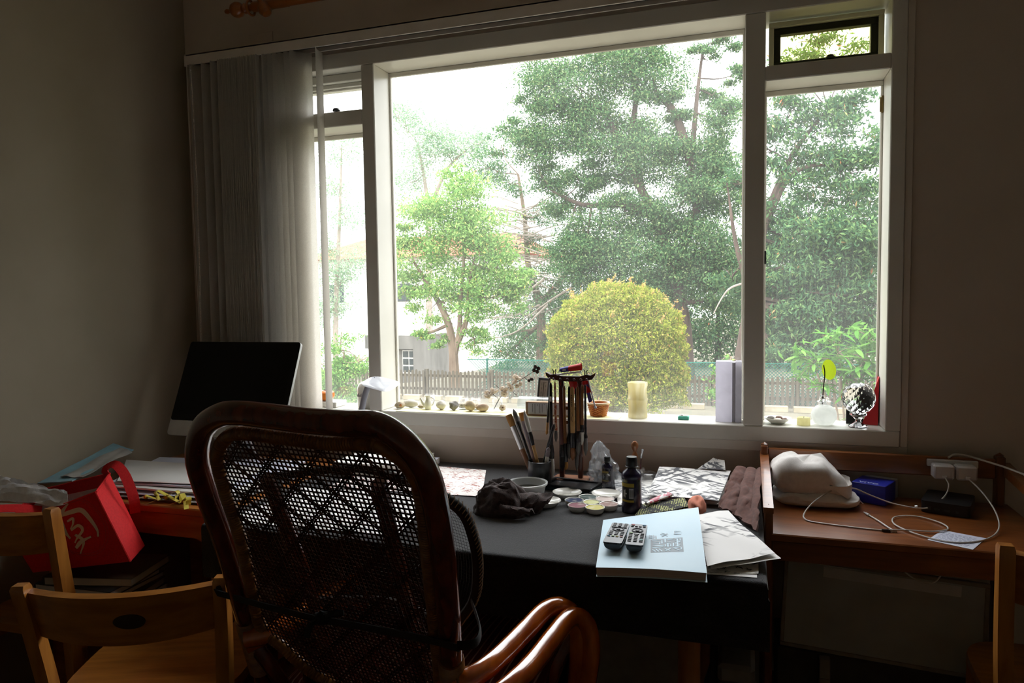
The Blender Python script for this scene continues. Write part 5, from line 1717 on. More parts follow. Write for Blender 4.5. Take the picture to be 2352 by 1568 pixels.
hang = [('long black brush ending in thick white bristles, hanging leftmost in front', -.632, -.632, -.217, 1.108, .772, .0065, .0105, (M_hblk, M_hblk, M_bwht), (.22, .14)),
        ('slim black and tan brush at the outer left of the rack', -.636, -.652, -.204, 1.106, .925, .0042, .005, (M_hblk, M_htan, M_btan), (.08, .16)),
        ('orange and white patterned brush on the rack', -.620, -.618, -.206, 1.110, .90, .0042, .006, (M_horg, M_horg, M_bgry), (.2, .1)),
        ('dark red handled brush hanging before the left post', -.598, -.594, -.216, 1.100, .80, .0062, .0095, (M_hred, M_hblk, M_bdrk), (.18, .14)),
        ('brown brush with short splayed tan tip beside the left post', -.588, -.584, -.206, 1.098, .805, .0055, .009, (M_hbrn, M_hblk, M_btan), (.1, .22)),
        ('dark brush with grey bristles left of the bamboo one', -.570, -.572, -.204, 1.096, .842, .0055, .010, (M_hblk, M_hblk, M_bgry), (.22, .14)),
        ('pale bamboo brush with dark writing on its handle, in the middle of the rack', -.556, -.556, -.218, 1.096, .842, .0078, .0095, (M_htan, M_hblk, M_hbrn), (.18, .20)),
        ('long thin grey-tipped brush reaching lowest in the middle', -.548, -.546, -.203, 1.09, .80, .004, .007, (M_hblk, M_hblk, M_bgry), (.28, .1)),
        ('dark brown brush before the right post', -.538, -.536, -.216, 1.098, .86, .0055, .0085, (M_hbrn, M_hblk, M_bgry), (.2, .16)),
        ('brown handled brush with pinkish white bristles right of the post', -.523, -.526, -.210, 1.104, .895, .0055, .007, (M_hbrn, M_hblk, M_bwht), (.22, .12)),
        ('black brush hanging outermost right on the rack', -.514, -.514, -.205, 1.104, .858, .0045, .0075, (M_hblk, M_hblk, M_bgry), (.25, .06))]
for (lab, xt, xb, y, zt, zb, rh, rb, cols, fr) in hang:
    b = brush(lab, (xb, y, zb), (xt, y, zt), rh, rb, cols, fr, group=G2, loop=True)
    if 'writing' in lab:
        q = MB()
        for k in range(7):
            z = 1.07 - k * .006
            q.box(-.5575, -.5545, y - .0083, y - .0076, z - .0035, z)
        ribbon(q, [(-.556, y - .0082, 1.01), (-.5545, y - .0082, 1.0), (-.557, y - .0082, .99), (-.555, y - .0082, .978)], .0012, (0, -1, 0), .0004)
        q.build('writing', M_print, b)
    if 'leftmost in front' in lab:
        q = MB(); q.box(-.6358, -.6282, y - .0078, y - .006, 1.045, 1.062); q.build('sticker', M_porc, b)

# two little flags
M_fred = mat('flag_red', '#d3221f', '#de2c28', rough=.55)
M_fblu = mat('flag_blue', '#3a3a8c', '#44449a', rough=.55)
M_fpol = mat('white_plastic_stick', '#d2d4d8', '#dadce0', rough=.3)
fg = thing('paper_flag', 'small red and blue flag lying rolled on top of the brush rack', 'flag', (-.57, -.185, 1.131))
q = MB(); q.tube([(-.615, -.20, 1.135), (-.528, -.20, 1.147)], .0028, 8); q.build('stick', M_fpol, fg)


def roll(u0, u1):
    def fn(u, v):
        t = u0 + (u1 - u0) * u
        a = -0.6 + v * 3.9
        return (-.606 + .075 * t, -.187 + (.011 + .004 * t) * math.cos(a), 1.147 + .012 * t + (.010 + .006 * t) * math.sin(a))
    return fn


q = MB(); q.grid(roll(0, .42), 6, 14, thick=.0005); bl_ = q.build('blue_canton', M_fblu, fg)
q = MB(); ribbon(q, [(-.594, -.2005, 1.150), (-.588, -.2015, 1.153), (-.582, -.2025, 1.152)], .006, (0, -1, .4), .0006); q.build('white_sun', M_porc, bl_)
q = MB(); q.grid(roll(.42, 1.0), 6, 14, thick=.0005); q.build('red_field', M_fred, fg)
fh = thing('paper_flag', 'small red and blue flag hanging head down behind the rack over the basket', 'flag', (-.505, -.15, 1.02))
q = MB(); q.tube([(-.516, -.158, 1.125), (-.492, -.15, 1.022)], .0028, 8); q.ball((-.4905, -.1495, 1.018), .005, n=10, m=8); q.build('stick', M_fpol, fh)
q = MB(); q.grid(lambda u, v: (-.516 - .07 * u + .012 * v, -.160 + .006 * math.sin(5 * u + 3 * v), 1.122 - .05 * v - .012 * u + .02 * u * (1 - v)), 10, 6, thick=.0005); q.build('red_field', M_fred, fh)
q = MB(); q.grid(lambda u, v: (-.514 - .012 * u + .014 * v, -.156, 1.10 - .06 * v - .006 * u), 4, 5, thick=.0005); q.build('blue_canton', M_fblu, fh)

# plastic water tub
M_tub = mat('translucent_white_plastic', '#cfd2d2', '#dadddd', rough=.3, sss=.3)
M_inkw = mat('dark_ink_water', '#2c2a22', '#35332a', rough=.08)
tb = thing('water_tub', 'white plastic tub of dark ink water behind the brown rag', 'tub', (-.672, -.375, TZ))
q = MB(); q.lathe([(.050, 0), (.053, .002), (.061, .035), (.0665, .037), (.067, .043), (.064, .044), (.060, .041), (.052, .006), (0, .005)], 36, c=(-.672, -.375, TZ)); q.build('shell', M_tub, tb)
q = MB(); q.lathe([(0, .020), (.0555, .020), (.0, .0205)], 30, c=(-.672, -.375, TZ)); q.build('ink_water', M_inkw, tb)
M_blue = mat('blue_plastic', '#2c4fae', '#3a5fc0', rough=.35)
q = MB(); q.lathe([(0, 0), (.011, .001), (.012, .012), (.007, .020), (.0065, .035), (0, .036)], 14, M=Matrix.Translation((-.755, -.30, TZ + .009)) @ Matrix.Rotation(PI / 2 - .1, 4, 'Y'))
tag(q.build('blue_thing', M_blue), 'small unidentified blue thing lying behind the water tub', 'object')  # small blue thing of unknown use, modelled as a cap

# crumpled dark rag
M_rag = mat('dark_brown_terry', '#2e201d', '#46332f', scale=90, rough=.95, bump=.45, bscale=500, sheen=.25)
q = MB()
def ridge(d, f, sd):
    return 1 - 2 * abs(noise.noise(d * f + Vector((sd, sd * .7, sd * 1.3))))
def rag(u, v):
    a = 2 * PI * u; t = v * PI / 2
    d = Vector((math.cos(a) * math.cos(t), math.sin(a) * math.cos(t), math.sin(t)))
    w = Vector((d.x * 1.0 + .5 * d.z, d.y * 2.2, d.z * 1.2))
    f_ = .90 + .13 * ridge(w, 1.2, 3.1) + .045 * ridge(w, 2.6, 1.2) + .008 * ridge(w, 8, 5.0)
    return (-.690 + d.x * .088 * f_, -.575 + d.y * .068 * f_, TZ + max(0.0, d.z * .098 * f_))
q.grid(rag, 90, 36)
def tail(u, v):
    a = 2 * PI * v
    x = -.640 + .075 * u
    w = Vector((u * 3, math.cos(a) * 1.6, math.sin(a) * 1.6))
    r = (.040 - .006 * u) * (.85 + .2 * ridge(w, .9, 2.2) + .04 * ridge(w, 2.4, 7.0))
    return (x + .02 * math.sin(a) * u, -.565 + .04 * u * u + r * math.cos(a) * 1.15, TZ + max(0, .024 - .004 * u + r * math.sin(a) * 1.0))
q.grid(tail, 30, 30)
def flap(u, v):
    return (-.668 + .09 * u - .012 * v, -.632 - .022 * v + .02 * u * u, TZ + .004 + (.035 - .012 * u) * math.sin(PI * (.15 + .7 * v)) + .006 * noise.noise(Vector((u * 5, v * 5, 1))))
q.grid(flap, 20, 12, thick=.006)
tag(q.build('rag', M_rag), 'crumpled dark brown cloth rag on the black felt', 'rag')

# inkstone
M_ink = mat('black_slate', '#131416', '#1d1e21', scale=40, rough=.3)
M_inkt = mat('teal_painted_rim', '#1a2c30', '#20363a', rough=.5)
is_ = thing('inkstone', 'flat rectangular black inkstone in front of the brush rack', 'inkstone', (-.548, -.268, TZ), -.22)
q = MB(); q.box(-.088, .088, -.050, .050, 0, .012, .002); q.build('slab', M_inkt, is_, local=True)
q = MB()
for (a, b, c, d) in ((-.088, .088, -.05, -.042), (-.088, .088, .042, .05), (-.088, -.078, -.042, .042), (.078, .088, -.042, .042)):
    q.box(a, b, c, d, .012, .022, .0015)
q.build('rim', M_ink, is_, local=True)
q = MB(); q.grid(lambda u, v: (-.078 + .156 * u, -.042 + .084 * v, .0125 + .006 * u), 6, 4, thick=.0008); q.build('grinding_well', M_ink, is_, local=True)

# dishes and palette
for (lab, x, y, r) in (('white porcelain dish right behind the flower palette', -.541, -.365, .0475), ('small white dish half hidden by the brown rag', -.582, -.474, .047), ('white dish beside the purple bottle', -.418, -.345, .047)):
    d_ = thing('porcelain_dish', lab, 'dish', (x, y, TZ), group='white mixing dishes')
    q = MB(); q.lathe([(r * .62, 0), (r * .66, .001), (r * .92, .012), (r, .017), (r * .985, .0185), (r * .93, .016), (r * .62, .005), (0, .004)], 36, c=(x, y, TZ)); q.build('bowl', M_porc, d_)
    q = MB(); q.tube([(x - r * .6, y, TZ + .006), (x - r * .1, y + r * .05, TZ + .010), (x + r * .8, y + r * .12, TZ + .012)], .002, 6); q.build('divider', M_porc, d_)
pl = thing('flower_palette', 'porcelain flower palette with seven small wells of stained paint', 'palette', (-.443, -.455, TZ))
wells = [(-.085, 0, '#8a5a66'), (0, 0, '#c9c98a')]
cols = ['#7a4a3a', '#c9b7ae', '#20403c', '#1c2c52', '#8c5c66', '#b8ad34']
for k in range(7):
    if k == 6:
        wx, wy, r, cc = -.443, -.455, .026, '#c8c888'
    else:
        a = k * PI / 3 - .12
        wx, wy, r, cc = -.443 + .056 * math.cos(a), -.455 + .056 * math.sin(a), .0295, cols[k]
    q = MB(); q.lathe([(r * .7, 0), (r * .85, .004), (r, .0165), (r * .99, .018), (r * .92, .0175), (r * .82, .007), (r * .6, .0045), (0, .004)], 24, c=(wx, wy, TZ)); w_ = q.build('well', M_porc, pl)
    mm = mat('paint_' + cc[1:], cc, '#d8d2c4', scale=50, rough=.35, lo=.52, hi=.95)
    q = MB(); q.lathe([(r * .91, .0163), (r * .83, .0085), (r * .62, .0058), (0, .0052)], 20, c=(wx, wy, TZ)); q.build('paint', mm, w_)

# purple bottles
M_purp = mat('deep_purple_plastic', '#1d1633', '#27203f', rough=.25, coat=.3)
M_ylab = mat('yellow_label', '#b39a2c', '#c0a838', rough=.5)
M_blab = mat('black_label', '#15161a', '#1c1d21', rough=.5)
M_wlab = mat('white_label', '#c9cbd0', '#d3d5da', rough=.5)


def ink_bottle(label, x, y, s=1.0, lab_rot=-2.0):
    t = thing('ink_bottle', label, 'bottle', (x, y, TZ), group='purple ink bottles')
    q = MB(); q.lathe([(.027 * s, 0), (.0305 * s, .003 * s), (.0305 * s, .024 * s), (.029 * s, .026 * s), (.029 * s, .098 * s), (.0305 * s, .1 * s), (.0305 * s, .112 * s), (.026 * s, .121 * s), (.016 * s, .129 * s), (.0145 * s, .133 * s), (0, .134 * s)], 32, c=(x, y, TZ)); q.build('body', M_purp, t)
    q = MB()
    n_ = 28
    pr = [(.0165 * s, .134 * s), (.0172 * s, .136 * s), (.0165 * s, .163 * s), (.0150 * s, .166 * s), (0, .1665 * s)]
    q.lathe(pr, n_, c=(x, y, TZ)); q.tube([(x + .0175 * s * math.cos(2 * PI * k / 24), y + .0175 * s * math.sin(2 * PI * k / 24), TZ + .137 * s) for k in range(24)], .0015, 5, closed=True)
    q.build('cap', M_blk, t)

    def arc(z0, z1, a0, a1, r):
        w = MB(); w.grid(lambda u, v: (x + r * s * math.cos(a0 + (a1 - a0) * u), y + r * s * math.sin(a0 + (a1 - a0) * u), TZ + (z0 + (z1 - z0) * v) * s), 14, 1, thick=.0003)
        return w
    c_ = lab_rot
    lb = arc(.034, .092, c_ - .9, c_ + .55, .0294).build('label', M_blab, t)
    arc(.080, .091, c_ - .9, c_ + .55, .0297).build('yellow_band', M_ylab, lb)
    arc(.035, .041, c_ - .9, c_ + .55, .0297).build('yellow_band', M_ylab, lb)
    arc(.046, .076, c_ + .05, c_ + .5, .0297).build('barcode_panel', M_wlab, lb)
    q = MB()
    for k in range(7):
        a = c_ + .1 + k * .055
        q.grid(lambda u, v: (x + .0300 * s * math.cos(a + .02 * u), y + .0300 * s * math.sin(a + .02 * u), TZ + (.05 + .022 * v) * s), 1, 1, thick=.0002)
    q.build('bars', M_print, lb)
    q = MB()
    for (a0, a1, z0, z1) in ((-.6, -.45, .05, .07), (-.42, -.36, .048, .072), (-.5, -.2, .058, .062)):
        q.grid(lambda u, v: (x + .0297 * s * math.cos(c_ + a0 + (a1 - a0) * u), y + .0297 * s * math.sin(c_ + a0 + (a1 - a0) * u), TZ + (z0 + (z1 - z0) * v) * s), 2, 1, thick=.0002)
    q.build('lettering', M_wlab, lb)
    return t


ink_bottle('deep purple ink bottle with black and yellow label, standing in front of the papers', -.318, -.462, 1.0, -1.75)
ink_bottle('purple ink bottle inside the clear plastic bag', -.440, -.205, .62, -1.7)
M_film = clearmat('crinkled_film', tint='#f2f4f6', dust=.10, gloss=.22, rough=.12, dustcol='#e8eaec')
q = MB()
def bagp(u, v):
    a = 2 * PI * u
    r = .060 * (1 - v) ** .6 + .003
    d = Vector((math.cos(a), math.sin(a), v * 2))
    r *= 1 + .35 * noise.noise(d * 2.6) + .15 * noise.noise(d * 7)
    return (-.442 - .032 * v + r * math.cos(a), -.190 + r * .75 * math.sin(a), TZ + .005 + .145 * v + .01 * noise.noise(d * 3))
q.grid(bagp, 40, 16)
tag(q.build('plastic_bag', M_film, smooth=True, angle=20), 'crinkled clear plastic bag pulled up to a peak around a bottle', 'bag')

jd = glass_jar('small clear glass behind the purple bottle', -.350, -.10, .026, .045, 0, z0=TZ)
M_doll = wood('turned_doll_wood', '#7c4a28', '#9a6238', 'z', rough=.35)
wd_ = thing('wooden_figure', 'slim turned wooden stick with a round knob standing in the small glass', 'figure', (-.358, -.10, TZ + .007))
q = MB(); q.lathe([(.006, 0), (.0065, .03), (.0055, .055), (.009, .065), (.0115, .075), (.010, .085), (.006, .093), (.0058, .097), (.0095, .104), (.0125, .113), (.0115, .124), (.006, .131), (0, .132)], 18, c=(-.362, -.10, TZ + .007)); q.build('turned_body', M_doll, wd_)
sk = thing('palette_knife', 'thin metal stick with a shiny tip beside the wooden figure', 'tool', (-.342, -.10, TZ + .007))
q = MB(); q.tube([(-.345, -.098, TZ + .008), (-.340, -.10, TZ + .08)], .0025, 8); q.build('shaft', M_hred, sk)
q = MB(); q.tube([(-.340, -.10, TZ + .08), (-.338, -.10, TZ + .095), (-.334, -.10, TZ + .112)], [.003, .0035, .0045], 8); q.build('tip', M_silv, sk)
q = MB(); q.tube([(-.316 + .026 * math.cos(k * PI / 14), -.085 + .026 * math.sin(k * PI / 14), TZ + .026) for k in range(28)], .002, 6, closed=True)
q.lathe([(.022, 0), (.026, .026), (.0245, .026), (.021, .002), (0, .002)], 24, c=(-.316, -.085, TZ)); tag(q.build('glass_cup', M_glass), 'low clear glass cup beside the wooden figure', 'cup')
q = MB(); q.lathe([(0, 0), (.012, 0), (.0125, .002), (.0125, .125), (.011, .127), (0, .127)], 18, M=Matrix.Translation((-.285, -.052, TZ + .0135)) @ Matrix.Rotation(PI / 2, 4, 'Y'))
tag(q.build('paper_roll', M_wcard), 'thin white paper roll lying along the wall behind the paintings', 'roll')


# papers
def sheet(name, label, mt, FL, FR, BR, BL, wave=.003, seed=0, n=14, thick=.0006, cat='paper', group=None, curl=None):
    FL, FR, BR, BL = Vector(FL), Vector(FR), Vector(BR), Vector(BL)

    def fn(u, v):
        p = FL.lerp(FR, u).lerp(BL.lerp(BR, u), v)
        p.z += wave * (noise.noise(Vector((u * 2.3 + seed, v * 2.3, seed))) + .45)
        if curl:
            p.z += curl(u, v)
        return p
    q = MB(); q.grid(fn, n, n, thick=-thick)
    o = q.build(name, mt, angle=60)
    return tag(o, label, cat, group)


M_pap = mat('white_paper', '#eeece8', '#f3f1ee', scale=6, rough=.75)
M_lil = mat('pale_lilac_paper', '#cfd2e4', '#d9dcea', scale=6, rough=.75)
I1 = ink_paper('ink_landscape', '#f2f0ed', '#5e5f64', 9, 1.2, 1.3, .11)
I2 = ink_paper('ink_study', '#f0eeea', '#5d5e63', 11, 1.1, 5.1, .11)
I3 = ink_paper('ink_branches', '#f4f2f0', '#5a5b5f', 7, .8, 9.4, .05)
I4 = ink_paper('calligraphy_ink', '#eae6dc', '#26262a', 14, .7, 3.3, .07)
I5 = ink_paper('autumn_wash', '#ece6e2', '#a0584a', 24, .9, 2.2, .08)
GP = 'sheets of paper on the painting desk'
sheet('painting_sheet', 'white sheet flecked with red autumn colours beside the rattan chair', I5, (-1.36, -.475, TZ + .002), (-.806, -.442, TZ + .002), (-.915, -.108, TZ + .003), (-1.42, -.08, TZ + .003), .0015, 1, group=GP)
sheet('painting_sheet', 'large white sheet seen through the cane back of the rattan chair', M_pap, (-1.45, -.885, TZ + .002), (-.90, -.86, TZ + .002), (-.93, -.49, TZ + .002), (-1.44, -.49, TZ + .002), .0015, 2, group=GP)
sheet('painting_sheet', 'white sheet with grey ink study behind the purple bottle', I2, (-.366, -.425, TZ + .002), (-.262, -.372, TZ + .002), (-.285, -.095, TZ + .004), (-.430, -.125, TZ + .002), .002, 3, group=GP)
for k, (x0, x1, y0, y1, h) in enumerate(((-1.46, -1.13, -.30, -.05, .022), (-1.45, -1.15, -.29, -.06, .018))):
    zb = TZ + .0045 + k * .0225
    t_ = thing('sketch_pad', ('lower white sketch pad by the wall behind the rattan chair', 'upper white sketch pad by the wall behind the rattan chair')[k], 'sketch pad', ((x0 + x1) / 2, (y0 + y1) / 2, zb), group='sketch pads')
    q = MB(); q.box(x0, x1, y0, y1, zb, zb + h - .001); q.build('pages', M_pap, t_, smooth=False)
    q = MB(); q.box(x0 - .002, x1 + .002, y0 - .002, y1 + .002, zb + h - .001, zb + h); q.build('cover_sheet', (M_lil, M_pap)[k], t_, smooth=False)
for k, (dx, dy, r) in enumerate(((0, 0, 0), (.012, -.01, .04), (-.008, .006, -.03))):
    z = TZ + .002 + k * .006
    sheet('rice_paper', 'folded rice paper in the pile under the ink landscape, ' + ('bottom sheet', 'middle sheet', 'upper sheet')[k], M_pap, (-.285 + dx, -.325 + dy, z), (-.075 + dx, -.345 + dy, z), (-.055 + dx, -.075 + dy, z + .008), (-.272 + dx, -.085 + dy, z + .012), .003, 4 + k, group=GP)
sheet('ink_landscape', 'large sheet covered in loose grey ink strokes on top of the paper pile', I1, (-.288, -.345, .776), (-.071, -.362, .778), (-.041, -.085, .806), (-.278, -.092, .806), .004, 8, group=GP)
sheet('paper_corner', 'curled up corner of an ink painting behind the large ink sheet', I2, (-.15, -.092, .808), (-.058, -.098, .812), (-.062, -.05, .832), (-.10, -.052, .840), .002, 9, n=6, group=GP)
sheet('calligraphy_sheet', 'folded sheet with black brush characters under the branch drawing', I4, (-.088, -.897, TZ + .002), (.034, -.873, TZ + .002), (.036, -.70, TZ + .003), (-.08, -.72, TZ + .003), .002, 11, group=GP)
sheet('calligraphy_sheet', 'lower folded calligraphy sheet at the front desk corner', M_pap, (-.095, -.903, TZ + .0005), (.030, -.892, TZ + .0005), (.034, -.80, TZ + .001), (-.09, -.80, TZ + .001), .001, 12, group=GP)
sheet('branch_drawing', 'white sheet with thin ink branches hanging over the right desk end', I3, (-.078, -.905, .775), (.072, -.806, .786), (-.040, -.50, .788), (-.125, -.545, .786), .006, 13, group=GP)
sheet('branch_drawing', 'blank white sheet just under the branch drawing', M_pap, (-.070, -.902, .768), (.085, -.815, .778), (-.030, -.53, .780), (-.11, -.56, .778), .006, 14, group=GP)

# ink characters on the calligraphy sheet
cs = bpy.data.objects['calligraphy_sheet']
q = MB()
for (cx, cy) in ((-.045, -.862), (-.010, -.852), (.012, -.858), (-.030, -.835)):
    for k in range(4):
        a = random.uniform(-.5, .5) + (PI / 2 if k % 2 else 0)
        c = Vector((cx + random.uniform(-.006, .006), cy + random.uniform(-.005, .005), TZ + .0062))
        d = Vector((math.cos(a), math.sin(a), 0)) * random.uniform(.004, .009)
        ribbon(q, [c - d, c + Vector((.001, .001, 0)), c + d], [.0012, .0024, .0008], (0, 0, 1), .0004)
q.build('brush_characters', M_print, cs)

# the blue book
CV = [Vector(c) for c in ((-.319, -1.0, .785), (-.076, -.965, .785), (-.116, -.61, .828), (-.362, -.685, .795))]


def cover(u, v, h=0.0):
    p = CV[0].lerp(CV[1], u).lerp(CV[3].lerp(CV[2], u), v)
    p.z += h + .003 * math.sin(PI * u) * (1 - v) * 1.0
    return p


M_bcov = mat('pale_blue_cover', '#c2e2f4', '#cbe7f6', scale=5, rough=.45)
M_bedge = mat('book_pages', '#b9aaa0', '#cbbdb4', scale=90, rough=.8, stretch=(.05, .05, 6))
M_stamp = mat('grey_print', '#9fabb5', '#a9b5bf', rough=.6)
bb = thing('blue_book', 'thick pale blue painting manual with a grey seal on its cover', 'book', tuple(cover(.5, .5, -.026)))
q = MB(); q.grid(lambda u, v: cover(u, v), 14, 14, thick=.0009); q.build('front_cover', M_bcov, bb)
q = MB(); q.grid(lambda u, v: cover(.004 + .99 * u, .006 + .985 * v, -.0009), 14, 14, thick=.019); q.build('pages', M_bedge, bb, smooth=False)
q = MB(); q.grid(lambda u, v: cover(u + .004, v - .004, -.0203), 8, 8, thick=.0009); q.build('back_cover', M_bcov, bb)
# seal: rounded grey block with pale strokes cut out
nC = (CV[1] - CV[0]).cross(CV[3] - CV[0]).normalized()


def onc(u, v, h=.0):
    return cover(u, v) + nC * h


q = MB()
q.grid(lambda a, b: onc(.50 + .31 * a, .255 + .225 * b + .02 * a, .0003), 10, 8, thick=.0002)
seal = q.build('seal_print', M_stamp, bb)
strokes = [[(.05, .9), (.35, .9), (.35, .62)], [(.08, .75), (.28, .75), (.28, .6), (.08, .6)], [(.05, .48), (.4, .48)], [(.05, .36), (.38, .36)], [(.05, .22), (.15, .05)], [(.15, .25), (.25, .05)], [(.25, .25), (.35, .05)], [(.45, .95), (.45, .7), (.62, .7)], [(.52, .9), (.7, .9)],
           [(.45, .55), (.62, .55), (.62, .4), (.45, .4), (.45, .55)], [(.53, .62), (.53, .35)], [(.42, .25), (.6, .08)], [(.45, .08), (.62, .25)], [(.75, .92), (.92, .92), (.92, .78), (.75, .78)], [(.75, .65), (.92, .7)], [(.75, .55), (.9, .45), (.75, .38)], [(.68, .28), (.9, .08)], [(.72, .3), (.93, .3), (.93, .15)], [(.7, .62), (.7, .38)], [(.83, .92), (.83, .36)]]
q = MB()
for st in strokes:
    pp = [onc(.50 + .31 * a, .255 + .225 * b + .02 * a, .0006) for a, b in st]
    ribbon(q, pp, .0034, nC, .0002)
q.build('seal_strokes', M_bcov, seal)
for ch, u, v in (('山', .765, .58), ('水', .635, .555), ('畫', .52, .525)):
    xa = (onc(u, v - .05) - onc(u, v)).normalized()
    ya = nC.cross(xa).normalized()
    Mx = Matrix((xa, ya, nC)).transposed().to_4x4(); Mx.translation = onc(u, v, .0005)
    text_mesh(ch, .026, Mx, M_stamp, 'title_character', bb, .0001)

# remote controls
M_rgrey = mat('grey_remote_face', '#4c4d50', '#56575a', rough=.35, metal=.2)
M_rblk = mat('black_remote_body', '#0c0c10', '#131318', rough=.25, coat=.2)
M_btn = mat('dark_rubber_button', '#26272c', '#303138', rough=.5)
BTN = {k: mat('button_' + k, c, c, rough=.4) for k, c in (('red', '#b03a3a'), ('blue', '#3f86b8'), ('green', '#6e9a3c'), ('white', '#c9cacc'), ('yellow', '#b8a83c'), ('teal', '#3f8f8a'), ('grey', '#4c4d52'))}


def remote(label, near, far, W, layout):
    N, F = Vector(near), Vector(far)
    ya = (F - N).normalized()
    xa = ya.cross(nC).normalized()
    za = xa.cross(ya)
    L = (F - N).length
    t = thing('remote_control', label, 'remote control', (0, 0, 0), group='remote controls on the blue book')
    Mx = Matrix((xa, ya, za)).transposed().to_4x4(); Mx.translation = (N + F) / 2
    t.matrix_world = Mx
    q = MB()

    def body(u, v):
        a = PI * u
        x = -W / 2 * math.cos(a)
        zz = .018 - .018 * math.sin(a) ** .6
        e = 1 - .12 * (abs(2 * v - 1) ** 6)
        return (x * e, (v - .5) * L, zz + .004 * (abs(2 * v - 1) ** 4))
    q.grid(body, 16, 12)
    q.add([body(k / 16, 0) for k in range(17)], [tuple(range(17))]); q.add([body(k / 16, 1) for k in range(17)], [tuple(range(17))[::-1]])
    q.build('body', M_rblk, t, local=True)
    q = MB(); q.prism([(x, y - L / 2) for x, y in rrect(W * .98, L * .995, .006)], .0175, .0225); q.build('face', M_rgrey, t, local=True)
    src = {}
    for (bx, by, w, h, c) in layout:
        lc = (bx * W, by * L, .0225)
        key = (w, h, c)
        if key in src:
            copy_child(src[key], t, lc)
        else:
            q = MB(); q.box(-w / 2, w / 2, -h / 2, h / 2, 0, .0018, .0005)
            o = q.build('button', BTN.get(c, M_btn), t, local=True); o.location = lc; src[key] = o
    q = MB(); q.tube([(.30 * W * math.cos(2 * PI * k / 24), .012 * math.sin(2 * PI * k / 24) + .17 * L, .0228) for k in range(24)], .0018, 5, closed=True)
    q.lathe([(.005, 0), (.005, .002), (0, .0022)], 12, c=(0, .17 * L, .0225))
    q.build('ring_pad', M_btn, t, local=True)
    return t


lay1 = [(x, y, .007, .0045, 'd') for x in (-.3, 0, .3) for y in (.455, .41, .365, .32)] + [(-.28, .265, .012, .004, 'd'), (.28, .265, .012, .004, 'd')]
lay1 += [(x, y, .008, .006, 'd') for x in (-.3, 0, .3) for y in (.04, -.03, -.10)] + [(-.33, -.2, .007, .0035, 'blue'), (-.11, -.2, .007, .0035, 'green'), (.11, -.2, .007, .0035, 'yellow'), (.33, -.2, .007, .0035, 'red')]
lay2 = [(-.32, .44, .008, .005, 'red'), (.32, .44, .008, .005, 'blue')] + [(x, .36, .007, .0035, 'd') for x in (-.34, -.11, .11, .34)]
lay2 += [(-.32, .03, .009, .005, 'green'), (0, .01, .012, .006, 'white'), (.32, .02, .008, .005, 'd')] + [(x, y, .0085, .005, 'd') for x in (-.32, 0, .32) for y in (-.06, -.13, -.20, -.27, -.34) if not (x > .1 and y == -.27)] + [(.32, -.27, .0085, .005, 'teal')]
rz_ = .0022
remote('left remote control with four small coloured keys near its lower end', cover(.135, .27, rz_), cover(.205, .66, rz_), .046, lay1)
remote('right remote control with red and blue top keys and pale number keys', cover(.345, .22, rz_), cover(.385, .61, rz_), .043, lay2)

# tube, dotted sleeve, salmon cloth, brown towel
M_ttube = mat('printed_paint_tube', '#c23a58', '#e3dcdc', scale=70, rough=.35, lo=.47, hi=.53)
pt_ = thing('paint_tube', 'crumpled pink and white paint tube on the papers', 'paint tube', (-.24, -.405, TZ + .03))
q = MB(); q.tube(catmull([(-.268, -.452, .784), (-.25, -.425, .788), (-.232, -.398, .790), (-.216, -.375, .792)], 5), [.007, .009, .0105, .011, .011, .011, .0115, .0115, .0115, .012, .012, .0125, .0125, .0125, .0125, .0125], 10, flat=(.55, 1.0)); q.build('tube_body', M_ttube, pt_)
q = MB(); q.tube([(-.268, -.452, .784), (-.275, -.462, .783)], .0055, 8); q.build('cap', M_porc, pt_)
md = bpy.data.materials.new('dotted_black_fabric'); md.use_nodes = True
nt = md.node_tree; b_ = nt.nodes['Principled BSDF']; b_.inputs['Roughness'].default_value = .85
tc = nt.nodes.new('ShaderNodeTexCoord'); vo = nt.nodes.new('ShaderNodeTexVoronoi'); vo.inputs['Scale'].default_value = 150; vo.inputs['Randomness'].default_value = .35
nt.links.new(tc.outputs['Object'], vo.inputs['Vector'])
rp = nt.nodes.new('ShaderNodeValToRGB'); rp.color_ramp.interpolation = 'CONSTANT'; rp.color_ramp.elements[0].color = lin('#c3c77e'); rp.color_ramp.elements[1].color = lin('#17181a'); rp.color_ramp.elements[1].position = .36
nt.links.new(vo.outputs['Distance'], rp.inputs['Fac']); nt.links.new(rp.outputs[0], b_.inputs['Base Color'])
sheet('dotted_sleeve', 'black cloth with rows of yellow-green dots tucked behind the blue book', md, (-.300, -.545, TZ + .004), (-.150, -.455, TZ + .02), (-.172, -.372, TZ + .022), (-.285, -.435, TZ + .012), .004, 21, thick=.005, cat='cloth')
M_salm = mat('salmon_cloth', '#e08a70', '#ea9c82', scale=60, rough=.9, bump=.2, bscale=500)
q = MB(); q.ball((-.128, -.462, TZ + .032), .026, .055, .026, 24, 16, .30, 1.7, 3.3)
q.v = [(a, b, max(c, TZ + .008)) for a, b, c in q.v]
tag(q.build('salmon_cloth', M_salm, angle=120), 'crumpled salmon pink cloth between the book and the brown towel', 'cloth')
M_btow = mat('brown_terry_towel', '#52322a', '#654036', scale=80, rough=.95, bump=.25, bscale=900, sheen=.12)
q = MB()
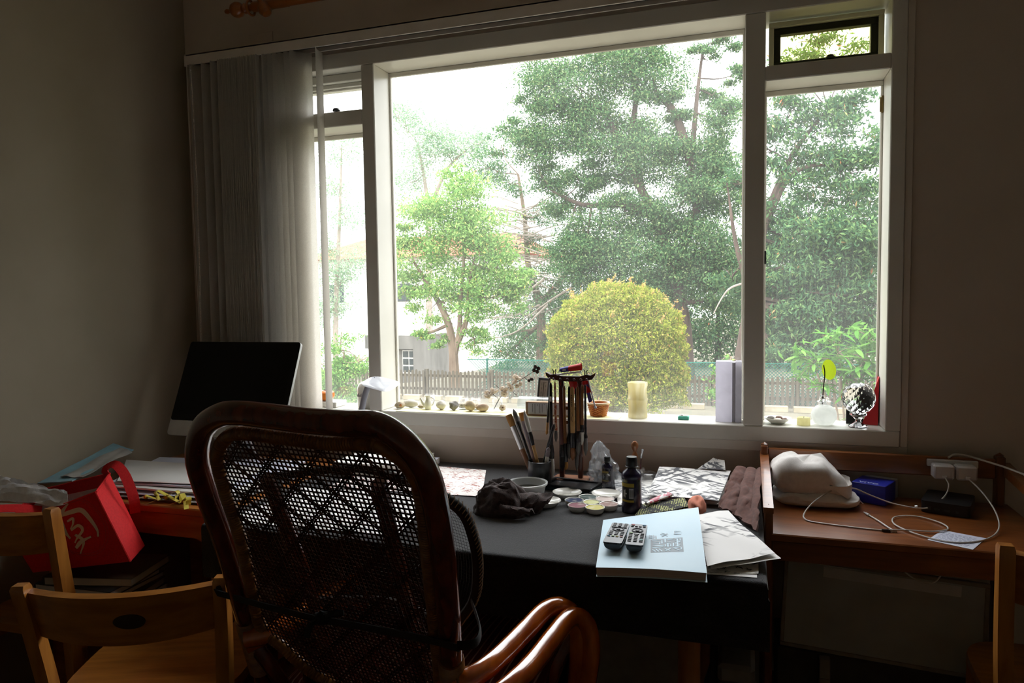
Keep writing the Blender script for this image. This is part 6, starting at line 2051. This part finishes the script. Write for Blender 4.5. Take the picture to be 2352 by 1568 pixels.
def btow(u, v):
    # drawn up over the rail at the top, falling towards the viewer in three vertical folds onto the desk
    w_ = u + .05 * noise.noise(Vector((u * 3, v * 2.2, 4.0))) + .04 * math.sin(v * 3 + 1)
    hump = (abs(math.sin(2.45 * PI * max(0, w_) ** 1.15 + .35)) ** .6) * (1 + .35 * noise.noise(Vector((u * 2.5, v * 3, 8))))
    T_ = Vector((-.020 + .078 * u, -.165 - .02 * u, .828 + .014 * hump))
    B_ = Vector((-.070 + .108 * u, -.385 - .20 * u ** 1.3, TZ + .008))
    k = max(0.0, (v - .10) / .90)
    if v < .10:
        q_ = v / .10
        return T_ + Vector((.0, .05 * (1 - q_), -.05 * (1 - q_) ** 2))
    p = T_.lerp(B_, k)
    p.z = T_.z + (B_.z - T_.z) * (.55 * k + .45 * k * k)
    out = (.020 * hump - .006) * math.sin(PI * min(1, .25 + .75 * (1 - k * .55)))
    p += Vector((-.25, -.75, .35)) * out * (1 - .35 * k)
    n_ = noise.noise(Vector((u * 5, k * 6, 1.0)))
    p += Vector((.5, -.6, .5)) * (n_ * .016 + .006 * noise.noise(Vector((u * 11, k * 12, 3)))) * (k + .25)
    p.z = max(p.z, TZ + .0075)
    return p
q.grid(btow, 90, 40, thick=.006)
tag(q.build('brown_towel', M_btow), 'brown terry towel hung in folds over the left rail of the side table', 'towel')

# ------------------------------------------------------------------ things on the side table
M_gtow = mat('pale_grey_terry', '#e0dad6', '#e9e4e0', scale=70, rough=.95, bump=.35, bscale=900, sheen=.3)
gt = thing('folded_towel', 'thick pale grey terry towel folded on the side table', 'towel', (.2, -.16, .745))
def pillow(x0, x1, y0, y1, z0, z1, seed, sk=(0, 0), tilt=0):
    def fn(u, v):
        a = 2 * PI * u; t = PI * v
        c_, s_ = math.cos(a), math.sin(a)
        ex = .42
        sx = math.copysign(abs(c_) ** ex, c_) * abs(math.sin(t)) ** ex
        sy = math.copysign(abs(s_) ** ex, s_) * abs(math.sin(t)) ** ex
        sz = -math.copysign(abs(math.cos(t)) ** .8, math.cos(t))
        n_ = noise.noise(Vector((sx * 1.6 + seed, sy * 1.6, sz))) * .009 + noise.noise(Vector((sx * 4 + seed, sy * 4, sz * 2))) * .004
        zz = (z0 + z1) / 2 + sz * (z1 - z0) / 2
        k = (zz - .745) / .14
        return ((x0 + x1) / 2 + sx * (x1 - x0) / 2 + sk[0] * k + n_, (y0 + y1) / 2 + sy * (y1 - y0) / 2 + sk[1] * k + n_, zz + (n_ * 1.6 + tilt * sx if sz > 0 else 0))
    return fn
q = MB(); q.grid(pillow(.088, .335, -.258, -.09, .7455, .79, 2.0), 50, 22); q.build('fold', M_gtow, gt)
def drape(u, v):
    # the upper fold: a soft slab sloping down to the right, one end tucked over
    p = pillow(.084, .318, -.252, -.075, .775, .874, 5.3, (-.004, .012))(u, v)
    k = (p[0] - .084) / .228
    lift = .014 * math.exp(-((k - .22) / .22) ** 2) + .012 * math.exp(-((k - .62) / .16) ** 2) - .055 * max(0, k - .66) / .34
    crease = -.010 * math.exp(-((k - .44 + .35 * (p[1] + .16)) / .06) ** 2)
    up_ = 1 if p[2] > .82 else 0
    return (p[0], p[1], p[2] + (lift + crease) * up_)
q = MB(); q.grid(drape, 70, 36); q.build('fold', M_gtow, gt)
q = MB()
for k in range(26):
    x = .285 + .055 * random.random(); y = -.235 + .1 * random.random()
    q.tube([(x, y, .757 + .02 * random.random()), (x + .012, y - .006, .752 + .012 * random.random())], .0012, 4)
q.build('fringe', M_gtow, gt)['kind'] = 'stuff'

M_vblu = mat('royal_blue_card', '#20289a', '#262fa8', rough=.35, coat=.2)
M_vtxt = mat('silver_print', '#cfd8f4', '#d8e0f6', rough=.3)
M_vwht = mat('pale_inner_box', '#b8bcc2', '#c3c7cc', rough=.4)
vbx = thing('phone_box', 'royal blue phone box with silver lettering, half slid off its pale inner box', 'box', (.397, -.092, .745), -.45)
q = MB(); q.box(-.050, .050, -.062, .038, 0, .062, .0015); q.build('sleeve', M_vblu, vbx, local=True)
q = MB(); q.box(-.048, .048, .038, .072, .001, .060, .0015); q.build('inner_box', M_vwht, vbx, local=True)
bpy.context.view_layer.update()
tx = text_mesh('vivo', .030, Matrix.Translation((-.004, -.044, .0625)) @ Matrix.Diagonal((1.2, 1.0, 1, 1)), M_vtxt, 'lettering', vbx, .0001)
tx.data.transform(Matrix.Translation(origin_of(vbx)))

M_stb = mat('matt_black_plastic', '#101113', '#17181b', rough=.4)
stb = thing('set_top_box', 'flat black set-top box with sockets along its side, behind the white cable', 'set-top box', (.588, -.150, .745), -.34)
stb.scale = (1.16, 1.1, 1.05)
q = MB(); q.prism([(x, y - .068) for x, y in rrect(.108, .136, .012)], .002, .034); q.build('case', M_stb, stb, local=True)
q = MB()
for (x, w, h) in ((-.036, .010, .009), (-.018, .012, .006), (.004, .014, .006), (.026, .006, .006)):
    q.box(x - w / 2, x + w / 2, -.0688, -.0675, .010, .010 + h)
q.build('sockets', mat('dark_socket', '#3a3c40', '#45474c', rough=.4, metal=.4), stb, local=True)
q = MB(); q.box(-.045, .045, -.055, .055, 0, .002); q.build('base', M_stb, stb, local=True)

nt_ = thing('note_paper', 'small white note with faint handwriting on the side table', 'note', (.538, -.446, .745))
q = MB(); q.grid(lambda u, v: Vector((.464, -.47, .7458)).lerp(Vector((.555, -.521, .7458)), u).lerp(Vector((.522, -.373, .7462)).lerp(Vector((.613, -.417, .7462)), u), v), 6, 6, thick=-.0004); q.build('sheet', M_lil, nt_)
q = MB()
for k in range(9):
    v0 = .12 + k * .085
    u = .08
    while u < .85:
        w = random.uniform(.04, .12)
        a = Vector((.464, -.47, .7465)).lerp(Vector((.555, -.521, .7465)), u).lerp(Vector((.522, -.373, .7469)).lerp(Vector((.613, -.417, .7469)), u), v0)
        b = Vector((.464, -.47, .7465)).lerp(Vector((.555, -.521, .7465)), min(.92, u + w)).lerp(Vector((.522, -.373, .7469)).lerp(Vector((.613, -.417, .7469)), min(.92, u + w)), v0)
        ribbon(q, [a, b], .0012, (0, 0, 1), .0002); u += w + .03
q.build('handwriting', mat('blue_ink', '#5a6490', '#66709c', rough=.6), nt_)['kind'] = 'stuff'

M_cab = mat('white_cable', '#c6c2bc', '#d0ccc6', rough=.4)
M_chg = mat('white_charger', '#d0cfd0', '#d8d7d8', rough=.25, coat=.2)
pst = thing('power_strip', 'slim power strip fixed along the top of the back rail', 'power strip', (.62, -.075, .85))
q = MB(); q.box(.546, .685, -.078, -.066, .858, .880, .002); q.build('body', M_chg, pst)
for (lab, x) in (('left one of the two white charger plugs on the rail', .555), ('right one of the two white charger plugs on the rail', .616)):
    c = thing('charger_plug', lab, 'charger', (x + .028, -.10, .828), group='charger plugs')
    q = MB(); q.box(x, x + .056, -.122, -.078, .828, .872, .005); q.build('plug_body', M_chg, c)
    q = MB(); q.box(x + .022, x + .036, -.130, -.122, .832, .842, .002); q.build('connector', M_chg, c)
cabA = catmull([(.584, -.132, .836), (.59, -.145, .815), (.575, -.16, .785), (.53, -.20, .762), (.49, -.215, .760), (.43, -.205, .766), (.37, -.20, .785), (.32, -.21, .806), (.27, -.23, .806), (.21, -.28, .782), (.172, -.325, .750), (.176, -.385, .7475), (.23, -.405, .7475), (.31, -.418, .7475), (.40, -.425, .7475)], 8)
ca = thing('charging_cable', 'white cable looping from the left charger over towel and table', 'cable', (.38, -.3, .7455))
q = MB(); q.tube(cabA, .0021, 7); q.build('cord', M_cab, ca)
q = MB(); q.tube([(.494, -.216, .763), (.487, -.214, .761)], .006, 8); q.build('cable_clip', M_chg, ca)
q = MB(); q.tube(catmull([(.40, -.425, .7475), (.385, -.40, .749), (.37, -.345, .749), (.352, -.29, .749)], 6), .0021, 7); q.build('cord_end', M_cab, ca)
q = MB(); q.tube([(.352, -.29, .749), (.346, -.274, .749)], [.0038, .0034], 8); q.tube([(.346, -.274, .749), (.342, -.262, .749)], .0022, 8); q.build('usb_plug', M_chg, ca)
cabB = catmull([(.645, -.132, .836), (.66, -.15, .822), (.675, -.19, .80), (.68, -.26, .775), (.665, -.34, .755), (.62, -.42, .749), (.56, -.47, .7485), (.50, -.478, .7485), (.44, -.43, .749), (.405, -.36, .7495), (.42, -.29, .7495), (.48, -.268, .7495), (.53, -.315, .7495), (.535, -.37, .7495), (.49, -.405, .750), (.42, -.418, .7515), (.38, -.428, .7515)], 8)
cbB = thing('charging_cable', 'white cable coiling from the right charger onto the note', 'cable', (.55, -.35, .7455))
q = MB(); q.tube(cabB, .0021, 7); q.build('cord', M_cab, cbB)
q = MB(); q.box(.362, .383, -.432, -.422, .746, .752, .001); q.build('plug', M_rblk, cbB)
cc = thing('mains_cable', 'pale mains cable running over the right rail of the side table', 'cable', (.72, -.15, .80))
q = MB(); q.tube(catmull([(.605, -.07, .886), (.625, -.062, .896), (.66, -.065, .893), (.70, -.09, .885), (.75, -.15, .876), (.785, -.24, .864), (.80, -.34, .82), (.80, -.40, .70)], 8), .003, 8); q.build('cord', M_cab, cc)

# beneath the side table
M_board = mat('smoky_board', '#98958c', '#a5a298', scale=8, rough=.35, coat=.2)
M_boardf = mat('pale_wood_edge', '#7a6f60', '#8a7f70', rough=.5)
M_card = mat('brown_cardboard', '#8b7a62', '#9a8970', scale=30, rough=.85)
q = MB(); q.box(.10, .66, -.33, -.12, .115, .335, .003); tag(q.build('cardboard_box', mat('dark_cardboard', '#3a332b', '#453d34', rough=.85)), 'dark cardboard box on the lower shelf of the side table', 'box')
fb = thing('framed_board', 'large grey framed board leaning under the side table', 'board', (.375, -.33, .336))
fb.rotation_euler = (-.12, .055, 0)
q = MB(); q.box(-.262, .262, -.006, .006, 0, .255, .002); q.build('panel', M_board, fb, local=True)
q = MB()
for (a, b, c, d) in ((-.27, .27, -.006, .006), (-.27, .27, .25, .262), (-.27, -.258, .006, .25), (.258, .27, .006, .25)):
    q.box(a, b, -.009, .009, c, d, .002)
q.build('frame', M_boardf, fb, local=True)
q = MB(); q.box(-.16, .20, -.0085, -.006, .215, .245); q.build('paper_strip', mat('dull_paper', '#c2c0bc', '#ccc9c6', rough=.7), fb, local=True)
q = MB(); q.box(.215, .245, -.36, -.335, .27, .33, .002); q.box(.215, .245, -.36, -.335, .115, .27, .002); tag(q.build('wood_block', M_boardf), 'small pale wooden block propped in front of the dark box', 'block')
q = MB(); q.tube(catmull([(.40, -.48, .665), (.44, -.47, .635), (.48, -.47, .632), (.50, -.48, .665)], 6), .002, 6); tag(q.build('loose_cord', M_cab), 'thin white cord sagging below the side table apron', 'cord')

# ------------------------------------------------------------------ beneath the painting desk
M_carton = mat('grey_brown_carton', '#b5ab97', '#c2b8a4', scale=25, rough=.85)
M_redp = mat('red_carton_print', '#a03030', '#ac3a38', rough=.7)
bx1 = thing('shipping_carton', 'lower shipping carton with red print and pen marks under the desk', 'box', (-.75, -.45, 0))
q = MB(); q.box(-.95, -.615, -.60, -.30, 0, .425, .003); q.build('carton', M_carton, bx1)
XF = Matrix.Rotation(PI / 2, 4, 'X')
text_mesh('24h購物', .036, Matrix.Translation((-.735, -.6006, .375)) @ XF, M_redp, 'red_print', bx1, .0002)
q = MB()
for st in ([(-.79, .335), (-.78, .31), (-.77, .335)], [(-.76, .34), (-.765, .305)], [(-.75, .33), (-.735, .335), (-.74, .315), (-.755, .305)], [(-.715, .335), (-.70, .33), (-.71, .31), (-.69, .308)]):
    ribbon(q, [(a, -.6004, b) for a, b in st], .003, (0, -1, 0), .0003)
q.build('pen_marks', M_print, bx1)
bx2 = thing('shipping_carton', 'upper flat carton printed upside down on top of the other carton', 'box', (-.76, -.45, .425))
q = MB(); q.box(-.96, -.655, -.58, -.32, .425, .545, .003); q.build('carton', M_carton, bx2)
text_mesh('PChome 24', .026, Matrix.Translation((-.735, -.5806, .485)) @ XF @ Matrix.Rotation(PI, 4, 'Z'), M_redp, 'red_print', bx2, .0002)
q = MB(); q.box(-.52, -.17, -.34, -.30, .02, .40, .003); tag(q.build('flat_parcel', mat('dull_card', '#a09788', '#aca394', rough=.85)), 'dull flat cardboard parcel standing under the desk beside the leg', 'parcel')
for i, (x, h, r) in enumerate(((-.075, .42, .028), (-.02, .46, .03), (-.045, .40, .026))):
    q = MB(); q.lathe([(r, 0), (r, h * .75), (r * .4, h * .88), (r * .4, h), (0, h)], 14, c=(x, -.55 - .06 * (i % 2), 0))
    tag(q.build('dark_bottle', M_stb), ('dark bottle under the desk nearest its leg', 'tallest dark bottle under the right desk end', 'front dark bottle under the right desk end')[i], 'bottle', 'bottles under the desk')
q = MB(); q.box(-.06, .03, -.75, -.62, .42, .47, .01); q.box(-.06, .03, -.75, -.62, 0, .42, .006); tag(q.build('paper_bag', mat('dim_paper_bag', '#6b655d', '#78726a', rough=.8)), 'creased dim paper bag under the right end of the desk', 'bag')

# ------------------------------------------------------------------ things on the left desk and chair
GL = 'papers piled on the left desk'
lays = [((-2.02, -.755), (-1.56, -.74), (-1.55, -.35), (-2.05, -.40)), ((-2.06, -.74), (-1.60, -.72), (-1.57, -.30), (-2.10, -.38)), ((-2.10, -.72), (-1.58, -.70), (-1.56, -.28), (-2.16, -.36)), ((-2.08, -.70), (-1.62, -.66), (-1.60, -.25), (-2.22, -.34)), ((-2.05, -.70), (-1.63, -.64), (-1.66, -.40), (-2.285, -.44))]
labs = ['grey newspaper at the bottom of the left desk pile', 'bluish sheet low in the left desk pile', 'cream sheets in the middle of the left desk pile', 'pale lilac sheets near the top of the left desk pile', 'large white sheet on top of the left desk pile']
M_news = ink_paper('newsprint', '#9c9a98', '#5a5a60', 40, 1.2, 7.0, .09)
mts = [M_news, M_lil, M_pap, M_lil, M_pap]
for k, (c, lab) in enumerate(zip(lays, labs)):
    z = .752 + k * .009
    sheet('paper_stack', lab, mts[k], *[(x, y, z) for x, y in c], .006, 30 + k, thick=.006 if k in (2, 3) else .002, group=GL)
M_lblu = mat('pale_blue_plastic', '#86b3c4', '#93bfce', rough=.35)
sheet('plastic_portfolio', 'pale blue plastic portfolio propped against the left wall', M_lblu, (-2.305, -.79, .785), (-2.19, -.755, .792), (-2.225, -.46, .838), (-2.314, -.47, .858), .004, 41, thick=.004, cat='portfolio')
sheet('film_sleeve', 'crumpled grey film sleeve lying on the pale blue portfolio', mat('grey_film', '#a3a19c', '#b7b5b0', rough=.4), (-2.255, -.745, .800), (-2.17, -.73, .802), (-2.20, -.49, .838), (-2.26, -.49, .850), .008, 43, thick=.001, cat='sheet')
M_rib = mat('yellow_ribbon', '#c9b637', '#d8c64a', rough=.35, sheen=.3)


def bow(label, x, y, rot, s=1.0, loops=True):
    t = thing('ribbon_bow', label, 'ribbon', (x, y, .7515), rot, group='yellow ribbons')
    q = MB()
    if loops:
        for sg in (-1, 1):
            q.grid(lambda u, v: (sg * s * .028 * math.sin(PI * u) ** .7 * (1 if u < .5 else .8) + 0, (v - .5) * .012 * s, s * (.006 + .013 * math.sin(2 * PI * u) * .8 + .008)), 14, 2, thick=.0005)
    q.build('loops', M_rib, t, local=True) if loops else None
    q = MB()
    q.grid(lambda u, v: (s * (.004 + .034 * u), s * (-.01 * u) + (v - .5) * .011 * s, s * (.012 - .011 * u)), 6, 1, thick=.0005)
    q.grid(lambda u, v: (s * (-.004 - .028 * u), s * (-.022 * u) + (v - .5) * .011 * s, s * (.012 - .011 * u)), 6, 1, thick=.0005)
    q.ball((0, 0, .010 * s), .006 * s, .007 * s, .006 * s, 8, 6)
    q.build('tails', M_rib, t, local=True)


bow('yellow ribbon bow, the middle one on the left desk', -1.795, -.742, .2, 1.5)
bow('yellow ribbon bow nearest the rattan chair', -1.705, -.760, -.5, 1.35)
bow('flat yellow ribbon end left of the bows', -1.873, -.752, .5, 1.3, False)
# books on the chair seat
bcol = [('#5a5550', '#d0ccc6'), ('#4a3a30', '#b8b0a4'), ('#6a4a48', '#c6c0b8'), ('#3a3a3e', '#cfcac2'), ('#59503f', '#bfb6a6')]
blab = ['thick dark book at the bottom of the stack under the red bag', 'brown book second from the bottom under the red bag', 'dull red magazine in the middle of the stack under the red bag', 'dark magazine second from the top under the red bag', 'olive covered book lying directly under the red bag']
z = .4425
for k in range(5):
    h = (.034, .024, .018, .020, .026)[k]
    t = thing('book', blab[k], 'book', (-1.945 + .015 * math.sin(k * 2), -.865 + .012 * math.cos(k * 3), z), .12 + .12 * math.sin(k * 1.9), group='books on the left chair')
    cm = mat('book_cover_%d' % k, bcol[k][0], bcol[k][0], rough=.4); pm_ = mat('book_page_%d' % k, bcol[k][1], bcol[k][1], scale=200, stretch=(.1, .1, 8), rough=.8)
    q = MB(); q.box(-.143, .143, -.103, .103, 0, .002); q.box(-.143, .143, -.103, .103, h - .002, h); q.box(-.145, -.142, -.103, .103, 0, h); q.build('cover', cm, t, local=True)
    q = MB(); q.box(-.141, .139, -.1, .1, .002, h - .002); q.build('pages', pm_, t, local=True)
    z += h + .0003

# red insulated bag
M_red = mat('red_nonwoven', '#cc1216', '#da181c', scale=160, rough=.75, bump=.25, bscale=600)
M_foil = mat('silver_foil', '#d0d0d6', '#e6e6ea', scale=30, rough=.3, metal=.45, bump=.5, bscale=60)
BG = {k: Vector(v) for k, v in dict(A=(-2.235, -.86, .782), B=(-1.936, -.83, .856), C=(-1.842, -.965, .838), D=(-2.15, -1.02, .722), E=(-1.79, -.845, .640), F=(-1.748, -.94, .628), G=(-2.045, -1.02, .592), H=(-2.15, -.87, .592)).items()}
rb_ = thing('red_bag', 'red insulated carrier bag with white brush lettering, standing open on the chair', 'bag', tuple((BG['F'] + BG['G'] + BG['H'] + BG['E']) / 4))


def quad(a, b, c, d, bulge, seed=0):
    a, b, c, d = (BG[k] for k in (a, b, c, d))
    nn = (b - a).cross(d - a).normalized()

    def fn(u, v):
        p = a.lerp(b, u).lerp(d.lerp(c, u), v)
        return p + nn * (bulge * math.sin(PI * u) * math.sin(PI * v) + .006 * noise.noise(Vector((u * 4 + seed, v * 4, seed))) * math.sin(PI * u) * math.sin(PI * v))
    return fn, nn


front, nF = quad('G', 'F', 'C', 'D', .022, 1)
side, nS = quad('F', 'E', 'B', 'C', .015, 2)
back, nB = quad('E', 'H', 'A', 'B', .01, 3)
lft, nL = quad('H', 'G', 'D', 'A', .01, 4)
for nm, fn in (('front_panel', front), ('side_panel', side), ('back_panel', back), ('side_panel', lft)):
    q = MB(); q.grid(fn, 16, 14, thick=.002); q.build(nm, M_red, rb_)
q = MB(); q.grid(lambda u, v: quad('H', 'E', 'F', 'G', 0)[0](u, v), 4, 4, thick=.002); q.build('bottom', M_red, rb_)
# foil lining just inside
for fn, nn in ((back, nB), (side, nS), (front, nF), (lft, nL)):
    q = MB(); q.grid(lambda u, v: fn(.03 + .94 * u, .05 + .80 * v) - nn * .006, 12, 10, thick=.001); q.build('lining', M_foil, rb_)
rim = [BG['D'], BG['C'], BG['B'], BG['A']]
for i in range(4):
    a, b = rim[i], rim[(i + 1) % 4]
    q = MB(); q.tube([a.lerp(b, k / 6) + Vector((0, 0, .001)) for k in range(7)], .0035, 6); q.build('rim_piping', M_red, rb_)
q = MB(); q.tube([front(1, v_) + Vector((.001, -.002, 0)) for v_ in (0, .2, .4, .6, .8, 1)], .003, 6); q.build('corner_seam', M_red, rb_)
q = MB()
ribbon(q, catmull([(-1.952, -.835, .85), (-1.925, -.845, .882), (-1.888, -.85, .893), (-1.85, -.855, .868), (-1.822, -.86, .826), (-1.806, -.862, .785), (-1.812, -.855, .745)], 6), .030, (.55, -.5, .67), .002)
q.build('handle', M_red, rb_)
q = MB()
ribbon(q, catmull([(-2.02, -1.0, .78), (-2.06, -1.06, .80), (-2.10, -1.12, .805), (-2.16, -1.15, .77), (-2.2, -1.16, .70)], 6), .030, (.2, -.6, .77), .002)
q.build('handle', M_red, rb_)
q = MB()
q.grid(lambda u, v: Vector((-2.27, -.95, .845)).lerp(Vector((-2.0, -.93, .80)), u).lerp(Vector((-2.28, -1.06, .79)).lerp(Vector((-1.93, -.985, .785)), u), v) + Vector((0, 0, .020 * (1 - 2 * abs(noise.noise(Vector((u * 3 + v, v * 4, 2))))) + .006 * noise.noise(Vector((u * 12, v * 12, 5))) + .015 * math.sin(PI * v))), 24, 12, thick=.001)
q.build('foil_flap', M_foil, rb_)
# white brush lettering and a faint ring motif on the front
M_bwh = mat('faded_white_print', '#cfc4c2', '#dad0ce', rough=.7)
q = MB()


def fstroke(pts, w):
    P_ = [front(a, b) + nF * .0018 for a, b in pts]
    sm = catmull(P_, 5)
    k = len(sm)
    ribbon(q, sm, [w * 1.6 * (.45 + .55 * math.sin(PI * min(1, .15 + i / (k - 1)))) for i in range(k)], nF, .0004)


fstroke([(.60, .86), (.64, .93), (.70, .99)], .007)
fstroke([(.585, .80), (.575, .62), (.60, .48)], .008)
fstroke([(.60, .86), (.70, .86), (.80, .84), (.84, .70), (.86, .52), (.84, .42)], .009)
fstroke([(.64, .74), (.70, .76), (.68, .68), (.64, .62)], .005)
fstroke([(.64, .60), (.72, .64), (.74, .56), (.66, .46), (.62, .40)], .006)
fstroke([(.60, .32), (.68, .40), (.78, .44)], .008)
fstroke([(.66, .52), (.70, .40), (.60, .22)], .006)
fstroke([(.42, .72), (.46, .58), (.50, .46)], .010)
fstroke([(.28, .44), (.31, .56), (.34, .62), (.36, .48)], .009)
fstroke([(.20, .50), (.24, .56), (.26, .40)], .008)
fstroke([(.34, .60), (.38, .62), (.40, .46)], .008)
q.build('brush_lettering', M_bwh, rb_)
q = MB()
M_faint = mat('faint_pink_line', '#b8454a', '#c05055', rough=.7)
for (cu, cv, ru, rv) in ((.69, .62, .25, .42), (.69, .62, .27, .45), (.40, .78, .10, .14), (.52, .90, .08, .09), (.46, .62, .09, .16)):
    pts = [front(cu + ru * math.cos(k * PI / 16), min(.99, max(.02, cv + rv * math.sin(k * PI / 16)))) + nF * .0014 for k in range(33)]
    q.tube(pts, .0006, 4)
q.build('ring_motif', M_faint, rb_)

# power strip with a red pilot light on the floor under the left desk
fp = thing('extension_socket', 'grey extension socket with a red pilot light on the floor under the left desk', 'extension socket', (-2.07, -.47, 0))
q = MB(); q.box(-2.16, -1.95, -.50, -.45, 0, .032, .004); q.build('body', mat('dim_grey_plastic', '#6a6a66', '#747470', rough=.5), fp)
q = MB(); q.ball((-2.09, -.502, .026), .004, n=8, m=6); q.build('pilot_light', mat('red_pilot', '#ff3010', '#ff3010', emit=('#ff3010', 3.0)), fp)
q = MB(); q.tube(catmull([(-1.95, -.475, .016), (-1.85, -.46, .03), (-1.80, -.42, .15), (-1.82, -.3, .4), (-1.85, -.2, .72)], 6), .004, 6); q.build('cord', mat('grey_cord', '#55565a', '#606166', rough=.5), fp)
